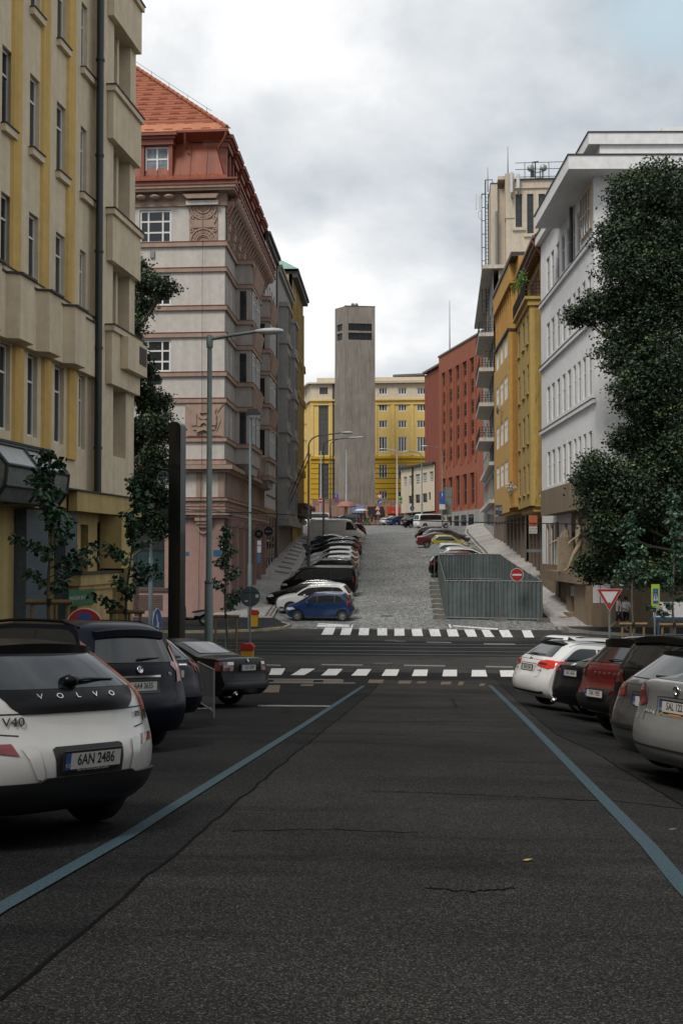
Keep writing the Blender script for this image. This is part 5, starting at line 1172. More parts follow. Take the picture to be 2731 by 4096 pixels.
class Car:
    def __init__(s,k):
        s.k=k; L,Wd_,H=k['L'],k['W'],k['H']; s.L=L
        rb,rf=k['belt']; beltf=lambda x: rb+(rf-rb)*x/L
        prof=k['prof']; raw=smooth(prof,.045,k.get('sm',3))
        # split the side outline at the belt: rear piece, top piece, front piece
        i0=next(i for i,p in enumerate(raw) if p[1]>=beltf(p[0])-.12*0-.0 and i>3) if k.get('cut') is None else next(i for i,p in enumerate(raw) if p[1]>=k['cut'][0])
        cf=k['cut'][1] if k.get('cut') else rf-.12
        i1=len(raw)-1-next(i for i,p in enumerate(raw[::-1]) if p[1]>=cf)
        NR=9
        def resample(seg,n):
            d=[0]
            for p,q in zip(seg,seg[1:]): d.append(d[-1]+math.hypot(q[0]-p[0],q[1]-p[1]))
            o=[]
            for i in range(n+1):
                t=d[-1]*i/n; j=0
                while j<len(d)-2 and d[j+1]<t: j+=1
                f=(t-d[j])/max(1e-9,d[j+1]-d[j]); o.append((seg[j][0]+(seg[j+1][0]-seg[j][0])*f,seg[j][1]+(seg[j+1][1]-seg[j][1])*f))
            return o
        rear=resample(raw[:i0+1],NR); front=resample(raw[i1:],NR); NT=84; top=resample(raw[i0:i1+1],NT)
        zb0=raw[0][1]; zbf=raw[-1][1]
        hw=Wd_/2; rbul,fbul=k.get('rb',.17),k.get('fb',.28)
        rr_=k.get('rcorner',.38); rin=k.get('rin',.085); fin=k.get('fin',.17)
        roofin=k.get('roofin',.23)
        def S(x,z):
            p=1.0
            if x<rr_+.1: t=max(0,1-(x)/(rr_)); t=min(1,t); p-=rin*t**2.2
            xf=L-x
            if xf<.95: t=max(0,min(1,1-xf/.95)); p-=fin*t**2.0
            b=beltf(x)
            if z<b:
                t=(z-zb0)/(b-zb0); t=max(0,min(1,t)); q=.945+.055*math.sin(min(1,t*1.35)*PI/2)-.02*max(0,(t-.72)/.28)**1.5
            else:
                t=(z-b)/max(.05,(H-b)); q=.98-roofin*min(1.1,t)**1.25
            return hw*p*q
        s.S=S
        def edge(x,z,piece):
            if piece=='r': return (x+rbul,z)
            if piece=='f': return (x-fbul,z)
            # roof lowers toward its edge; ends keep their plan curve
            wr=max(0,1-(x-0)/1.25); wf=max(0,1-(L-x)/1.6); b=beltf(x); hgt=max(0,min(1,(z-b)/max(.1,H-b)))
            return (x+rbul*min(1,wr*1.6)**1.0-fbul*min(1,wf*1.5)**1.0*(1-.0*hgt),z-.055*hgt-.035*(1-hgt))
        C=rear[:-1]+top+front[1:]
        E=[edge(*p,'r') for p in rear[:-1]]+[edge(*p,'t') for p in top]+[edge(*p,'f') for p in front[1:]]
        # soften the joints
        for _ in range(2): E=[E[0]]+[((a[0]+2*b[0]+c[0])/4,(a[1]+2*b[1]+c[1])/4) for a,b,c in zip(E,E[1:],E[2:])]+[E[-1]]
        NC=12; V=[];n=len(C)
        for (cx,cz),(ex,ez) in zip(C,E):
            w_=S(ex,ez)
            for j in range(-NC,NC+1):
                t=j/NC; tt=abs(t)**3.0; V.append((cx+(ex-cx)*tt,w_*(math.copysign(abs(t)**.92,t) if t else 0),cz+(ez-cz)*tt))
        mb=MB(); m=2*NC+1
        mb.add(V,[(i*m+j,(i+1)*m+j,(i+1)*m+j+1,i*m+j+1) for i in range(n-1) for j in range(m-1)],0,True)
        # sides
        Er=E[:NR+1]; Et=E[NR:NR+NT+1]; Ef=E[NR+NT:]
        ar=k['wr']+.055; wxs=k['wx']
        def zbot(x):
            z=zb0+(k.get('sill',.24)-zb0)*min(1,max(0,min((x-.25)/.3,(L-.35-x)/.3)))
            for wx in wxs:
                d=abs(x-wx)
                if d<ar: z=max(z,k['wr']+math.sqrt(ar*ar-d*d))
            return z
        s.zbot=zbot
        x0,x1=Et[0][0],Et[-1][0]
        cols_=[]
        for kk,(ex,ez) in enumerate(Et):
            sk_=(ex-x0)/(x1-x0); bz=min(beltf(ex),ez); col=[]
            for j in range(NR+1):
                if kk==0: x,z=Er[j]
                elif kk==NT: x,z=Ef[NR-j]
                else:
                    xa=Er[j][0]; xb=Ef[NR-j][0]; x=xa+(xb-xa)*sk_; zb=zbot(x); z=zb+(bz-zb)*j/NR
                col.append((x,z))
            for j in range(1,7):
                t=j/6; z=bz+(ez-bz)*t; col.append((ex if kk not in (0,NT) else col[NR][0],z if kk not in (0,NT) else col[NR][1]))
            cols_.append(col)
        mc=len(cols_[0])
        for sg in (1,-1):
            vs=[(x,sg*S(x,z),z) for col in cols_ for x,z in col]
            mb.add(vs,[(i*mc+j,i*mc+j+1,(i+1)*mc+j+1,(i+1)*mc+j) for i in range(len(cols_)-1) for j in range(mc-1)],0,True)
        me=bpy.data.meshes.new('body'); me.from_pydata(mb.v,[],mb.f); me.materials.append(BODY)
        bm=bmesh.new(); bm.from_mesh(me); bmesh.ops.remove_doubles(bm,verts=bm.verts,dist=.0015)
        bmesh.ops.dissolve_degenerate(bm,edges=bm.edges,dist=.0008)
        bmesh.ops.recalc_face_normals(bm,faces=bm.faces)
        for f in bm.faces: f.smooth=True
        bm.to_mesh(me); s.bvh=BVHTree.FromBMesh(bm); bm.free(); me.set_sharp_from_angle(angle=R(k.get('sharp',42)))
        s.E=Et
        s.root=bpy.data.objects.new('car',None); COL.objects.link(s.root)
        s.body=bpy.data.objects.new('body',me); COL.objects.link(s.body); s.body.parent=s.root
        # dark underside and wheel wells
        ub=MB(); xa,xb=.5,L-.5
        ub.box(xa,xb,-hw*.80,hw*.80,.26,k.get('sill',.24)+.14)
        for wx in wxs: ub.box(wx-ar+.01,wx+ar-.01,-hw*.86,hw*.86,.3,k['wr']+ar+.06)
        ub.obj('underbody',SHUT,s.root)
        for wx in wxs:
            for sg in (1,-1): s.wheel(wx,sg*(hw-.125),k['wr'],sg)
    def wheel(s,x,y,r,sg):
        w_=.10; mb=MB(); mb.lathe([(r*.62,-w_),(r*.93,-w_),(r,-w_*.7),(r,w_*.7),(r*.93,w_),(r*.62,w_),(r*.62,-w_)],28,(0,0,0),axis='y')
        t=mb.obj('wheel',RUB,s.root,(x,y,r)); t.data.set_sharp_from_angle(angle=R(40))
        mb=MB(); yy=sg*w_*.62; mb.lathe([(r*.64,yy+sg*.03),(r*.6,yy+sg*.035),(r*.58,yy-sg*.02)],24,axis='y')
        ns=s.k.get('spokes',7)
        for i in range(ns):
            a=2*PI*i/ns; c_,s_=math.cos(a),math.sin(a); pw=r*.085
            pts=[(r*.08*c_-pw*s_,r*.08*s_+pw*c_),(r*.6*c_-pw*.7*s_,r*.6*s_+pw*.7*c_),(r*.6*c_+pw*.7*s_,r*.6*s_-pw*.7*c_),(r*.08*c_+pw*s_,r*.08*s_-pw*c_)]
            mb.prism(pts,yy,yy+sg*.03,'y')
        mb.lathe([(0,yy+sg*.045),(r*.14,yy+sg*.04),(r*.16,yy)],12,axis='y'); mb.obj('rim',RIMM,t)
    def cast(s,axis,a,b):
        if axis=='rear': o,d=Vector((-3,a,b)),Vector((1,0,0))
        elif axis=='front': o,d=Vector((s.L+3,a,b)),Vector((-1,0,0))
        elif axis=='left': o,d=Vector((a,4,b)),Vector((0,-1,0))
        elif axis=='right': o,d=Vector((a,-4,b)),Vector((0,1,0))
        else: o,d=Vector((a,b,4)),Vector((0,0,-1))
        h=s.bvh.ray_cast(o,d)
        if h[0] is None: return None
        n_=h[1]
        if n_.dot(d)>0: n_=-n_
        return h[0],n_
    def decal(s,axis,pts,mat,name,off=.008,grid=.04,parent=None,thick=0,sm=True):
        bm=bmesh.new(); vs=[bm.verts.new((a,b,0)) for a,b in pts]
        try: bm.faces.new(vs)
        except Exception: bm.free(); return None
        for ax in (0,1):
            lo,hi=min(p[ax] for p in pts),max(p[ax] for p in pts); q=math.ceil(lo/grid)*grid
            while q<hi:
                co=[0,0,0]; co[ax]=q; no=[0,0,0]; no[ax]=1
                bmesh.ops.bisect_plane(bm,geom=bm.verts[:]+bm.edges[:]+bm.faces[:],plane_co=co,plane_no=no,dist=1e-5); q+=grid
        bad=[]
        for v in bm.verts:
            a_,b_=v.co.x,v.co.y; h=None
            for st in range(26):
                h=s.cast(axis,a_,b_)
                if h and abs(h[1][0 if axis in('rear','front') else 1])>.16: break
                if axis in ('rear','front'): a_-=math.copysign(.01,a_)
                else: a_+=.01 if a_<s.L/2 else -.01
            if h is None: bad.append(v); continue
            v.co=h[0]+h[1]*off
        if bad: bmesh.ops.delete(bm,geom=bad,context='VERTS')
        if thick:
            g=bmesh.ops.extrude_face_region(bm,geom=bm.faces[:]); ex=[v for v in g['geom'] if isinstance(v,bmesh.types.BMVert)]
            d={'rear':(-1,0,0),'front':(1,0,0),'left':(0,1,0),'right':(0,-1,0),'top':(0,0,1)}[axis]
            for v in ex: v.co+=Vector(d)*thick
        bmesh.ops.recalc_face_normals(bm,faces=bm.faces)
        d=Vector({'rear':(-1,0,0),'front':(1,0,0),'left':(0,1,0),'right':(0,-1,0),'top':(0,0,1)}[axis])
        if not thick and sum(f.normal.dot(d) for f in bm.faces)<0: bmesh.ops.reverse_faces(bm,faces=bm.faces)
        me=bpy.data.meshes.new(name)
        for f in bm.faces: f.smooth=sm
        bm.to_mesh(me); bm.free(); me.materials.append(mat)
        if thick: me.set_sharp_from_angle(angle=R(35))
        o=bpy.data.objects.new(name,me); COL.objects.link(o); o.parent=parent or s.root; return o
    def sym(s,axis,pts,mat,name,**k):
        s.decal(axis,pts,mat,name,**k); s.decal(axis,[(-a,b) for a,b in pts][::-1],mat,name,**k)
    def both(s,pts,mat,name,**k):
        s.decal('left',pts,mat,name,**k); s.decal('right',pts,mat,name,**k)
    def gap(s,axis,pts,w_=.008,off=.003,name='panel_gap',mat=None):
        # thin dark line following the body
        vs=[];P=[]
        for (a,b),(c,d) in zip(pts,pts[1:]):
            n_=max(1,int(math.hypot(c-a,d-b)/.06))
            for i in range(n_): P.append((a+(c-a)*i/n_,b+(d-b)*i/n_))
        P.append(pts[-1]); H_=[s.cast(axis,*p) for p in P]; H_=[h for h in H_ if h]
        if len(H_)<2: return
        mb=MB()
        for i,(p,n_) in enumerate(H_):
            q=H_[min(i+1,len(H_)-1)][0]-H_[max(i-1,0)][0]; t=n_.cross(q).normalized()*w_/2; vs+= [p+n_*off+t,p+n_*off-t]
        mb.add(vs,[(2*i,2*i+1,2*i+3,2*i+2) for i in range(len(H_)-1)]); mb.obj(name,mat or SHUT,s.root,fix=False)
    def sidewin(s,x0,x1,splits,top_off=.075,bot_off=.025,pillar=.045,chrome=None):
        k=s.k; rb,rf=k['belt']; E=s.E; beltf=lambda x: rb+(rf-rb)*x/s.L
        def zt(x): return interp(sorted(E),x)-top_off
        segs=[x0]+splits+[x1]
        def poly(a,b,grow=0):
            n_=14; up=[];lo=[]
            for i in range(n_+1):
                x=a+(b-a)*i/n_; zb=beltf(x)+bot_off-grow; z_=zt(x)+grow
                if z_>zb+.012: up.append((x,z_)); lo.append((x,zb))
            return lo+up[::-1] if len(lo)>1 else None
        p=poly(x0,x1,.018)
        if p: s.both(p,chrome or TRIM,'window_trim',off=.003)
        for i,(a,b) in enumerate(zip(segs,segs[1:])):
            p=poly(a+(pillar/2 if i else 0.01),b-(pillar/2 if i<len(segs)-2 else .01))
            if p: s.both(p,CG,'side_window',off=.007)
    def plate(s,txt,z,y=0,tilt=0,sub=None,x=None,w_=.52,front=False):
        h=s.cast('front' if front else 'rear',y,z); x=h[0].x if x is None else x; sg=1 if front else -1
        p=empty('plate_holder_tmp'); bpy.data.objects.remove(p)
        mb=MB(); mb.box(-w_/2-.012,w_/2+.012,-.07,.072,-.004,.014); o=mb.obj('number_plate',TRIM,s.root)
        nx=Vector((0,-1 if not front else 1,0)); ny=Vector((math.sin(tilt)*(1 if not front else -1),0,math.cos(tilt)))
        o.matrix_local=frame(Vector((x+sg*.012,y,z)),nx,ny)
        mb=MB(); mb.box(-w_/2+.045,w_/2,-.055,.055,.0142,.0165); mb.obj('plate_face',PLW,o)
        mb=MB(); mb.box(-w_/2,-w_/2+.045,-.055,.055,.0142,.0165); mb.obj('plate_band',PLB,o)
        if txt: text('plate_text',txt,.105,INK,o,frame((.022,.004,.0172),(1,0,0),(0,1,0)),extr=.0005,sx=.80,space=1.0)
        text('country_code','CZ',.032,PLW,o,frame((-w_/2+.023,-.028,.0172),(1,0,0),(0,1,0)),extr=.0005)
        if sub: text('dealer_text',sub,.028,PLW,o,frame((0,-.062,.0150),(1,0,0),(0,1,0)),extr=.0005)
        return o
    def mirror(s,x,z):
        for sg in (1,-1):
            y=s.S(x,z); mb=MB(); mb.lathe([(0,-.1),(.07,-.085),(.085,0),(.07,.085),(0,.1)],10,(0,0,0),axis='y'); o=mb.obj('wing_mirror',BODY,s.root); o.scale=(.75,1,.85); o.location=(x+.0,sg*(y+.10),z+.05)
    def handles(s,xs,z):
        for x in xs:
            for sg in (1,-1):
                y=s.S(x,z); mb=MB(); mb.box(-.09,.09,-.018,.018,-.014,.014); mb.obj('door_handle',BODY,s.root,(x,sg*(y+.015),z))
    def rails(s,x0,x1,mat,r_=.018):
        for sg in (1,-1):
            pts=[]
            for i in range(9):
                x=x0+(x1-x0)*i/8; h=s.cast('top',x,sg*(s.S(x,s.k['H']-.06)-.035)); 
                if h: pts.append(h[0]+Vector((0,0,.012+.035*math.sin(PI*min(1,max(0,i/8))) **.4 if 0<i<8 else .0)))
            mb=MB(); mb.tube(pts,r_,6); mb.obj('roof_rail',mat,s.root)
    def wiper(s,y0,y1,z0,z1):
        a=s.cast('rear',y0,z0); b=s.cast('rear',y1,z1)
        if a and b: mb=MB(); mb.tube([a[0]+a[1]*.03,a[0]*.6+b[0]*.4+a[1]*.04,b[0]+b[1]*.02],[.018,.012,.006],6); mb.obj('rear_wiper',TRIM,s.root)
    def done(s,loc,ang,label,cat,paint,name='parked_car',group=None,pitch=0,roll=0):
        s.root.name=name; recolor(s.root,BODY,paint); s.set(s.root,loc,ang,pitch); tag(s.root,label,cat,group); return s.root
    @staticmethod
    def set(o,loc,ang,pitch=0):
        # ang: heading measured from +Y toward +X (degrees); follow the slope of the ground
        a=R(ang); f=Vector((math.sin(a),math.cos(a),0)); sl=(gz(loc[1]+2)-gz(loc[1]-2))/4
        cx=loc[0]+f.x*2.2; cy=loc[1]+f.y*2.2
        g0=gh(loc[0],loc[1]); f.z=(gh(loc[0]+f.x*4,loc[1]+f.y*4)-g0)/4 if len(loc)<3 else 0; s_=Vector((f.y,-f.x,0)); s_.z=(gh(loc[0]+s_.x*.8+f.x*2,loc[1]+s_.y*.8+f.y*2)-gh(loc[0]-s_.x*.8+f.x*2,loc[1]-s_.y*.8+f.y*2))/1.6
        f.normalize(); l_=-s_; l_=(l_-f*l_.dot(f)).normalized(); u=f.cross(l_)
        m=Matrix((f,l_,u)).transposed().to_4x4(); m.translation=Vector((loc[0],loc[1],g0+.004 if len(loc)<3 else loc[2])); o.matrix_world=m; o.matrix_local=m
def hatchprof(L,H,rb,rf,tail=.0,rw=.7,cowl=None,hood=.97,nose=.72,ws=None):
    cowl=cowl or L*.735; ws=ws or L*.55
    return [(.16,.24),(.06,.30),(.01,.40),(.0,.50),(.01,.66),(.04,.71),(.10,.735),(.11+tail,.90),(.13+tail,rb),(rw,H-.08),(rw+.18,H-.02),(L*.38,H),(ws,H-.06),(cowl,hood+.06),(cowl+.12,hood),(L-.45,nose+.1),(L-.12,nose-.02),(L-.02,nose-.14),(L,.48),(L-.04,.30),(L-.16,.2)]
def sedanprof(L,H,rb,rf,deck=1.05,rw=1.5,dk=.45):
    cowl=L*.715; ws=L*.55
    return [(.16,.24),(.05,.32),(.0,.42),(.0,.50),(.01,.64),(.08,.68),(.09,.86),(.11,deck-.02),(.22,deck),(dk,deck+.02),(rw,H-.05),(L*.40,H),(ws,H-.07),(cowl,.99),(cowl+.12,.93),(L-.5,.80),(L-.12,.68),(L-.01,.56),(L-.02,.36),(L-.14,.2)]
def common(c,kind,x0,x1,splits,rw=None,hl=True,**kw):
    k=c.k; L,H=k['L'],k['H']; hw=k['W']/2; rb,rf=k['belt']
    c.sidewin(x0,x1,splits,**kw)
    # windscreen
    z0,z1=k.get('ws_z',(1.02,H-.09)); c.decal('front',[(-hw*.80,z0),(hw*.80,z0),(hw*.64,z1),(-hw*.64,z1)],CG,'windscreen',off=.006)
    if hl:
        z=k.get('hl_z',.66); c.sym('front',[(hw*.48,z-.06),(hw*.84,z-.04),(hw*.88,z+.07),(hw*.50,z+.05)],CLR,'headlight',off=.008)
        c.both([(L-.62,z-.0),(L-.20,z-.09),(L-.18,z+.05),(L-.5,z+.10)],CLR,'headlight',off=.008)
        c.decal('front',[(-hw*.5,.36),(hw*.5,.36),(hw*.44,.56),(-hw*.44,.56)],TRIM,'grille',off=.006)
        c.plate('',.42,front=True)
    c.mirror(x1-.42,interp([(0,rb),(L,rf)],x1)+.0)
    zs=rb-.10
    xs=[splits[0]+.12] if len(splits)==1 else [splits[0]+.35,splits[1]+.32] if len(splits)>1 else [L*.45]
    c.handles([x for x in xs],zs)
    for x in splits[-2:] if len(splits)>1 else splits: c.gap('left',[(x,.3),(x,zs+.06)]); c.gap('right',[(x,.3),(x,zs+.06)])
    if rw: c.decal('rear',rw,CG,'rear_window',off=.007)
def mir(pts): return pts+[(-a,b) for a,b in pts[::-1]]
P_=paintm
WHITE=P_('white car paint',(.60,.60,.59),coat=.6); SILV=P_('silver car paint',(.30,.31,.32),metal=.6,rough=.35); BLACKP=P_('black car paint',(.006,.006,.007),rough=.25,coat=.0,spec=.16); NAVY=P_('navy car paint',(.004,.006,.012),rough=.25,coat=.0,spec=.18); REDP=P_('dark red car paint',(.095,.006,.007)); BLUEP=P_('blue car paint',(.006,.030,.11),metal=.2); GREYP=P_('graphite car paint',(.06,.062,.065),metal=.4); CREAMP=P_('warm white car paint',(.50,.49,.47)); YELP=P_('lime yellow car paint',(.30,.28,.05)); TEALP=P_('petrol blue car paint',(.012,.035,.055),metal=.2); LSILV=P_('light silver car paint',(.48,.49,.50),metal=.3)
def base(kind):
    if kind=='hatch': k=dict(L=4.25,W=1.76,H=1.46,belt=(1.0,.93),wr=.315,wx=(.78,3.38),prof=hatchprof(4.25,1.46,1.0,.93,rw=.62),cut=(.93,.72))
    if kind=='small': k=dict(L=3.78,W=1.69,H=1.53,belt=(1.05,.95),wr=.30,wx=(.58,3.04),prof=hatchprof(3.78,1.53,1.04,.95,rw=.50,hood=1.0,nose=.78,cowl=2.95,ws=2.2),cut=(.95,.78),spokes=9)
    if kind=='twin': k=dict(L=3.43,W=1.63,H=1.42,belt=(.98,.88),wr=.28,wx=(.48,2.83),prof=[(.12,.24),(.02,.36),(.0,.52),(.05,.7),(.08,.98),(.42,1.36),(.6,1.41),(1.4,1.42),(1.9,1.37),(2.62,.96),(2.75,.9),(3.2,.74),(3.38,.58),(3.43,.42),(3.38,.24)],cut=(.9,.68),ws_z=(.95,1.34),hl_z=.6)
    if kind=='wagon': k=dict(L=4.75,W=1.84,H=1.48,belt=(1.0,.93),wr=.325,wx=(.92,3.80),prof=hatchprof(4.75,1.48,1.0,.93,rw=.62),cut=(.93,.72))
    if kind=='mpv': k=dict(L=4.4,W=1.78,H=1.66,belt=(1.03,.96),wr=.315,wx=(.72,3.42),prof=hatchprof(4.4,1.66,1.03,.96,rw=.36,hood=1.03,nose=.78,cowl=3.45,ws=2.5),cut=(.95,.78),roofin=.2)
    if kind=='suv': k=dict(L=4.5,W=1.87,H=1.68,belt=(1.12,1.03),wr=.35,wx=(.85,3.55),prof=hatchprof(4.5,1.68,1.12,1.03,rw=.50,hood=1.1,nose=.9,cowl=3.4,ws=2.55),cut=(1.0,.86),sill=.32,ws_z=(1.16,1.56),hl_z=.8,roofin=.2)
    if kind=='sedan': k=dict(L=4.6,W=1.79,H=1.43,belt=(1.0,.90),wr=.315,wx=(1.0,3.70),prof=sedanprof(4.6,1.43,1.0,.9,deck=1.05),cut=(.92,.68),hl_z=.62,ws_z=(1.0,1.34))
    if kind=='liftb': k=dict(L=4.85,W=1.86,H=1.47,belt=(1.03,.93),wr=.33,wx=(1.02,3.86),prof=[(.16,.24),(.05,.30),(.0,.40),(.0,.50),(.02,.66),(.10,.70),(.13,.9),(.10,1.08),(.13,1.12),(.42,1.16),(1.35,1.42),(1.95,1.47),(2.65,1.41),(3.45,1.02),(3.58,.96),(4.35,.82),(4.72,.68),(4.84,.54),(4.82,.34),(4.7,.2)],cut=(.95,.7))
    if kind=='van': k=dict(L=5.0,W=1.90,H=1.92,belt=(1.12,1.08),wr=.33,wx=(.95,4.05),prof=[(.12,.26),(.0,.36),(.0,.6),(.03,1.1),(.12,1.75),(.25,1.88),(.5,1.92),(2.6,1.92),(3.45,1.84),(4.25,1.2),(4.4,1.12),(4.78,.95),(4.93,.75),(5.0,.5),(4.96,.3),(4.85,.22)],cut=(1.0,.82),roofin=.14,rin=.06,rb=.08,hl_z=.75,ws_z=(1.22,1.76))
    if kind=='bigvan': k=dict(L=5.6,W=1.95,H=2.40,belt=(1.25,1.15),wr=.35,wx=(1.05,4.55),prof=[(.10,.3),(.0,.42),(.0,.7),(.02,1.2),(.06,2.25),(.14,2.36),(.5,2.40),(3.6,2.40),(4.15,2.26),(4.85,1.40),(5.0,1.28),(5.42,.98),(5.56,.75),(5.6,.5),(5.56,.34),(5.45,.26)],cut=(1.15,.85),roofin=.10,rin=.03,rb=.04,rcorner=.2,hl_z=.85,ws_z=(1.45,2.12))
    return k
def generic(kind):
    c=Car(base(kind)); hw=c.k['W']/2; H=c.k['H']; L=c.k['L']; rb,rf=c.k['belt']
    if kind=='small': common(c,kind,.42,2.9,[1.0,1.95],mir([(hw*.72,1.1),(hw*.58,1.44)])); c.both([(.16,.82),(.36,.9),(.34,1.12),(.18,1.08)],REDL,'tail_light')
    elif kind=='twin': common(c,kind,.35,2.55,[1.25],mir([(hw*.7,1.03),(hw*.56,1.34)])); c.both([(.13,.6),(.24,.62),(.24,.8),(.13,.8)],REDL,'tail_light'); c.both([(.2,.3),(3.2,.3),(3.2,.42),(.2,.42)],TRIM,'sill_trim')
    elif kind=='hatch': common(c,kind,.45,3.05,[1.0,2.05],mir([(hw*.74,1.06),(hw*.58,1.38)])); c.both([(.20,.78),(.46,.84),(.42,.96),(.22,.95)],REDL,'tail_light'); c.sym('rear',[(hw*.5,.76),(hw*.86,.76),(hw*.84,.95),(hw*.55,.92)],REDL,'tail_light')
    elif kind in('wagon','mpv','suv'):
        z0=rb+.07; common(c,kind,.38 if kind!='wagon' else .5,c.k['L']*.70,[1.15,2.1],mir([(hw*.74,z0),(hw*.60,H-.09)])); zc=rb-.12
        c.both([(.22,zc-.08),(.46,zc),(.42,zc+.12),(.24,zc+.12)],REDL,'tail_light'); c.sym('rear',[(hw*.55,zc-.06),(hw*.88,zc-.06),(hw*.86,zc+.14),(hw*.58,zc+.1)],REDL,'tail_light'); c.rails(.75,2.7,CHR if kind!='mpv' else TRIM)
        if kind=='suv': c.both([(.25,.32),(L-.3,.32),(L-.3,.42),(.25,.42)],TRIM,'sill_trim')
    elif kind in('sedan','liftb'):
        common(c,kind,.75 if kind=='sedan' else .7,3.15,[1.35,2.2],mir([(hw*.74,1.12 if kind=='sedan' else 1.19),(hw*.58,H-.07)])); c.both([(.20,.80),(.42,.84),(.38,.96),(.22,.96)],REDL,'tail_light'); c.sym('rear',[(hw*.45,.80),(hw*.87,.80),(hw*.85,.98),(hw*.5,.95)],REDL,'tail_light')
    elif kind=='van':
        common(c,kind,.25,4.0,[1.6,2.9],mir([(hw*.8,1.2),(hw*.72,1.76)])); c.both([(.14,.95),(.2,.95),(.22,1.35),(.16,1.35)],REDL,'tail_light')
    elif kind=='bigvan':
        c.decal('front',[(-hw*.86,1.45),(hw*.86,1.45),(hw*.78,2.12),(-hw*.78,2.12)],CG,'windscreen'); c.both([(3.65,1.32),(4.75,1.32),(4.62,1.48),(4.12,2.1),(3.7,2.12)],CG,'side_window')
        c.both([(5.05,.78),(5.42,.72),(5.35,.98),(5.1,1.0)],CLR,'headlight'); c.sym('front',[(hw*.5,.78),(hw*.86,.78),(hw*.84,.95),(hw*.55,.95)],CLR,'headlight')
        for a,b in ((.35,1.7),(1.85,3.3)):
            for ax in('left','right'): c.gap(ax,[(a,1.15),(b,1.15),(b,2.15),(a,2.15),(a,1.15)],.02)
        for ax in('left','right'): c.gap(ax,[(3.5,.4),(3.5,2.25)],.015); c.gap(ax,[(4.85,.5),(4.85,1.3)],.015)
        c.mirror(4.5,1.5); c.both([(.5,.5),(5.2,.5),(5.2,.6),(.5,.6)],TRIM,'sill_trim')
        c.sym('rear',[(.05,1.45),(.7,1.45),(.7,2.0),(.05,2.0)],CG,'rear_window'); c.plate('',.75); c.sym('rear',[(hw*.82,.9),(hw*.92,.9),(hw*.92,1.3),(hw*.82,1.3)],REDL,'tail_light')
    if kind!='bigvan': c.plate('',.62 if kind!='suv' else .75,tilt=0); 
    return c

# ---------------------------------------------------------------- the ten near cars
def letters(c,txt,size,y,z,mat=CHR,sx=1,space=1,dy=0,name='badge_text',tilt=.0):
    h=c.cast('rear',y,z)
    if h:
        n_=h[1]; up=Vector((0,0,1)); up=(up-n_*up.dot(n_)).normalized(); rt=up.cross(n_)
        text(name,txt,size,mat,c.root,frame(h[0]+n_*.012,rt,up),extr=.003,sx=sx,space=space)
def badge(c,z,r_=.045,y=0):
    h=c.cast('rear',y,z); n_=h[1]; up=Vector((0,0,1)); up=(up-n_*up.dot(n_)).normalized(); rt=up.cross(n_)
    mb=MB(); mb.lathe([(r_,0),(r_*1.02,.012),(r_*.8,.018),(r_*.78,.006),(0,.006)],20); mb.box(-r_*.14,r_*.14,-r_*.7,r_*.7,.006,.016)
    o=mb.obj('badge',CHR,c.root); o.matrix_local=frame(h[0]+n_*.008,rt,up)
def spoiler(c,zt,w0,depth,mat=BLACKP,th=.05,xo=0):
    h=c.cast('rear',0,zt); h2=c.cast('rear',w0*.9,zt); mb=MB(); n_=10; vs=[]
    for i in range(n_+1):
        y=-w0+2*w0*i/n_; hh=c.cast('rear',y*.92,zt); x=hh[0].x if hh else h[0].x; dz=-.035*abs(i/n_*2-1)**2
        vs+=[(x+.30,y,zt+.07+dz),(x-depth,y,zt+.035+dz),(x-depth,y,zt-th+dz),(x+.04,y,zt-th-.05+dz)]
    fs=[]
    for i in range(n_):
        for j in range(3): fs.append((i*4+j,(i+1)*4+j,(i+1)*4+j+1,i*4+j+1))
        fs.append((i*4+3,(i+1)*4+3,(i+1)*4,i*4))
    fs+=[(0,1,2,3),tuple(n_*4+q for q in (3,2,1,0))]; mb.add(vs,fs,0,True); mb.obj('spoiler',mat,c.root,sharp=35)
def exhaust(c,y,z,r_=.04):
    mb=MB(); mb.lathe([(r_,-.0),(r_,.14),(r_*.8,.14),(r_*.8,.02),(0,.02)],14,(0,0,0),axis='x'); o=mb.obj('exhaust',CHR,c.root,(.07,y,z)); o.rotation_euler=(0,0,PI); o.location.x=.16
near=[]
# white hatch with black tailgate
k=base('hatch'); k.update(L=4.37,W=1.80,H=1.44,wr=.33,wx=(.80,3.45),belt=(1.03,.93),rb=.24,rin=.10,roofin=.27)
k['prof']=[(.30,.22),(.16,.26),(.06,.34),(.02,.46),(.0,.60),(.02,.70),(.07,.755),(.125,.78),(.13,.93),(.15,1.03),(.22,1.09),(.52,1.33),(.66,1.40),(1.1,1.43),(1.7,1.44),(2.35,1.38),(3.15,1.02),(3.3,.97),(3.9,.84),(4.2,.72),(4.35,.56),(4.37,.42),(4.3,.26),(4.2,.2)]; k['cut']=(1.0,.72)
c=Car(k); hw=.9
c.decal('rear',mir([(.655,1.085),(.60,1.16),(.47,1.325)]),CG,'rear_window',off=.012)
c.decal('rear',[(y_,z_) for y_,z_ in mir([(.0,.915),(.50,.925),(.575,.98),(.65,1.083)][1:])],BLACKP,'tailgate_panel',off=.010)
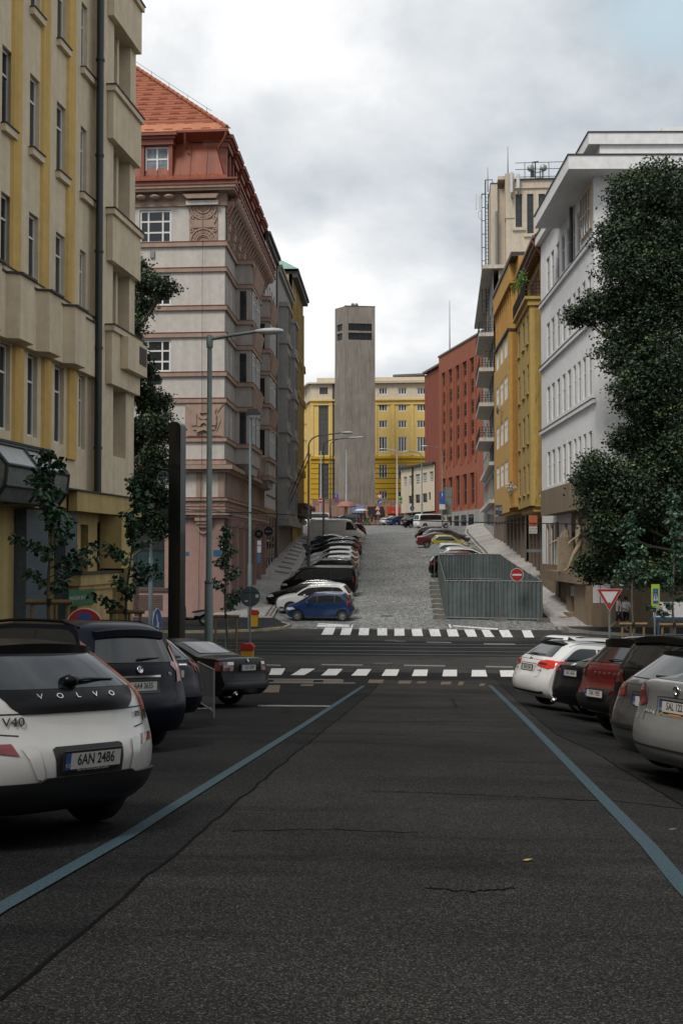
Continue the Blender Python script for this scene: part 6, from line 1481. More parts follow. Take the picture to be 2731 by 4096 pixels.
for sg in (1,-1):
    f=lambda L_:[(sg*a,b) for a,b in L_]
    c.decal('rear',f([(.53,1.33),(.57,1.35),(.70,1.17),(.775,1.06),(.80,.95),(.785,.84),(.745,.83),(.73,.93),(.69,1.05),(.665,1.09)]),REDB,'tail_light',off=.016)
    c.decal('rear',f([(.69,.90),(.795,.90),(.785,.83),(.735,.83)]),M('smoked lamp',(.05,.02,.02),rough=.1,var=.3,coat=1),'tail_light_lens',off=.018)
    c.decal('rear',f([(.58,.655),(.80,.69),(.80,.735),(.62,.735)]),REDL,'reflector',off=.010)
    c.decal('rear',f([(.40,.48),(.46,.50),(.56,.70),(.52,.72),(.45,.71)]),CREAMP,'bumper_crease',off=.014)
c.decal('rear',mir([(.70,.25),(.84,.36),(.845,.47),(.45,.475),(.40,.50)]),TRIM,'lower_bumper',thick=.03)
c.both([(.24,.25),(.42,.25),(.42,.40),(.24,.46)],TRIM,'lower_bumper',off=.012)
c.gap('rear',mir([(.55,.785),(.70,.80),(.745,.86),(.735,.93)]),.010)
c.decal('rear',mir([(.31,.50),(.33,.685),(.30,.70)]),TRIM,'plate_recess',off=.006)
common(c,'hatch',.75,3.1,[1.15,2.1],None); c.plate('6AN 2486',.60,tilt=-.10,sub='AUTO PRUHONICE.com')
for i,ch in enumerate('VOLVO'): letters(c,ch,.062,.34-.17*i,1.035,sx=1.3)
letters(c,'V40',.085,.57,.875,mat=INK,sx=1.2); letters(c,'D2',.06,-.62,.875,mat=INK,sx=1.1)
spoiler(c,1.375,.60,.10,BLACKP); c.wiper(0.02,-.46,1.12,1.13)
a=c.cast('rear',.02,1.12); mb=MB(); mb.lathe([(0,-.05),(.06,-.03),(.07,.02),(0,.05)],10); mb.obj('wiper_hub',BLACKP,c.root,tuple(a[0]+a[1]*.03))
near.append((c,'V40'))
def lampset(c,rear,side=None,mat=REDL,rmat=None):
    c.sym('rear',rear,mat,'tail_light',off=.012)
    if side: c.both(side,mat,'tail_light',off=.010)
def rearwin(c,pts,off=.010): c.decal('rear',mir(pts),CG,'rear_window',off=off)
def tailgate(c,w0,z0,w1,z1,zt):
    c.gap('rear',mir([(w0-.12,z0),(w0,z0+.04),(w0,z1),(w1,zt)]),.009)
# dark estate with roof rails (second on the left)
k=base('mpv'); k.update(L=4.45,H=1.60,W=1.78,rb=.10)
c=Car(k); rearwin(c,[(.68,1.12),(.66,1.18),(.56,1.46)]); tailgate(c,.66,.62,.70,1.0,1.10)
lampset(c,[(.70,.86),(.80,.88),(.78,1.40),(.68,1.30),(.72,1.1)],[(.18,.86),(.28,.88),(.26,1.12),(.19,1.12)])
c.decal('rear',mir([(.36,.935),(.36,.96)]),CHR,'chrome_strip',off=.014); c.decal('rear',mir([(.32,.74),(.34,.92)]),TRIM,'plate_recess')
common(c,'mpv',.42,3.2,[1.2,2.15],None); c.plate('6A4 3635',.83); badge(c,1.03,.05); c.rails(.5,2.9,BLACKP,.022); spoiler(c,1.50,.58,.07,NAVY); c.wiper(0,-.4,1.15,1.17)
letters(c,'TD',.05,-.55,.97); near.append((c,'opel'))
# dark estate third
k=base('wagon'); k.update(L=4.5,W=1.76,H=1.48,belt=(1.0,.93)); c=Car(k); rearwin(c,[(.66,1.06),(.55,1.38)]); tailgate(c,.62,.60,.66,.98,1.04)
lampset(c,[(.74,.86),(.82,.88),(.80,1.25),(.66,1.40),(.62,1.38),(.74,1.1)],[(.18,.86),(.26,.88),(.24,1.1),(.19,1.1)],REDL)
c.decal('rear',mir([(.40,.985),(.40,1.005)]),CHR,'chrome_strip',off=.014); common(c,'wagon',.5,3.25,[1.2,2.2],None); c.plate('2AS 5116',.86); badge(c,1.03,.05); c.wiper(0,-.4,1.1,1.11)
mb=MB(); mb.tube([(.05,0,.36),(-.09,0,.36),(-.10,0,.45)],.018,8); mb.lathe([(0,-.03),(.022,-.02),(.03,0),(.022,.02),(0,.03)],12,(-.10,0,.48)); mb.obj('tow_ball',CHR,c.root)
c.decal('rear',mir([(.80,.50),(.80,.56)]),TRIM,'bumper_strip',thick=.015); near.append((c,'ford'))
# black saloon
k=base('sedan'); k.update(L=4.43,W=1.70,H=1.39,wr=.31,wx=(.98,3.68),belt=(.97,.88),rb=.07,rin=.06)
k['prof']=[(.2,.24),(.05,.28),(.0,.38),(-.02,.44),(-.02,.53),(.05,.55),(.07,.60),(.06,.95),(.10,1.0),(.30,1.02),(.62,1.04),(.70,1.05),(1.38,1.33),(1.75,1.385),(2.3,1.38),(2.55,1.34),(3.15,.98),(3.25,.92),(3.9,.84),(4.25,.74),(4.38,.62),(4.42,.45),(4.38,.3),(4.3,.22)]; k['cut']=(.90,.68); k['sm']=2
c=Car(k); rearwin(c,[(.60,1.085),(.50,1.30)]); c.gap('rear',mir([(.50,.60),(.52,.97)]),.009)
c.decal('rear',mir([(.80,.38),(.80,.52)]),TRIM,'bumper_strip',thick=.02)
lampset(c,[(.50,.74),(.79,.74),(.79,.92),(.50,.92)],[(.12,.74),(.30,.74),(.28,.92),(.12,.92)],M('dark tail lens',(.08,.012,.012),rough=.15,coat=1)); c.sym('rear',[(.50,.86),(.68,.86),(.68,.92),(.50,.92)],CLR,'lamp_window',off=.018)
common(c,'sedan',.85,3.0,[1.2,2.05],None); c.plate('5AD 0540',.80,tilt=0); badge(c,.945,.036); exhaust(c,.45,.3)
near.append((c,'bmw'))
# white estate
k=base('wagon'); k.update(L=4.86,W=1.86,H=1.49,wx=(1.02,3.86),belt=(1.03,.93))
c=Car(k); rearwin(c,[(.66,1.10),(.53,1.37)]); tailgate(c,.58,.64,.60,.92,1.02)
lampset(c,[(.40,.90),(.80,.84),(.84,.93),(.80,1.02),(.46,1.0)],[(.22,.86),(.62,.95),(.55,1.03),(.22,1.03)],REDB); c.sym('rear',[(.46,.93),(.72,.925),(.72,.96),(.48,.965)],M('smoked lamp',(.05,.02,.02),rough=.1,var=.3,coat=1),'lamp_insert',off=.018)
c.decal('rear',mir([(.31,.76),(.33,.92)]),WHITE,'plate_recess',off=.004); c.gap('rear',mir([(.33,.74),(.36,.93)]),.01)
common(c,'wagon',.5,3.5,[1.3,2.35],None,chrome=CHR); c.plate('7AN 1346',.83); badge(c,1.045,.045); spoiler(c,1.40,.56,.08,BLACKP); c.wiper(.05,-.42,1.12,1.13); c.rails(.7,3.0,CHR,.017)
c.decal('rear',mir([(.62,.31),(.74,.34),(.74,.375),(.62,.36)]),TRIM,'lower_bumper',off=.01); letters(c,'SUPERB',.04,-.55,.80,space=1.2); letters(c,'SKODA',.045,.55,.80,space=1.2)
mb=MB(); mb.add([(1.0,-.01,1.47),(1.2,-.01,1.49),(1.02,-.005,1.56),(1.0,.01,1.47),(1.2,.01,1.49),(1.02,.005,1.56)],[(0,1,2),(3,5,4),(0,2,5,3),(1,4,5,2)]); mb.obj('roof_antenna',TRIM,c.root)
near.append((c,'superbwagon'))
# black saloon right
k=base('sedan'); k.update(L=4.58,W=1.80,H=1.45,rb=.12); c=Car(k); rearwin(c,[(.66,1.10),(.52,1.36)]); c.gap('rear',mir([(.45,.66),(.55,.80),(.56,1.03)]),.009)
lampset(c,[(.44,.90),(.83,.84),(.84,1.0),(.60,1.0)],[(.22,.86),(.42,.92),(.36,1.0),(.22,1.0)]); common(c,'sedan',.85,3.2,[1.35,2.25],None); c.plate('5AC 6656',.86); badge(c,1.02,.06); c.decal('rear',mir([(.45,.31),(.75,.35),(.75,.40),(.45,.40)]),BLACKP,'lower_bumper',thick=.02); exhaust(c,.62,.28); exhaust(c,-.62,.28); near.append((c,'mazda'))
# dark red suv
k=base('suv'); k.update(L=4.43,W=1.86,H=1.65,rb=.12,prof=[(.22,.34),(.10,.38),(.02,.46),(.0,.60),(.02,.72),(.12,.76),(.14,.92),(.10,1.06),(.15,1.12),(.50,1.53),(.64,1.60),(1.5,1.65),(2.3,1.62),(3.25,1.15),(3.4,1.1),(3.95,1.02),(4.28,.9),(4.4,.72),(4.43,.5),(4.4,.34),(4.3,.28)])
c=Car(k); rearwin(c,[(.68,1.17),(.54,1.50)]); tailgate(c,.62,.76,.66,1.0,1.12)
lampset(c,[(.70,.92),(.82,.90),(.85,.98),(.80,1.15),(.62,1.46),(.58,1.44),(.73,1.14)],[(.24,.92),(.36,.94),(.32,1.08),(.22,1.15)],M('deep red lens',(.07,.006,.006),rough=.12,coat=1))
c.decal('rear',mir([(.78,.38),(.84,.62),(.50,.66)]),TRIM,'lower_bumper',thick=.03); c.decal('rear',mir([(.33,.60),(.36,.74)]),TRIM,'plate_recess',off=.03)
common(c,'suv',.5,3.1,[1.2,2.15],None); c.plate('7AK 1905',.665,x=-.045)
for i,ch in enumerate('VOLVO'): letters(c,ch,.055,.30-.15*i,1.0,sx=1.3,mat=STEEL)
spoiler(c,1.545,.62,.14,BLACKP,th=.09); c.wiper(0,-.4,1.2,1.22); c.rails(.7,2.8,CHR,.018); near.append((c,'xc40'))
# black boxy suv
k=base('suv'); k.update(L=4.65,W=1.88,H=1.70,rb=.08,rin=.05,prof=hatchprof(4.65,1.70,1.12,1.03,rw=.34,hood=1.1,nose=.9,cowl=3.5,ws=2.65))
c=Car(k); rearwin(c,[(.70,1.18),(.60,1.56)]); tailgate(c,.66,.62,.72,1.0,1.14)
lampset(c,[(.58,.96),(.86,.96),(.86,1.14),(.66,1.14)],[(.20,.96),(.34,.96),(.32,1.14),(.20,1.14)],M('deep red lens',(.07,.006,.006),rough=.12,coat=1)); c.decal('rear',mir([(.80,.36),(.84,.5)]),TRIM,'lower_bumper',thick=.02)
common(c,'suv',.4,3.3,[1.2,2.2],None); c.plate('3AB 7052',.88); badge(c,1.08,.05); spoiler(c,1.60,.62,.10,BLACKP); c.rails(.6,3.0,CHR,.02); c.decal('rear',mir([(.3,.98),(.3,1.0)]),CHR,'chrome_strip',off=.012); near.append((c,'blacksuv'))
# graphite estate
k=base('wagon'); k.update(L=4.66,W=1.81,H=1.47,belt=(1.02,.93)); c=Car(k); rearwin(c,[(.67,1.08),(.55,1.37)]); tailgate(c,.56,.62,.60,.92,1.0)
lampset(c,[(.50,.86),(.80,.84),(.82,1.0),(.60,1.0)],[(.22,.86),(.44,.92),(.38,1.0),(.22,1.0)],REDL); c.decal('rear',mir([(.31,.73),(.34,.91)]),GREYP,'plate_recess',off=.004); c.gap('rear',mir([(.33,.73),(.36,.92)]),.01)
common(c,'wagon',.5,3.3,[1.2,2.2],None); c.plate('1AV 3806',.82); badge(c,1.02,.045); spoiler(c,1.40,.56,.07,BLACKP); c.wiper(.05,-.42,1.10,1.11); c.rails(.7,2.8,BLACKP); c.decal('rear',mir([(.80,.5),(.80,.54)]),TRIM,'bumper_strip',thick=.012); near.append((c,'octavia'))
# silver liftback
k=base('liftb'); c=Car(k); rearwin(c,[(.66,1.19),(.54,1.41)]); c.gap('rear',mir([(.55,.66),(.60,.80),(.58,1.0),(.63,1.12)]),.009)
lampset(c,[(.58,.84),(.80,.80),(.84,.90),(.82,1.06),(.66,1.04)],[(.22,.80),(.46,.90),(.40,1.04),(.22,1.07)],REDL); c.decal('rear',mir([(.31,.74),(.34,.92)]),SILV,'plate_recess',off=.004); c.gap('rear',mir([(.34,.73),(.36,.93),(.2,.94)]),.008)
common(c,'liftb',.75,3.45,[1.35,2.35],None,chrome=CHR); o=c.plate('5AL 1221',.84); badge(c,1.02,.05); letters(c,'SUPERB',.05,-.52,.76,space=1.2); letters(c,'SKODA',.05,.50,.76,space=1.2)
OR=M('orange reflector',(.5,.22,.03),rough=.3); mb=MB(); mb.box(-.24,-.20,-.085,-.060,.005,.018); mb.box(.17,.21,-.085,-.060,.005,.018); mb.box(-.09,.12,-.085,-.066,.005,.018); mb.obj('plate_trim',OR,o)
c.decal('rear',mir([(.80,.40),(.80,.42)]),TRIM,'bumper_strip',off=.01); near.append((c,'superb'))
# ================================================================ placing the cars
GEN={}; USED=set()
PAINTS={'car paint base'}|{k for k in MATS if 'car paint' in k}
def put(kind,px,Y,ang,paint,label,cat='car',name='parked_car',group=None,x=None):
    if kind not in GEN: GEN[kind]=generic(kind).root
    r=GEN[kind]
    if kind in USED: r=copy_tree(r)
    else: USED.add(kind)
    r.name=name
    for o in [r]+list(r.children_recursive):
        for s in o.material_slots:
            if s.material and s.material.name in PAINTS: s.link='OBJECT'; s.material=paint
    tag(r,label,cat,group); X=onY(px,2100,Y).x; Car.set(r,(X,Y),ang); return r
NR=dict((n_,c) for c,n_ in near)
def nearcar(n_,px,Y,ang,paint,label,grp,cat='car'):
    X=onY(px,2700,Y).x; NR[n_].done((X,Y),ang,label,cat,paint,group=grp)
gl,gr='cars parked at an angle on the near left','cars parked at an angle on the near right'
nearcar('V40',365,8.35,-60,CREAMP,'white hatchback with a black tailgate panel, nearest car on the left edge',gl)
nearcar('opel',583,14.6,-60,NAVY,'dark navy estate car with black roof rails, directly behind the white hatchback',gl)
nearcar('ford',705,18.2,-62,NAVY,'dark estate car with a tow ball, between the roof-railed estate and the steel barrier',gl)
nearcar('bmw',999,24.2,-66,BLACKP,'black saloon car, farthest of the near left row, rear facing the crossing',gl)
nearcar('superbwagon',2080,26.3,69,WHITE,'white estate car with red wraparound tail lights, farthest of the near right row',gr)
nearcar('mazda',2256,23.8,68,BLACKP,'black saloon car squeezed between the white estate and the dark red SUV',gr)
nearcar('xc40',2380,19.8,67,REDP,'dark red SUV with a black roof spoiler in the near right row',gr)
nearcar('blacksuv',2545,16.8,66,BLACKP,'black boxy SUV beside the dark red one in the near right row',gr)
nearcar('octavia',2540,13.9,66,GREYP,'graphite grey estate car between the black SUV and the silver car at the right edge',gr)
nearcar('superb',2645,12.7,66,SILV,'silver liftback with a chrome badge, nearest car on the right edge',gr)
put('mpv',2140,33,66,WHITE,'white people carrier of which only the roof shows above the white estate','car',group=gr)
hl,hr_='cars parked across the slope on the left of the hill','cars parked across the slope on the right of the hill'
put('small',1418,65.6,-88,BLUEP,'small bright blue hatchback, lowest of the cars parked on the hill',group=hl)
put('suv',1418,68.6,-88,WHITE,'white crossover right behind the small blue hatchback',group=hl)
put('wagon',1380,71.6,-86,BLACKP,'black estate with a pale roof edge behind the white crossover',group=hl)
put('van',1430,77.2,-88,BLACKP,'black passenger van parked on the hill below the long black SUV','van',group=hl)
put('suv',1434,85,-86,BLACKP,'long black SUV with bright roof rails just above the black van',group=hl)
put('hatch',1440,89.5,-86,LSILV,'silver hatchback between the black SUV and the white cars on the hill',group=hl)
put('hatch',1441,93,-88,WHITE,'lower of two white hatchbacks in the left row on the hill',group=hl)
put('hatch',1438,96.6,-88,WHITE,'upper of two white hatchbacks in the left row on the hill',group=hl)
put('wagon',1447,100.5,-88,BLACKP,'lower of two black estates in the middle of the left hill row',group=hl)
put('wagon',1448,104.5,-88,BLACKP,'upper of two black estates in the middle of the left hill row',group=hl)
put('sedan',1410,109,-86,TEALP,'petrol blue saloon just below the white delivery van',group=hl)
put('bigvan',1239,119.5,88,CREAMP,'white panel delivery van in the left row near the hill top','van',name='delivery_van',group=hl)
put('suv',1465,128,-88,BLACKP,'black SUV peeking out above the white delivery van',group=hl)
put('twin',1721,108,86,YELP,'lime yellow three-door car on the right of the hill',group=hr_)
put('sedan',1662,112,86,REDP,'dark red saloon behind the lime yellow car',group=hr_)
put('wagon',1686,118,84,GREYP,'graphite estate above the dark red saloon on the right',group=hr_)
put('wagon',1658,123,84,BLACKP,'black estate above the graphite one on the right of the hill',group=hr_)
put('hatch',1727,99.5,86,LSILV,'silver hatchback just above the hoarding beside the lime yellow car',group=hr_)
put('wagon',1751,95.5,86,WHITE,'white estate whose windows show above the hoarding',group=hr_)
put('small',1755,92,86,REDP,'red car of which only the roof shows over the hoarding',group=hr_)
put('suv',1712,88.5,84,BLACKP,'black SUV whose tail sticks out left of the hoarding',group=hr_)
hp_='cars parked on the upper street'
put('van',1662,160,62,WHITE,'white van-shaped people carrier with roof bars at the hill top','van',group=hp_)
put('sedan',1606,163,62,BLACKP,'black saloon left of the white people carrier at the hill top',group=hp_)
put('wagon',1607,170,62,TEALP,'dark blue estate behind the black saloon at the hill top',group=hp_)
put('liftb',1551,177,60,BLUEP,'blue liftback at the hill top between a white and a dark estate',group=hp_)
put('sedan',1523,182,58,WHITE,'white saloon at the left end of the hilltop row by the red shop',group=hp_)
put('mpv',1445,181,-89,TEALP,'dark green people carrier crossing the top of the hill, seen from the side',group='cars at the junction on the hill top')
put('wagon',1424,186,-89,BLACKP,'black estate behind the dark green people carrier at the hill top',group='cars at the junction on the hill top')
put('van',1322,190,-88,WHITE,'white van with a dark roundel on its side at the hill top','van',group='cars at the junction on the hill top')
put('hatch',1253,193,-80,LSILV,'silver car half hidden at the corner of the ochre house',group='cars at the junction on the hill top')
put('hatch',1240,199,-80,WHITE,'white car behind the silver one at the ochre house corner',group='cars at the junction on the hill top')
# ================================================================ street furniture
GREENP=M('grey green pole paint',(.10,.135,.13),rough=.5,var=.2,scale=3); POLEB=M('blue grey zinc pole',(.13,.17,.18),rough=.5,var=.25); RUST=M('rusty pole',(.17,.145,.12),rough=.7,var=.5,scale=4)
LENS=M('lamp lens',(.5,.5,.48),rough=.2,var=.1)
def ground_at(px,Y,dz=0): q=onY(px,2100,Y); return Vector((q.x,Y,gz(Y)+dz))
def lamp_head(root,p,sg,mat=None,sz=1):
    mb=MB(); mb.lathe([(.0,-.35),(.08,-.32),(.15,-.1),(.17,.15),(.10,.36),(0,.4)],12,axis='x'); o=mb.obj('lamp_head',mat or M('pale lamp housing',(.45,.46,.46),rough=.4,var=.1),root,p); o.scale=(sg*sz*1.2,sz,.62*sz)
    mb=MB(); mb.lathe([(0,-.1),(.10,-.06),(.15,.05),(.15,.08)],12); l=mb.obj('lamp_lens',LENS,o,(.05,0,-.10)); l.scale=(1.4,1,1)
def street_lamp(px,Y,ytop,reach,mat,label,group,r0=.09,curve=True,dz=.12,hx=None):
    b=ground_at(px,Y,dz); top=onY(px,ytop,Y).z; h=top-b.z; root=empty('street_lamp',b,0,label,'street lamp',group)
    mb=MB(); mb.tube([(0,0,0),(0,0,h*.28),(0,0,h*.281),(0,0,h-(.9 if curve else 0))],[r0*1.35,r0*1.35,r0,r0*.75],10)
    if not curve: mb.lathe([(r0*1.1,0),(r0*1.1,.35),(0,.4)],10,(0,0,h-.35))
    mb.lathe([(r0*1.4,0),(r0*1.55,.04),(r0*1.4,.08)],10,(0,0,h*.28-.04)); mb.obj('pole',mat,root)
    sg=1 if reach>0 else -1; R_=abs(reach); mb=MB()
    if curve: pts=[(0,0,h-.9)]+[(sg*R_*.45*(1-math.cos(t)),0,h-.9+.75*math.sin(t)) for t in [PI/2*i/7 for i in range(1,8)]]+[(reach,0,h)]
    else: pts=[(0,0,h-.1),(reach*.5,0,h+.02),(reach,0,h+.12)]
    mb.tube(pts,r0*.55,8); mb.obj('arm',mat,root); lamp_head(root,(reach+sg*.3,0,pts[-1][2]),sg); return root
street_lamp(836,36,1344,1.5,GREENP,'tall grey green pole with a long straight arm over the near left cars','tall lamp posts',r0=.095,curve=False)
lg='curved lamp posts uphill on the left'
street_lamp(1234,85,1732,2.4,RUST,'nearest rusty curved lamp post, carrying the back of a triangular sign',lg,.085)
street_lamp(1294,116,1752,2.5,RUST,'second rusty curved lamp post, in front of the white delivery van',lg,.085)
street_lamp(1321,135,1750,3.0,GREENP,'dark green curved lamp post, farthest of the three on the left',lg,.085)
rg='curved lamp posts uphill on the right'
street_lamp(1588,190,1795,-2.0,M('pale concrete pole',(.36,.35,.33),rough=.8),'pale lamp post in front of the yellow building with a camera on it',rg,.14,dz=0)
street_lamp(1687,178,1805,-2.0,POLEB,'thin blue grey lamp post before the low cream house',rg,.11,dz=0); street_lamp(1769,152,1784,-1.9,RUST,'rusty lamp post by the parking signs beside the brick building',rg,.09)
def bare_pole(px,Y,y0,label,r_=.1):
    b=ground_at(px,Y); h=onY(px,y0,Y).z-b.z; mb=MB(); mb.tube([(0,0,0),(0,0,h*.4),(0,0,h*.41),(0,0,h)],[r_*1.3,r_*1.25,r_,r_*.7],8); mb.lathe([(r_,0),(r_*1.4,.1),(0,.2)],8,(0,0,h)); o=mb.obj('tram_wire_pole',M('light zinc pole',(.3,.33,.35),rough=.5,var=.2),None,b); tag(o,label,'pole','pale poles on the hill top')
bare_pole(1283,195,1810,'pale tapering pole in front of the glass block strip of the yellow building',.13); bare_pole(1385,198,1803,'pale tapering pole in front of the concrete tower',.14)
def small_lamp(px,Y,ytop,label):
    b=ground_at(px,Y,.12); h=onY(px,ytop,Y).z-b.z; root=empty('street_lamp',b,0,label,'street lamp','thin lamp posts with box lanterns')
    mb=MB(); mb.tube([(0,0,0),(0,0,h*.3),(0,0,h*.301),(0,0,h)],[.11,.11,.075,.06],8); mb.obj('pole',POLEB,root)
    mb=MB(); mb.prism([(-.28,.0),(.34,.0),(.42,.10),(.3,.30),(-.2,.30),(-.3,.14)],-.18,.18,'y'); o=mb.obj('lantern',DARKM,root,(.1,0,h)); mb=MB(); mb.prism([(-.1,-.16),(.32,-.16),(.4,-.005),(-.14,-.005)],-.16,.16,'y'); mb.obj('lantern_glass',GLASS2,o)
small_lamp(604,58,1525,'thin lamp post with a small box lantern in front of the left tree'); small_lamp(1000,60.5,1660,'thin box-lantern lamp post at the pink house corner with a yellow bin on it')
# black pylon
b=ground_at(708,34,.12); root=empty('black_pylon',b,R(-20),'tall black slab pylon with a rounded top behind the near left cars','pylon')
h=onY(708,1688,34).z-b.z; mb=MB(); pts=[(-.2,0),(.2,0),(.2,h-.18)]+[(.2*math.cos(t),h-.18+.18*math.sin(t)) for t in [PI*i/8 for i in range(1,8)]]+[(-.2,h-.18)]
mb.prism(pts,-.14,.14,'y'); mb.obj('slab',M('black lacquer',(.006,.007,.008),rough=.3,var=0,coat=.5),root)
q=onY(649,1912,34); mb=MB(); hh=q.z-b.z
for i in range(24):
    t0,t1=2*PI*i/24,2*PI*(i+1)/24; mb.tube([(.2*math.cos(t0),0,.2*math.sin(t0)),(.2*math.cos(t1),0,.2*math.sin(t1))],.018,6,caps=False)
for i in range(5): t=2*PI*i/5+.3; mb.tube([(0,0,0),(.2*math.cos(t),0,.2*math.sin(t))],.012,5)
mb.tube([(0,0,0),(.3,.05,.1)],.03,6); o=mb.obj('spoked_wheel',POLEB,root); o.location=(-.48,0,hh); o.scale=(1,1,1)
# traffic signs
def pole(root,h,r_=.035,mat=None): mb=MB(); mb.tube([(0,0,0),(0,0,h)],r_,8); return mb.obj('pole',mat or POLEB,root)
SR=M('sign red',(.30,.015,.015),rough=.45,var=.15,scale=6); SB=M('sign blue',(.02,.075,.25),rough=.45,var=.1); SW=M('sign white',(.5,.5,.5),rough=.45,var=.1); SBACK=M('sign back grey',(.045,.065,.075),rough=.5,var=.15); SG=M('fluorescent sign yellow',(.35,.50,.02),rough=.5,var=.05)
def disc(mb,r0,r1,y0,y1,mi,n_=32,a0=0,a1=2*PI,c=(0,0)): 
    if r0<=0: mb.prism([(c[0]+r1*math.cos(a0+(a1-a0)*i/n_),c[1]+r1*math.sin(a0+(a1-a0)*i/n_)) for i in range(n_)],y0,y1,'y',mi)
    else:
        for i in range(n_):
            t0,t1=a0+(a1-a0)*i/n_,a0+(a1-a0)*(i+1)/n_; mb.prism([(c[0]+r*math.cos(t),c[1]+r*math.sin(t)) for r,t in ((r0,t0),(r1,t0),(r1,t1),(r0,t1))],y0,y1,'y',mi)
def sign(kind,px,py,Y,rz,label,group=None,size=.35,polelen=None,back=False,dz=.12,extra=None):
    p=onY(px,py,Y); g=gz(Y)+dz; root=empty('traffic_sign',(p.x,Y,g),R(rz),label,'traffic sign',group); hgt=p.z-g
    pole(root,hgt+(size if not extra else extra)*1.0); mb=MB(); f=-.06; b=-.045
    if kind=='noentry': disc(mb,0,size,f,b,1); disc(mb,0,size*.93,f-.004,f-.0005,0); mb.box(-size*.72,size*.72,f-.008,f-.0045,-size*.13,size*.13,1)
    if kind=='nostop': disc(mb,0,size,f,b,1); disc(mb,0,size*.96,f-.004,f-.0005,0); disc(mb,0,size*.74,f-.008,f-.0045,2)
    if kind=='nostop' or kind=='nopark':
        for a in ((PI/4,-PI/4) if kind=='nostop' else (-PI/4,)):
            c_,s_=math.cos(a),math.sin(a); w_=size*.1; l_=size*.76; mb.prism([(l_*c_-w_*s_,l_*s_+w_*c_),(-l_*c_-w_*s_,-l_*s_+w_*c_),(-l_*c_+w_*s_,-l_*s_-w_*c_),(l_*c_+w_*s_,l_*s_-w_*c_)],f-.012-(a>0)*.003,f-.0085,'y',0)
    if kind=='nopark': disc(mb,0,size,f,b,0); disc(mb,0,size*.74,f-.008,f-.0005,2)
    if kind=='arrow': disc(mb,0,size,f,b,1); disc(mb,0,size*.95,f-.004,f-.0005,2); mb.prism([(-size*.3,size*.55),(-size*.12,size*.6),(size*.12,-size*.05),(size*.32,size*.02),(size*.18,-size*.6),(-size*.3,-size*.25),(-size*.08,-size*.15)],f-.008,f-.0045,'y',1)
    if kind=='right': disc(mb,0,size,f,b,1); disc(mb,0,size*.95,f-.004,f-.0005,2); mb.prism([(-size*.1,-size*.6),(size*.1,-size*.6),(size*.1,-size*.1),(size*.3,-size*.1),(size*.3,-size*.3),(size*.7,0),(size*.3,size*.3),(size*.3,size*.12),(-size*.1,size*.12)],f-.008,f-.0045,'y',1)
    T3=lambda s_,up: [(s_*math.cos(PI/2*up+2*PI*i/3),s_*math.sin(PI/2*up+2*PI*i/3)) for i in range(3)]
    if kind=='yield':
        mb.prism(T3(size*1.22,-1),f,b,'y',1); mb.prism(T3(size*1.16,-1),f-.004,f-.0005,'y',0); mb.prism(T3(size*.78,-1),f-.008,f-.0045,'y',1); mb.box(-size*.1,size*.08,f-.01,f-.0082,-size*.72,-size*.5,3)
    if kind=='warn':
        mb.prism(T3(size*1.1,1),f,b,'y',0); mb.prism(T3(size*.72,1),f-.006,f-.0005,'y',1); mb.box(-size*.06,size*.06,f-.01,f-.0065,-size*.25,size*.3,4)
    if kind=='back': disc(mb,0,size,-.03,-.02,3); mb.box(size*.55,size*.85,-.034,-.031,-size*.1,size*.2,1); mb.box(-size*.5,-size*.2,-.034,-.031,-size*.5,-size*.38,1); mb.box(-size*.7,size*.7,-.05,-.031,size*.42,size*.5,3)
    if kind=='backtri': mb.prism(T3(size*1.2,-1),-.04,-.03,'y',3); mb.box(size*.2,size*.4,-.043,-.041,0,size*.2,1)
    if kind=='ped': mb.box(-size*.52,size*.52,f,b,-size,size,5); mb.box(-size*.34,size*.34,f-.004,f-.0005,-size*.72,size*.62,2); mb.prism([(-size*.3,-size*.45),(size*.3,-size*.45),(0,size*.45)],f-.008,f-.0045,'y',1); mb.box(-size*.07,size*.07,f-.012,f-.0085,-size*.35,size*.15,4); disc(mb,0,size*.09,f-.012,f-.0085,4,12,c=(0,size*.25))
    if kind=='parking':
        mb.box(-size*.5,size*.5,f,b,-size*1.0,size*0,2); mb.box(-size*.5,size*.5,f,b,size*.1,size*1.1,2); mb.box(-size*.5,size*.5,f,b,-size*2.0,-size*1.1,1); mb.box(-size*.07,size*.07,f-.006,f-.0005,size*.3,size*.9,1)
    if kind=='one': mb.box(-size,size,f,b,-size,size,2); mb.box(-size*.12,size*.12,f-.006,f-.0005,-size*.6,size*.6,1)
    o=mb.obj('sign_plate',[SR,SW,SB,SBACK,INK,SG],root)
    if kind=='parking': text('sign_letter','P',size*.95,SW,root,frame((0,f-.006,0+0),(1,0,0),(0,0,1))); root.children[-1].location.z=hgt-size*.5
    o.location=(0,0,hgt); return root
sign('noentry',2067,2299,64.5,0,'round red no-entry sign on a pole in front of the grey hoarding','no-entry signs',dz=0)
sign('nostop',341,2508,21.6,0,'round red and blue no-stopping sign above the dark roofs at the near left')
sign('arrow',620,2490,29,86,'round blue arrow sign seen almost edge-on near the black pylon')
sign('back',1000,2386,42,0,'grey back of a round sign with small stickers by the pink corner house',size=.36)
sign('yield',2436,2385,42,0,'red and white give-way triangle in front of the tan stone wall on the right',size=.42)
sign('ped',2617,2382,50,38,'fluorescent yellow pedestrian crossing sign at the right edge',size=.46)
sign('backtri',1235,2196,84.6,0,'grey back of a triangular give-way sign on the nearest rusty lamp post',size=.42)
sign('noentry',1282,2003,176,0,'small distant red no-entry sign at the left of the hill top','no-entry signs',size=.42,dz=0)
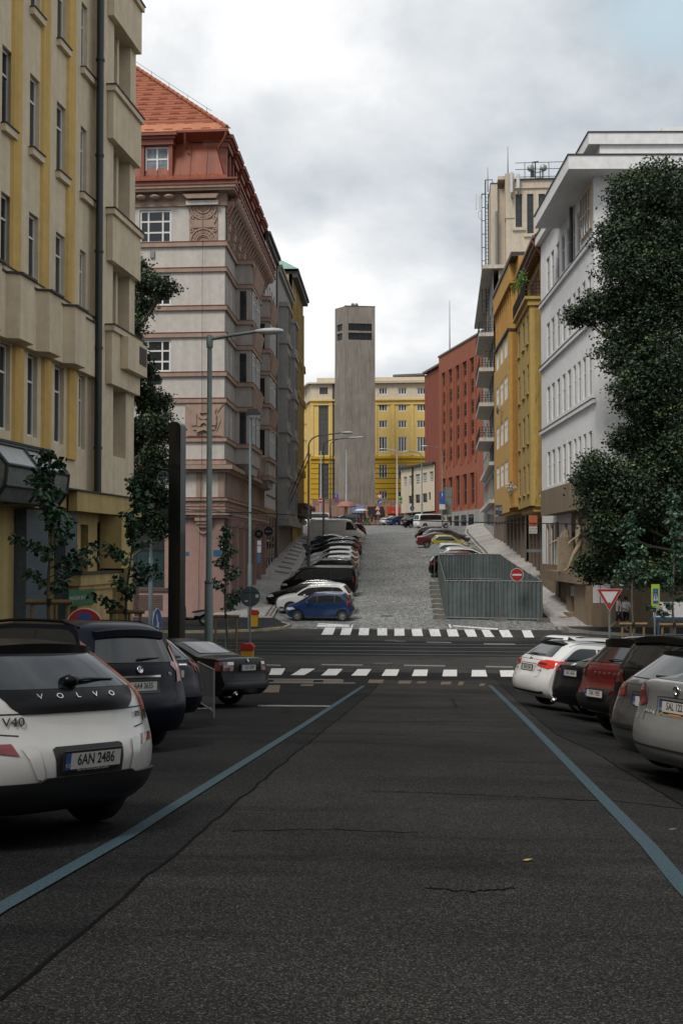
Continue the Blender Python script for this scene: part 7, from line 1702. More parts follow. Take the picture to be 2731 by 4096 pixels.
sign('one',1344,1985,176,0,'small blue square sign above a no-stopping roundel at the hill top',size=.34,dz=0); sign('nopark',1345,1999,175.7,0,'distant red and blue no-parking roundel near the concrete tower foot',size=.42,dz=0)
sign('yield',1518,1985,172,0,'distant give-way triangle, topmost of the sign cluster at the hill top',size=.48,dz=0); sign('right',1518,2008,171.8,0,'distant round blue arrow sign between the triangles at the hill top',size=.42,dz=0)
sign('warn',1510,2033,171.6,0,'upper red warning triangle of roadworks at the hill top',size=.48,dz=0); sign('warn',1512,2052,171.4,0,'lower red warning triangle of roadworks at the hill top',size=.48,dz=0)
sign('ped',1601,2001,182,20,'distant yellow pedestrian crossing sign left of the red shop front',size=.6,dz=0); sign('parking',1768,1992,151.4,0,'blue parking sign with a white letter P beside the brick building',size=.72,extra=.9)
sign('arrow',1647,2033,176,40,'distant round blue keep-side sign by the poster wall',size=.4,dz=0)
# back of a sign panel next to the parking sign
p=onY(1790,1990,152.5); g=gz(152.5)+.1; root=empty('sign_panel_back',(p.x,152.5,g),0,'grey back of tall sign panels right of the blue parking sign','traffic sign'); pole(root,p.z-g+1.2,.05); mb=MB(); hh=p.z-g; mb.box(-.55,.55,-.08,-.04,hh+.1,hh+1.3); mb.box(-.55,.55,-.08,-.04,hh-1.2,hh-.0); mb.box(-.55,.55,-.08,-.04,hh-2.2,hh-1.5); mb.obj('panel',M('weathered zinc panel',(.13,.17,.155),rough=.6,var=.2),root)
p=onY(1760,2160,88); root=empty('round_sign_back',(p.x,86.2,gz(86.2)),0,'pale back of a round sign standing left of the hoarding','traffic sign'); mb=MB(); pole(root,2.5,.03,STEEL); disc(mb,0,.4,-.04,-.03,0); o=mb.obj('sign_plate',M('pale zinc',(.28,.31,.31),rough=.45,var=.2),root,(0,0,2.2)); root.location.x=onY(1737,2200,86.2).x
# ticket/no smoking etc small blue sign on the thin pole, white and blue advert plates
def plate_sign(px0,px1,py0,py1,Y,mat,label,cat,name,txts=(),rz=0,thick=.05,brk=None):
    a,b=onY(px0,py1,Y),onY(px1,py0,Y); w_,h_=(b.x-a.x)/max(.3,math.cos(R(rz))),b.z-a.z; root=empty(name,((a.x+b.x)/2,Y,a.z),R(rz),label,cat); mb=MB(); mb.box(-w_/2,w_/2,-thick,0,0,h_); mb.obj('board',mat,root)
    for t,x,z_,s_,m_ in txts: text('lettering',t,s_*h_,m_,root,frame((x*w_,-thick-.004,z_*h_),(1,0,0),(0,0,1)),extr=.003)
    if brk: mb=MB(); [mb.tube([(w_/2*sg,-thick/2,h_*f_),(w_/2*sg+brk*sg,-thick/2,h_*f_)],.02,6) for sg,f_ in ((-1 if brk<0 else 1,.2),(-1 if brk<0 else 1,.85))]; mb.obj('bracket',GUT,root)
    return root
SGRN=M('green sign board',(.012,.13,.055),rough=.4,var=.15)
q=L1.at(272,2392,.62); 
def on_facade(b,u0,u1,v0,v1,w_,mat,name,label,cat,txts=(),thick=.06):
    root=empty(name,b.me@Vector(((u0+u1)/2,-w_,v0-b.vb)),b.rz,label,cat); W2,h_=abs(u1-u0),v1-v0; mb=MB(); mb.box(-W2/2,W2/2,-thick,0,0,h_); mb.obj('board',mat,root)
    for t,x,z_,s_,sx_,m_ in txts: text('lettering',t,s_*h_,m_,root,frame((x*W2,-thick-.004,z_*h_),(1,0,0),(0,0,1)),extr=.003,sx=sx_)
    return root
ua,va=L1.at(272,2428,.68); ub,vb_=L1.at(378,2352,.68)
on_facade(L1,ua,ub,va,vb_,.64,SGRN,'bar_sign','green sign board with white lettering over the bar entrance at the left','sign',[('PIVNÍ BAR BLANICKÁ 28',0,.47,.34,1.0*abs(ub-ua)/(vb_-va)*.26,PLW)])
plate_sign(426,536,2056,2140,40.5,M('pale advert board',(.38,.37,.36),rough=.5,var=.1),'pale projecting shop sign with dark red lettering under the fascia','sign','shop_sign',[('SPORT',0,.62,.34,SR),('OVERALL',0,.2,.16,INK)],brk=-.35)
plate_sign(411,497,2187,2291,39.0,M('dark sign board',(.03,.026,.024),rough=.4),'dark projecting restaurant sign with pale script lettering','sign','restaurant_sign',[('Grill',0,.68,.30,PLW),('Restaurace',0,.22,.16,PLW)],brk=-.3)
plate_sign(538,557,2285,2465,44,M('poster colours',(.30,.20,.18),rough=.5,var=.7,scale=6,alt=(.05,.06,.08)),'narrow lit poster panel in a dark frame at the left house corner','poster','city_poster',rz=0)
for px_,py_,r_,t_,lab in ((1035,2136,.28,'5S','smaller round black shop sign with a white 5S'),(1074,2125,.31,'Curvis','larger round black shop sign lettered Curvis beside the 5S one')):
    p=onY(px_,py_,79); root=empty('round_shop_sign',p,0,lab,'sign','round black shop signs on the left'); mb=MB(); disc(mb,0,r_,-.05,.05,0); mb.obj('board',BLACK,root); text('lettering',t_,r_*(.9 if t_=='5S' else .5),PLW,root,frame((0,-.056,0),(1,0,0),(0,0,1))); mb=MB(); mb.tube([(0,0,r_),(0,0,r_+.12),(-1.2,0,r_+.12)],.015,5); mb.obj('bracket',DARKM,root)
plate_sign(1029,1042,2162,2210,60.4,M('advert white',(.5,.5,.5),rough=.5),'white and blue advert plate on the thin lamp post','sign','advert_plate',[('albert',0,.6,.2,SB)],rz=30); plate_sign(1028,1040,2211,2250,60.4,BLP,'blue direction plate under the white advert plate','sign','direction_plate',rz=30)
plate_sign(2115,2148,2062,2105,81.5,M('orange red sign',(.40,.10,.04),rough=.5),'orange red upper sign plate with a round emblem below the ochre bay','sign','shop_sign',[('Jóga',0,.18,.3,INK)]); plate_sign(2115,2148,2106,2134,81.4,PLW,'white lower sign plate lettered in black below the orange one','sign','shop_sign',[('V DENNÍM',0,.68,.28,INK),('ŽIVOTĚ',0,.28,.28,INK)])
plate_sign(1980,2008,2020,2060,97,M('dark blue shop sign',(.04,.06,.09),rough=.5),'dark shop sign with a white pattern under the orange house','sign','shop_sign',[('A/Z',0,.6,.4,PLW)])
# bins
def bin_(px,py,Y,label,polemount=True):
    p=onY(px,py,Y); root=empty('litter_bin',p,0,label,'litter bin','yellow litter bins with red lids'); mb=MB(); mb.prism([(-.17,0),(.17,0),(.2,.62),(-.2,.62)],-.16,.16,'y'); mb.obj('bin_body',M('yellow plastic',(.50,.27,.01),rough=.45,var=.1),root); mb=MB(); mb.prism([(-.23,.62),(.23,.62),(.23,.72),(.14,.82),(-.14,.82),(-.23,.72)],-.2,.2,'y'); mb.obj('lid',M('red plastic',(.35,.02,.015),rough=.4),root)
bin_(1017,2505,60.3,'yellow bin with a red lid hung on the thin lamp post by the pink house'); bin_(990,2672,40,'yellow bin with a red lid just right of the black saloon')
# overhead wires
def wire(pts,r_,label,name='overhead_wire'):
    P=[onY(*p) for p in pts]; L=[]
    for a,b in zip(P,P[1:]):
        for i in range(8): t=i/8; q=a.lerp(b,t); q.z-=.10*math.sin(PI*t); L.append(q)
    L.append(P[-1]); mb=MB(); mb.tube(L,r_,5); tag(mb.obj(name,BLACK),label,'wire','overhead tram wires')
wire([(-700,2005,50),(1000,2050,54),(2300,2096,57),(3300,2070,60)],.026,'thick black tram wire crossing the whole street in front of the houses')
wire([(-300,1990,48),(560,2042,52),(940,2060,55)],.015,'thin tram wire left of the tall pole ending at the pink corner'); wire([(590,2036,52),(720,2028,52.5),(850,2040,53),(1030,2054,55)],.014,'short slack tram wire passing across the tall pole')
# timber guarded saplings
BARK=M('bark',(.10,.085,.065),rough=.9,var=.4,scale=10,bump=.5); BARKW=M('whitewashed trunk',(.34,.31,.26),rough=.9,var=.2); TIMB=M('round timber',(.19,.125,.055),rough=.75,var=.35,scale=9)
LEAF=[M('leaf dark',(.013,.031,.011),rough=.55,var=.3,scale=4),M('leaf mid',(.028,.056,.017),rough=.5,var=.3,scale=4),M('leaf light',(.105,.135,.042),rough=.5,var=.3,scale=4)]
SLEAF=[M('sapling leaf dark',(.014,.050,.024),rough=.45,var=.3),M('sapling leaf mid',(.030,.095,.035),rough=.4,var=.3)]
def leafquad(mb,c,s,rnd,mi,droop=.3):
    a=rnd.uniform(0,2*PI); t=rnd.uniform(-.9,.5); d=Vector((math.cos(a)*math.cos(t),math.sin(a)*math.cos(t),math.sin(t)-droop)).normalized(); u=d.cross(Vector((rnd.uniform(-1,1),rnd.uniform(-1,1),rnd.uniform(.2,1)))).normalized()
    n_=d.cross(u)*s*.12; mb.add([c,c+d*s*.5+u*s*.34+n_,c+d*s,c+d*s*.5-u*s*.34+n_],[(0,1,2,3)],mi)
def sapling(px,Y,ytop,label,grd=True,wd=1.15,seed=1,lean=0,bare=1.8,gh=1.9,gw=.8):
    rnd=random.Random(seed); b=ground_at(px,Y,.12); H=onY(px,ytop,Y).z-b.z; root=empty('young_tree',b,0,label,'tree','young street trees in timber guards')
    mb=MB(); tp=[(lean*(z/H)**2+.04*math.sin(z*2),.03*math.cos(z*1.7),z) for z in [H*i/12 for i in range(13)]]
    mb.tube(tp,[.045*(1-i/13)+.008 for i in range(13)],6); br=[]
    for i in range(18):
        z=bare+(H-bare)*(i/18)**.95; a=rnd.uniform(0,2*PI); l=wd*(1-((z-bare)/(H-bare)))**.75*rnd.uniform(.55,1.1)+.12; p0=Vector((lean*(z/H)**2,0,z)); p1=p0+Vector((math.cos(a)*l,math.sin(a)*l*.8,l*.42)); mb.tube([p0,p0.lerp(p1,.5)+Vector((0,0,.05)),p1],[.014,.009,.004],4,caps=False); br.append((p0,p1))
    mb.obj('trunk',BARK,root); mb=MB(); mb.tube([tp[0],(tp[1][0],tp[1][1],min(tp[1][2]*3,bare*.9))],[.055,.048],8); mb.obj('painted_trunk',BARKW,root)
    mb=MB()
    for p0,p1 in br+[(Vector(tp[7]),Vector(tp[12]))]:
        n_=max(3,int((p1-p0).length*7))
        for k in range(n_):
            c=p0.lerp(p1,.25+.8*k/n_); 
            for q in range(10): leafquad(mb,c+Vector((rnd.gauss(0,.07),rnd.gauss(0,.07),rnd.gauss(0,.05))),rnd.uniform(.11,.21),rnd,0 if rnd.random()<.6 else 1,.45)
    mb.obj('crown',SLEAF,root)
    if grd:
        g=empty('tree_guard',b+Vector((0,.0,0)),R(rnd.uniform(-6,6)),{202:'timber post guard of the nearest young tree by the stone portal',505:'timber post guard of the second young tree by the restaurant sign',905:'timber post guard of the small tree right of the tall pole',2528:'timber post guard in front of the walking couple',2690:'timber post guard at the right edge under the crossing sign'}[px],'tree guard','timber guards round the young trees'); 
        for x_,y_ in ((-gw/2,0),(gw/2,0),(0,gw*.6)): mb=MB(); mb.tube([(x_,y_,0),(x_,y_,gh-.03)],.045,8); mb.obj('post',TIMB,g)
        mb=MB(); mb.tube([(-gw/2-.12,-.05,gh),(gw/2+.12,-.05,gh)],.055,8); mb.obj('rail',TIMB,g); mb=MB(); mb.tube([(-gw/2,-.05,gh-.02),(0,gw*.62,gh-.04)],.04,8); mb.obj('rail',TIMB,g); mb=MB(); mb.box(-.05,.05,-.12,.05,gh-.07,gh+.07); mb.obj('strap',BLACK,g)
sapling(202,26,1800,'nearest slender young tree, beside the stone portal at the left',seed=4,wd=1.35,bare=2.2,gh=2.05)
sapling(505,32,1905,'second slender young tree, in front of the restaurant sign',seed=5,wd=1.1,bare=2.0,gh=1.95,lean=.3)
sapling(905,46,2105,'small young tree right of the tall grey green pole',seed=8,wd=.9,bare=1.9,gh=1.72)
sapling(2528,46,2050,'young tree just right of the give-way sign',seed=11,wd=.75,bare=2.9,gh=1.5); sapling(2690,44,1955,'young tree at the right edge beside the yellow crossing sign',seed=12,wd=.9,bare=1.9,gh=1.6)
# big trees
def bigtree(blobs,Y,trunk_px,label,seed,dens=1.0,yd=2.2,shift=0,lsz=(.11,.20)):
    rnd=random.Random(seed); s=4805/Y; b=ground_at(trunk_px,Y,.1); root=empty('big_tree',b,0,label,'tree')
    cs=[]
    for px_,py_,rx,ry in blobs:
        yy=Y+rnd.uniform(-yd,yd)*.5; p=onY(px_,py_,yy)-b; cs.append((p,rx/s,min(rx/s,yd),ry/s))
    mb=MB(); top=max(c[0].z for c in cs); tk=[(0,0,0),(.1,0,top*.2),(.0,.1,top*.45),(.15,0,top*.75),(.1,0,top)]; mb.tube(tk,[.34,.28,.22,.13,.04],10)
    for p,rx,ry,rz in cs:
        z0=max(top*.18,p.z-abs(p.x)*.55-1.2); p0=Vector((.05,.03,min(z0,top*.9))); mid=p0.lerp(p,.55)+Vector((0,0,-.25)); mb.tube([p0,mid,p],[.12,.07,.03],6,caps=False)
        for k in range(5): q=p+Vector((rnd.uniform(-1,1)*rx*.8,rnd.uniform(-1,1)*ry*.8,rnd.uniform(-1,1)*rz*.8)); mb.tube([mid.lerp(p,rnd.random()),q],[.035,.01],4,caps=False)
    mb.obj('trunk',BARK,root)
    mb=MB()
    for p,rx,ry,rz in cs:
        n_=int(dens*(60+rx*rz*150))
        for k in range(n_):
            v=Vector((rnd.gauss(0,1),rnd.gauss(0,1),rnd.gauss(0,1))).normalized(); r_=rnd.random()**.42*(1+.10*math.sin(v.x*7+seed)*math.cos(v.z*6)); c=p+Vector((v.x*rx,v.y*ry,v.z*rz))*r_
            big=rnd.random(); m_=rnd.choice((0,1,1,1,2) if v.z>.3 else (0,0,0,0,1))  # light from above put into leaf colour: paler leaves on each clump's upper side
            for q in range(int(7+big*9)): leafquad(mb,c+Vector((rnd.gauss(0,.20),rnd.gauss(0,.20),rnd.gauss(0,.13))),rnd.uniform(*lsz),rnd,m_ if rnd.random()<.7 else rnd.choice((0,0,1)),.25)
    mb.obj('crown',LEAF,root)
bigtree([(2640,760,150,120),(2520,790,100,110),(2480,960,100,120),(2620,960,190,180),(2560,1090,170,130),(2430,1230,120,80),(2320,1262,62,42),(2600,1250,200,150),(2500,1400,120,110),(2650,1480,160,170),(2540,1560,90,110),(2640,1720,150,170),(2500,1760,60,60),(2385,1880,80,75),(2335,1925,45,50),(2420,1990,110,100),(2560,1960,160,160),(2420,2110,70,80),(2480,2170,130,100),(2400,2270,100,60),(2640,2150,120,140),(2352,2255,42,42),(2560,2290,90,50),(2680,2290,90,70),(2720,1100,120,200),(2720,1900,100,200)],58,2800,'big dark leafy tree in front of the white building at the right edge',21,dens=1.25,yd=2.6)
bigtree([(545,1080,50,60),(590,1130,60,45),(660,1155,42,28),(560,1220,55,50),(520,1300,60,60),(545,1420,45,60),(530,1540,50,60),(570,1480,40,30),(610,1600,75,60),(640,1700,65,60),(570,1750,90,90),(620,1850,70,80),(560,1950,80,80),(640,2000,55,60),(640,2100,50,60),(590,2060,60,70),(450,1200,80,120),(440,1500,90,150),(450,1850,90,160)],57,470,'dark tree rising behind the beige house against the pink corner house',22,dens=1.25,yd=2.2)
# ================================================================ hoarding on the hill
HM=M('grey green hoarding sheet',(.10,.125,.125),rough=.5,var=.25,scale=2,streak=.35,bump=.1,bscale=12); FEET=M('recycled rubber foot',(.15,.14,.12),rough=.9,var=.3)
def hpanel(a,b,h,label,z0=None):
    a=Vector((a[0],a[1],gz(a[1])+.12)); b=Vector((b[0],b[1],gz(b[1])+.12)); d=b-a; L=math.hypot(d.x,d.y); root=empty('site_fence',a,math.atan2(d.y,d.x),label,'fence panel','sheet metal hoarding panels round the roadworks'); sl=d.z/L; mb=MB(); n_=int(L/.21); vs=[]
    for i in range(n_*4+1):
        u=L*i/(n_*4); ph=i%4; y=-.045 if ph in(1,2) else 0; vs+=[(u,y,u*sl),(u,y,u*sl+h)]
    mb.add(vs,[(2*i,2*i+2,2*i+3,2*i+1) for i in range(n_*4)]); vs2=[(x,y+.006,z) for x,y,z in vs]; mb.add(vs2,[(2*i,2*i+1,2*i+3,2*i+2) for i in range(n_*4)]); mb.obj('corrugated_sheet',HM,root,fix=False)
    mb=MB(); e=.02
    mb.tube([(0,-.03,-.1),(0,-.03,h)],.022,6); mb.tube([(L,-.03,L*sl-.1),(L,-.03,L*sl+h)],.022,6); mb.tube([(0,-.03,h),(L,-.03,L*sl+h)],.022,6); mb.tube([(0,-.03,0),(L,-.03,L*sl)],.022,6); mb.obj('frame',STEEL,root); return root
def foot(p,label,rz=0): mb=MB(); mb.box(-.35,.35,-.12,.12,0,.12); mb.box(-.3,.3,-.1,.1,.121,.2); o=mb.obj('rubber_block',FEET,None,(p[0],p[1],gz(p[1])+.01)); o.rotation_euler=(0,0,rz); tag(o,label,'block','block feet under the hoarding')
c0=onY(1783,2486,66.0); c1=onY(2000,2480,65.6); c2=onY(2168,2475,65.2); k0=onY(1752,2330,86); k1=onY(1883,2330,86.4); k2=onY(2001,2330,86)
hpanel((c0.x,66),(c1.x,65.7),2.0,'left of the two front hoarding panels facing the crossing'); hpanel((c1.x+.04,65.7),(c2.x,65.3),2.02,'right of the two front hoarding panels, behind the red no-entry sign')
hpanel((k0.x,86),(k1.x,86.3),1.72,'left of the two rear hoarding panels uphill'); hpanel((k1.x+.03,86.3),(k2.x,86),1.77,'right of the two rear hoarding panels uphill')
def along(p,q,n_,fmt):
    for i in range(n_):
        a=(p[0]+(q[0]-p[0])*i/n_,p[1]+(q[1]-p[1])*i/n_); b=(p[0]+(q[0]-p[0])*(i+.97)/n_,p[1]+(q[1]-p[1])*(i+.97)/n_); hpanel(a,b,2.0-.035*i,fmt[i])
od=['lowest','second','third','fourth','fifth','sixth','seventh','highest']
along((c0.x-.05,66.1),(k0.x,85.9),8,[o_+' panel up the left flank of the hoarding, along the cobbles' for o_ in od]); along((c2.x,65.5),(k2.x,85.9),8,[o_+' panel up the right flank of the hoarding, along the pavement' for o_ in od])
for i in range(8): t=i/8; foot((c0.x-.35+(k0.x-c0.x)*t,66.2+19.8*t),'%s block foot up the left flank of the hoarding'%od[i])
foot((c1.x,65.4),'block foot under the joint of the two front panels'); foot((c2.x+.1,65.1),'block foot under the front right corner of the hoarding',.3)
# steel crowd barrier
q=onY(845,2800,21.5); root=empty('crowd_barrier',(onY(822,2800,21.8).x,21.8,gz(21.8)),R(112),'grey steel crowd barrier standing between the dark estate and the black saloon','barrier'); mb=MB()
for z_ in (.2,1.1): mb.tube([(-1,0,z_),(1,0,z_)],.02,6)
for x_ in (-1,1): mb.tube([(x_,0,.05),(x_,0,1.1)],.02,6); mb.tube([(x_,-.35,.02),(x_,.35,.02)],.018,6)
for i in range(1,16): mb.tube([(-1+i/8,0,.2),(-1+i/8,0,1.1)],.006,5)
mb.obj('frame',STEEL,root); root.scale=(.8,.8,.82)
# scooter
b=ground_at(768,61.8,.12); root=empty('motor_scooter',b,0,'white and black motor scooter parked at the pink corner house','scooter'); SC=M('white fairing',(.45,.45,.45),rough=.3,coat=.6)
for x_,n_ in ((-.65,'wheel'),(.65,'wheel')):
    mb=MB(); mb.lathe([(.17,-.05),(.26,-.045),(.275,0),(.26,.045),(.17,.05),(.17,-.05)],20,axis='y'); w_=mb.obj(n_,RUB,root,(x_,0,.28)); mb=MB(); mb.lathe([(.17,-.02),(.03,-.05),(.03,.05),(.17,.02)],12,axis='y'); mb.obj('rim',RIMM,w_)
mb=MB(); mb.prism([(-.55,.45),(-.42,.95),(-.34,.98),(-.30,.40),(.1,.36),(.25,.62),(.75,.82),(.9,.74),(.7,.52),(.35,.30),(-.25,.27)],-.14,.14,'y'); mb.obj('body',BLACKP,root)
mb=MB(); mb.prism([(.15,.52),(.35,.68),(.92,.80),(.75,.66),(.45,.50)],-.16,.16,'y'); mb.prism([(-.6,.5),(-.5,.85),(-.42,.9),(-.46,.48)],-.11,.11,'y'); mb.obj('fairing',SC,root)
mb=MB(); mb.prism([(.0,.66),(.1,.74),(.8,.86),(.82,.80),(.3,.66)],-.13,.13,'y'); mb.obj('seat',BLACK,root)
mb=MB(); mb.tube([(-.65,0,.28),(-.42,0,1.0)],.03,6); mb.tube([(-.40,-.32,1.04),(-.42,0,1.0),(-.40,.32,1.04)],.018,6); mb.tube([(-.42,.25,1.04),(-.5,.32,1.25)],.01,5); mb.lathe([(.0,-.01),(.06,0),(0,.01)],10,(-.5,.34,1.27),axis='x'); mb.obj('handlebar',DARKM,root)
# ================================================================ people
SKIN=M('skin',(.36,.22,.15),rough=.6,var=.1); HAIR=M('dark hair',(.02,.015,.012),rough=.7,var=.2)
def person(loc,rz,label,top,legs,shoes=None,h=1.75,stride=.35,shorts=True,arm=(.15,-.2),grp=None,bag=None,lean=0,dress=False):
    k=h/1.75; root=empty('person',loc,rz,label,'person',grp)   # faces local +x
    J={};V=[];E=[];Rr=[]
    def v(x,y,z,r,p=None):
        V.append((x*k,y*k,z*k)); Rr.append(r*k)
        if p is not None: E.append((p,len(V)-1))
        return len(V)-1
    pel=v(0,0,.93,.135); ch=v(lean*.5,0,1.12,.125,pel); ch2=v(lean,0,1.32,.145,ch); nk=v(lean+.01,0,1.50,.055,ch2); hd=v(lean+.03,0,1.60,.085,nk); hd2=v(lean+.03,0,1.70,.075,hd)
    for sg in (1,-1):
        sd=stride*sg
        hip=v(0,.09*sg,.88,.10,pel); kn=v(sd*.45+.05,.10*sg,.50,.062,hip); an=v(sd*.95-(0.12 if sd<0 else 0),.10*sg,.09+(.07 if sd<0 else 0),.040,kn); v(sd*.95+.15-(0.14 if sd<0 else 0),.11*sg,.035+(.0 if sd<0 else 0),.034,an)
        sh=v(lean,.17*sg,1.41,.062,ch2); a=arm[0 if sg>0 else 1]; el=v(lean+a*.4,.23*sg,1.14,.044,sh); wr=v(lean+a*1.3+.05,.22*sg,.93+abs(a)*.3,.028,el); pm=v(lean+a*1.5+.07,.22*sg,.86+abs(a)*.35,.030,wr)
        for f in range(4): v(lean+a*1.6+.07+.018*(f-1.5),.22*sg-.012,.79+abs(a)*.38-.008*abs(f-1),.010,pm)
        v(lean+a*1.5+.12,.20*sg,.85+abs(a)*.36,.011,pm)
    me=bpy.data.meshes.new('body'); me.from_pydata(V,E,[]); o=bpy.data.objects.new('body',me); COL.objects.link(o); md=o.modifiers.new('s','SKIN'); md.use_smooth_shade=True; o.modifiers.new('d','SUBSURF').levels=1
    for i,r_ in enumerate(Rr): me.skin_vertices[0].data[i].radius=(r_,r_*(1.0 if i not in (1,2) else 1.25))
    me.skin_vertices[0].data[0].use_root=True
    dg=bpy.context.evaluated_depsgraph_get(); dg.update(); m2=bpy.data.meshes.new_from_object(o.evaluated_get(dg)); bpy.data.objects.remove(o)
    m2.materials.clear()
    for m in (SKIN,top,legs,shoes or BLACK): m2.materials.append(m)
    for p in m2.polygons:
        c=p.center/k; z=c.z; ay=abs(c.y); mi=0
        if z<.10: mi=3
        elif z<(.97) and z>(.50 if shorts else .1) and not(ay>.17 and z>.72): mi=2
        elif z>=.97 and z<1.47 and not(ay>.19 and z<1.24): mi=1
        p.material_index=mi
    b=bpy.data.objects.new('body',m2); COL.objects.link(b); b.parent=root
    mb=MB(); mb.lathe([(0,.11),(.06,.10),(.092,.05),(.095,-.02),(.07,-.06)],12,(lean*k,0,1.66*k)); hh=mb.obj('hair',HAIR,root)
    if bag: mb=MB(); mb.box(-.12,.12,-.06,.06,-.15,.15); mb.obj('bag',BLACK,root,(.12*k,.27*k,.85*k))
    return root
WS=M('white shirt cloth',(.80,.80,.80),rough=.9,var=.1); NS=M('navy cloth',(.012,.016,.03),rough=.9,var=.2); RS=M('red cloth',(.4,.02,.02),rough=.9); GSH=M('grey trainer',(.3,.3,.32),rough=.7)
gp1='people walking past the tan stone wall on the right'
pq=ground_at(2470,60,.13); person(pq,R(12),'man in white T-shirt and dark shorts striding with a bag behind the give-way sign',WS,NS,GSH,1.80,.42,True,(.35,-.1),gp1,bag=True)
pq=ground_at(2500,60.6,.13); person(pq,R(70),'woman in a white sleeveless top and short dark shorts beside the man with the bag',WS,NS,GSH,1.66,.2,True,(.1,-.1),gp1)
gp2='people crossing at the hill top'
pq=ground_at(1432,178.5); person(pq,R(180),'person with a red bag at the rear of the dark green people carrier',NS,RS,None,1.70,.3,True,(.1,-.2),gp2)
pq=ground_at(1446,178); person(pq,R(175),'person in dark clothes under the white and red parasol',NS,NS,None,1.75,.2,False,(.4,.3),gp2,lean=.15)
pq=ground_at(1458,178.3); person(pq,R(0),'person in dark clothes pushing the green pushchair',NS,NS,None,1.72,.3,False,(.5,.5),gp2,lean=.1)
pq=ground_at(1487,179); person(pq,R(180),'woman in a short black dress walking left with her arm raised, right of the pushchair',BLACK,BLACK,None,1.68,.38,True,(.5,-.2),gp2)
b=ground_at(1468,178.2); root=empty('pushchair',b,0,'green and black pushchair at the hill top','pushchair'); mb=MB(); mb.prism([(-.4,.5),(-.2,1.0),(.3,.9),(.35,.4),(.1,.3)],-.25,.25,'y'); mb.obj('seat',M('dark green cloth',(.03,.09,.02),rough=.9,var=.3),root); mb=MB(); mb.tube([(-.7,0,1.05),(.45,.0,.12)],.03,6); mb.tube([(-.3,0,.9),(-.35,0,.15)],.03,6); mb.obj('frame',DARKM,root)
for x_ in (-.35,.45):
    mb=MB(); mb.lathe([(.12,-.03),(.16,0),(.12,.03)],12,axis='y'); mb.obj('wheel',RUB,root,(x_,0,.16))
b=ground_at(1445,178); p=onY(1445,2042,178); root=empty('parasol',p,0,'white and red parasol held at the hill top','parasol'); mb=MB(); mb.lathe([(0,.35),(.5,.25),(1.0,.0),(1.02,-.05)],12); o=mb.obj('canopy',SW,root); mb=MB(); mb.tube([(0,0,-1.2),(0,0,.3)],.03,5); mb.obj('handle',DARKM,root); mb=MB(); mb.lathe([(.3,.31),(.55,.25),(.4,.29)],8); mb.obj('red_panel',RS,root)
# figures carved in stone on the white building
def figure(u,w_,v,rz,label,h=2.6,st=.1,arm=(.3,-.1)):
    p=Wd.me@Vector((u,-w_,v-Wd.vb)); r=person(p,rz,label,TAN,TAN,TAN,h,st,False,arm,'carved stone figures on the white building'); r.name='stone_figure'; r['category']='statue'
    for c in r.children:
        c.data.materials.clear(); c.data.materials.append(STN)
STN=M('carved sandstone',(.30,.235,.165),rough=.9,var=.25,scale=5,bump=.5)
ua=Wd.u(2262,2100,.5); figure(ua,.5,-1.18,R(200),'robed stone figure holding a tall panel, the left of the pair over the entrance',2.75,.05,(.1,.3)); ub=Wd.u(2318,2100,.5); figure(ub,.55,-1.15,R(190),'striding stone figure, the right of the pair over the entrance',2.9,.4,(.2,-.35))
mb=MB(); mb.box(-.45,.45,-.12,.12,0,1.9); mb.prism([(-.35,0),(.35,0),(.25,1.5),(-.25,1.5)],.13,.3,'y'); o=mb.obj('carved_slab',STN,None,Wd.me@Vector((ua+.55,-.62,-1.18-Wd.vb))); o.rotation_euler=(0,0,R(20)); tag(o,'tall carved stone slab standing between the two stone figures','relief slab')
# ================================================================ far wall with posters and shops
WT=stucco('terracotta wall',(.33,.19,.13)); WALLY=200
def boxthing(px0,px1,py0,Y,d,mat,name,label,cat,yb=None,group=None):
    a=onY(px0,py0,Y); b=onY(px1,py0,Y); g=gz(Y)-.3 if yb is None else onY(px0,yb,Y).z; mb=MB(); mb.box(0,b.x-a.x,0,d,0,a.z-g); o=mb.obj(name,mat,None,(a.x,Y,g)); tag(o,label,cat,group); return o,a,b,g
r_=empty('poster_wall',ground_at(1290,WALLY),0,'low terracotta wall with poster panels at the foot of the concrete tower','wall'); a=onY(1245,2010,WALLY); b=onY(1735,2010,WALLY); base_=r_.location
mb=MB(); x0=a.x-base_.x; x1=b.x-base_.x; hW=onY(1400,2021,WALLY).z-base_.z; mb.box(x0,x1,0,.8,-1,hW)
for i in range(9): x_=x0+(x1-x0)*i/8; mb.box(x_-.45,x_+.45,-.25,-.001,-1,hW+.25)
mb.obj('wall',WT,r_); mb=MB(); hs_=onY(1300,1995,WALLY).z-base_.z; mb.box(x0,onY(1400,2000,WALLY).x-base_.x,1.5,2.4,-1,hs_); mb.box(onY(1505,2000,WALLY).x-base_.x,x1,1.5,2.4,-1,onY(1550,2000,WALLY).z-base_.z); mb.obj('rear_wall',stucco('brown wall',(.22,.14,.10)),r_)
def poster(px0,px1,py0,py1,mat,label,txts=()): plate_sign(px0,px1,py0,py1,WALLY-.4,mat,label,'poster','poster_board',txts,thick=.12)
poster(1401,1455,2020,2052,M('poster blue',(.02,.09,.35),rough=.5,var=.3,scale=1,alt=(.35,.38,.42)),'blue and white poster board at the left of the far wall',[('BLAUREALITY',-.1,.86,.16,PLB)]); poster(1470,1535,2026,2062,M('poster black',(.015,.013,.013),rough=.5,var=.5),'black poster board between the blue and the red ones')
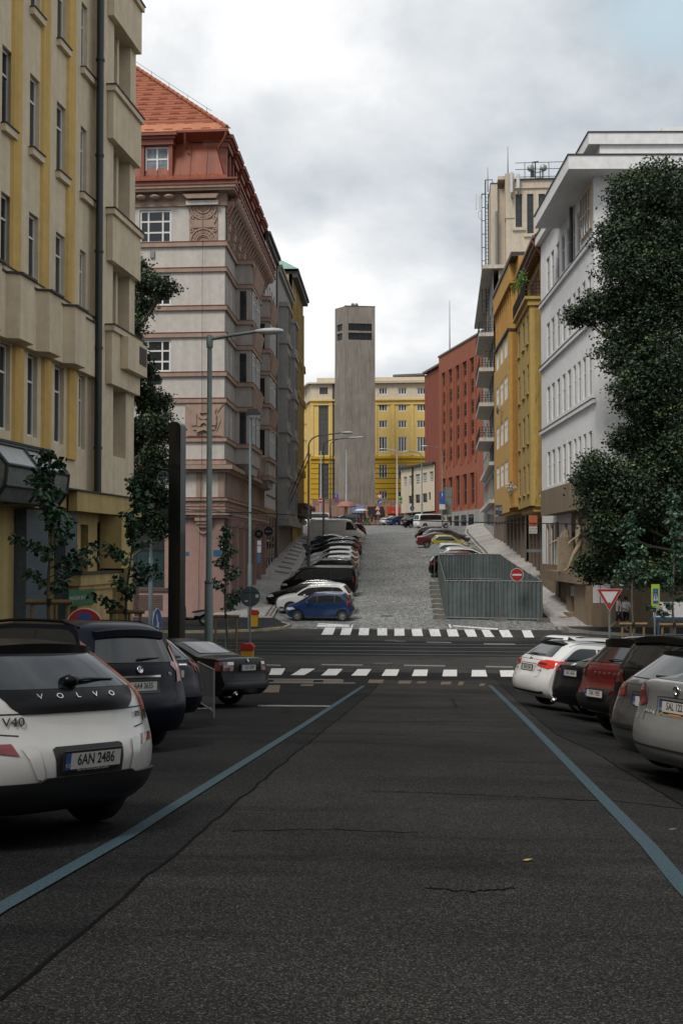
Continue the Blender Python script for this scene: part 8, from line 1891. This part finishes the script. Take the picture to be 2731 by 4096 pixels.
poster(1548,1612,2027,2055,M('poster red',(.42,.035,.015),rough=.5,var=.2),'red poster board with yellow lettering on the far wall',[('Lapis do La Cocina',0,.6,.26,YEL),('SINCE 1997',0,.25,.16,PLW)]); poster(1626,1685,2028,2058,M('poster night green',(.02,.03,.015),rough=.5,var=.6,scale=3),'dark green poster board with a yellow fan emblem')
poster(1698,1730,2025,2060,M('poster white',(.5,.48,.48),rough=.5,var=.15),'white poster board next to the brick building')
o,a,b,g=boxthing(1625,1690,2016,WALLY-2,2.2,M('red awning',(.40,.015,.015),rough=.4),'red_awning','red awning roof over the poster wall at the hill top','awning',yb=2024)
root=empty('bus_shelter',ground_at(1712,192),0,'grey glass tram stop shelter beside the brick building','shelter'); mb=MB(); t_=onY(1712,2003,192).z-root.location.z; mb.box(-2,2,0,1.6,t_,t_+.45); mb.obj('roof',SBACK,root); mb=MB(); [mb.box(x_,x_+.12,0,.12,0,t_) for x_ in (-1.9,1.8)]; mb.obj('frame',DARKM,root); mb=MB(); mb.box(-1.7,1.7,1.4,1.45,.4,t_-.1); mb.obj('glass_wall',GLASS2,root)
root=empty('market_stall',ground_at(1385,197),0,'market stall with an orange and blue canopy near the tower foot','stall'); mb=MB(); t_=onY(1385,2028,197).z-root.location.z; mb.lathe([(0,t_+1),(1.0,t_+.8),(1.7,t_+.1),(1.7,t_)],12); mb.obj('canopy',M('stall canopy',(.03,.06,.13),rough=.8,var=.5,scale=.8,alt=(.45,.15,.04)),root); mb=MB(); mb.box(-1.3,1.3,-.6,.6,0,1.1); mb.obj('counter',FEET,root)
# upper hedge bank left and kerb island
root=empty('wheeled_bin',ground_at(1209,186,.1),0,'black wheeled waste bin at the corner of the ochre house','waste bin'); mb=MB(); mb.prism([(-.35,0),(.35,0),(.42,1.3),(-.42,1.3)],-.35,.35,'y'); mb.obj('bin_body',BLACK,root); mb=MB(); mb.box(-.45,.45,-.4,.45,1.301,1.4); mb.obj('lid',BLACK,root)
# billboard with bench on the right edge
root=plate_sign(2612,2760,2408,2468,54,M('white billboard',(.48,.47,.47),rough=.5,var=.15,scale=3),'white advert board with red lettering behind the crossing sign at the right edge','billboard','billboard',[('AVERS',-.36,.62,.2,SR),('kurzy a studium',-.33,.38,.10,INK)],rz=0)
mb=MB(); w2=(onY(2760,2400,54).x-onY(2612,2400,54).x)/2; mb.box(-w2-.1,w2+.1,-.12,.05,-.14,-.01); [mb.box(x_,x_+.1,-.1,0,-1.6,-.141) for x_ in (-w2*.8,0,w2*.7)]; mb.obj('blue_frame',M('dark blue frame',(.02,.05,.09),rough=.5),root)
for i in range(5):
    s_=ua  # balcony plant on the ochre house
root=empty('balcony_plant',O2.me@Vector((O2.len-6.0,-1.2,17.2+3)),0,'bright green climbing plant on the iron balcony of the ochre house','plant'); rnd=random.Random(5); mb=MB()
for i in range(420): c=Vector((rnd.gauss(0,.2),rnd.gauss(0,1.6),1.75+rnd.gauss(0,.12)+.3*math.sin(rnd.random()*3))); leafquad(mb,c,rnd.uniform(.1,.2),rnd,0,.4)
mb.obj('foliage',M('bright green leaf',(.09,.22,.03),rough=.5,var=.3),root); mb=MB(); mb.tube([(0,-1.6,0),(0,-1.6,1.7)],.03,5); mb.tube([(0,1.6,0),(0,1.6,1.7)],.03,5); mb.tube([(0,-2.2,1.75),(0,2.2,1.75)],.03,5); mb.obj('trellis',DARKM,root)
root=empty('flower_box',O3.me@Vector((O3.len-1.6,-1.0,4.6+2.5)),O3.rz,'white flowers on the ledge of the orange house','plant'); mb=MB(); rnd=random.Random(9)
for i in range(160): leafquad(mb,Vector((rnd.gauss(0,.7),rnd.gauss(0,.15),.3+rnd.gauss(0,.2))),.16,rnd,0 if rnd.random()<.7 else 1,.1)
mb.obj('flowers',[SW,SLEAF[1]],root)
# fallen leaves on the near lane
for px_,py_,lab in ((2107,3450,'small yellow fallen leaf in the middle of the near lane'),(2688,3340,'small green fallen leaf beside the right blue line')):
    q=gp(px_,py_); mb=MB(); mb.add([(-.03,0,.0),(0,-.025,.004),(.04,0,.012),(0,.028,.004)],[(0,1,2,3)]); o=mb.obj('fallen_leaf',M('yellow leaf',(.35,.25,.05),rough=.7) if py_>3400 else SLEAF[1],None,(q.x,q.y,gz(q.y)+.012)); tag(o,lab,'leaf','fallen leaves on the asphalt')

# ================================================================ unseen houses added round the camera for shade and darker reflections
def backblock(A,B,h,mat,label,vb=-6):
    b=Bld('unseen_street_house',A,B,label,'building',vb=vb); L=b.len; n_=int(L/3.4); hs=[]
    for i in range(n_):
        for k in range(5):
            c=1.5+k*3.7
            if c+2<h: hs.append((1+i*3.4,2.3+i*3.4,c,c+2))
    b.wall('wall',mat,0,L,vb,h,hs,.2); mb=MB()
    for a_ in hs: b.box(mb,a_[0],a_[1],-.19,-.15,a_[2],a_[3])
    b.part('window_glass',mb,GLASS); mb=MB(); b.box(mb,.01,L-.01,-10,-.3,vb,h); b.part('core_wall',mb,mat); b.box(mb2:=MB(),-.1,L+.1,-10,.5,h,h+.4); b.part('cornice',mb2,mat)
backblock((-12.4,-30),(-11.75,24.8),20,BEIGE,'beige house continuing the left side of the near street behind the camera',-2)
backblock((21,24),(21,-28),9,stucco('brown grey render',(.30,.27,.23)),'brown grey house on the right side of the near street, outside the photo')
backblock((21,-30),(-13,-30),23,stucco('dull cream render',(.36,.33,.27)),'cream house closing the near street behind the camera',0)
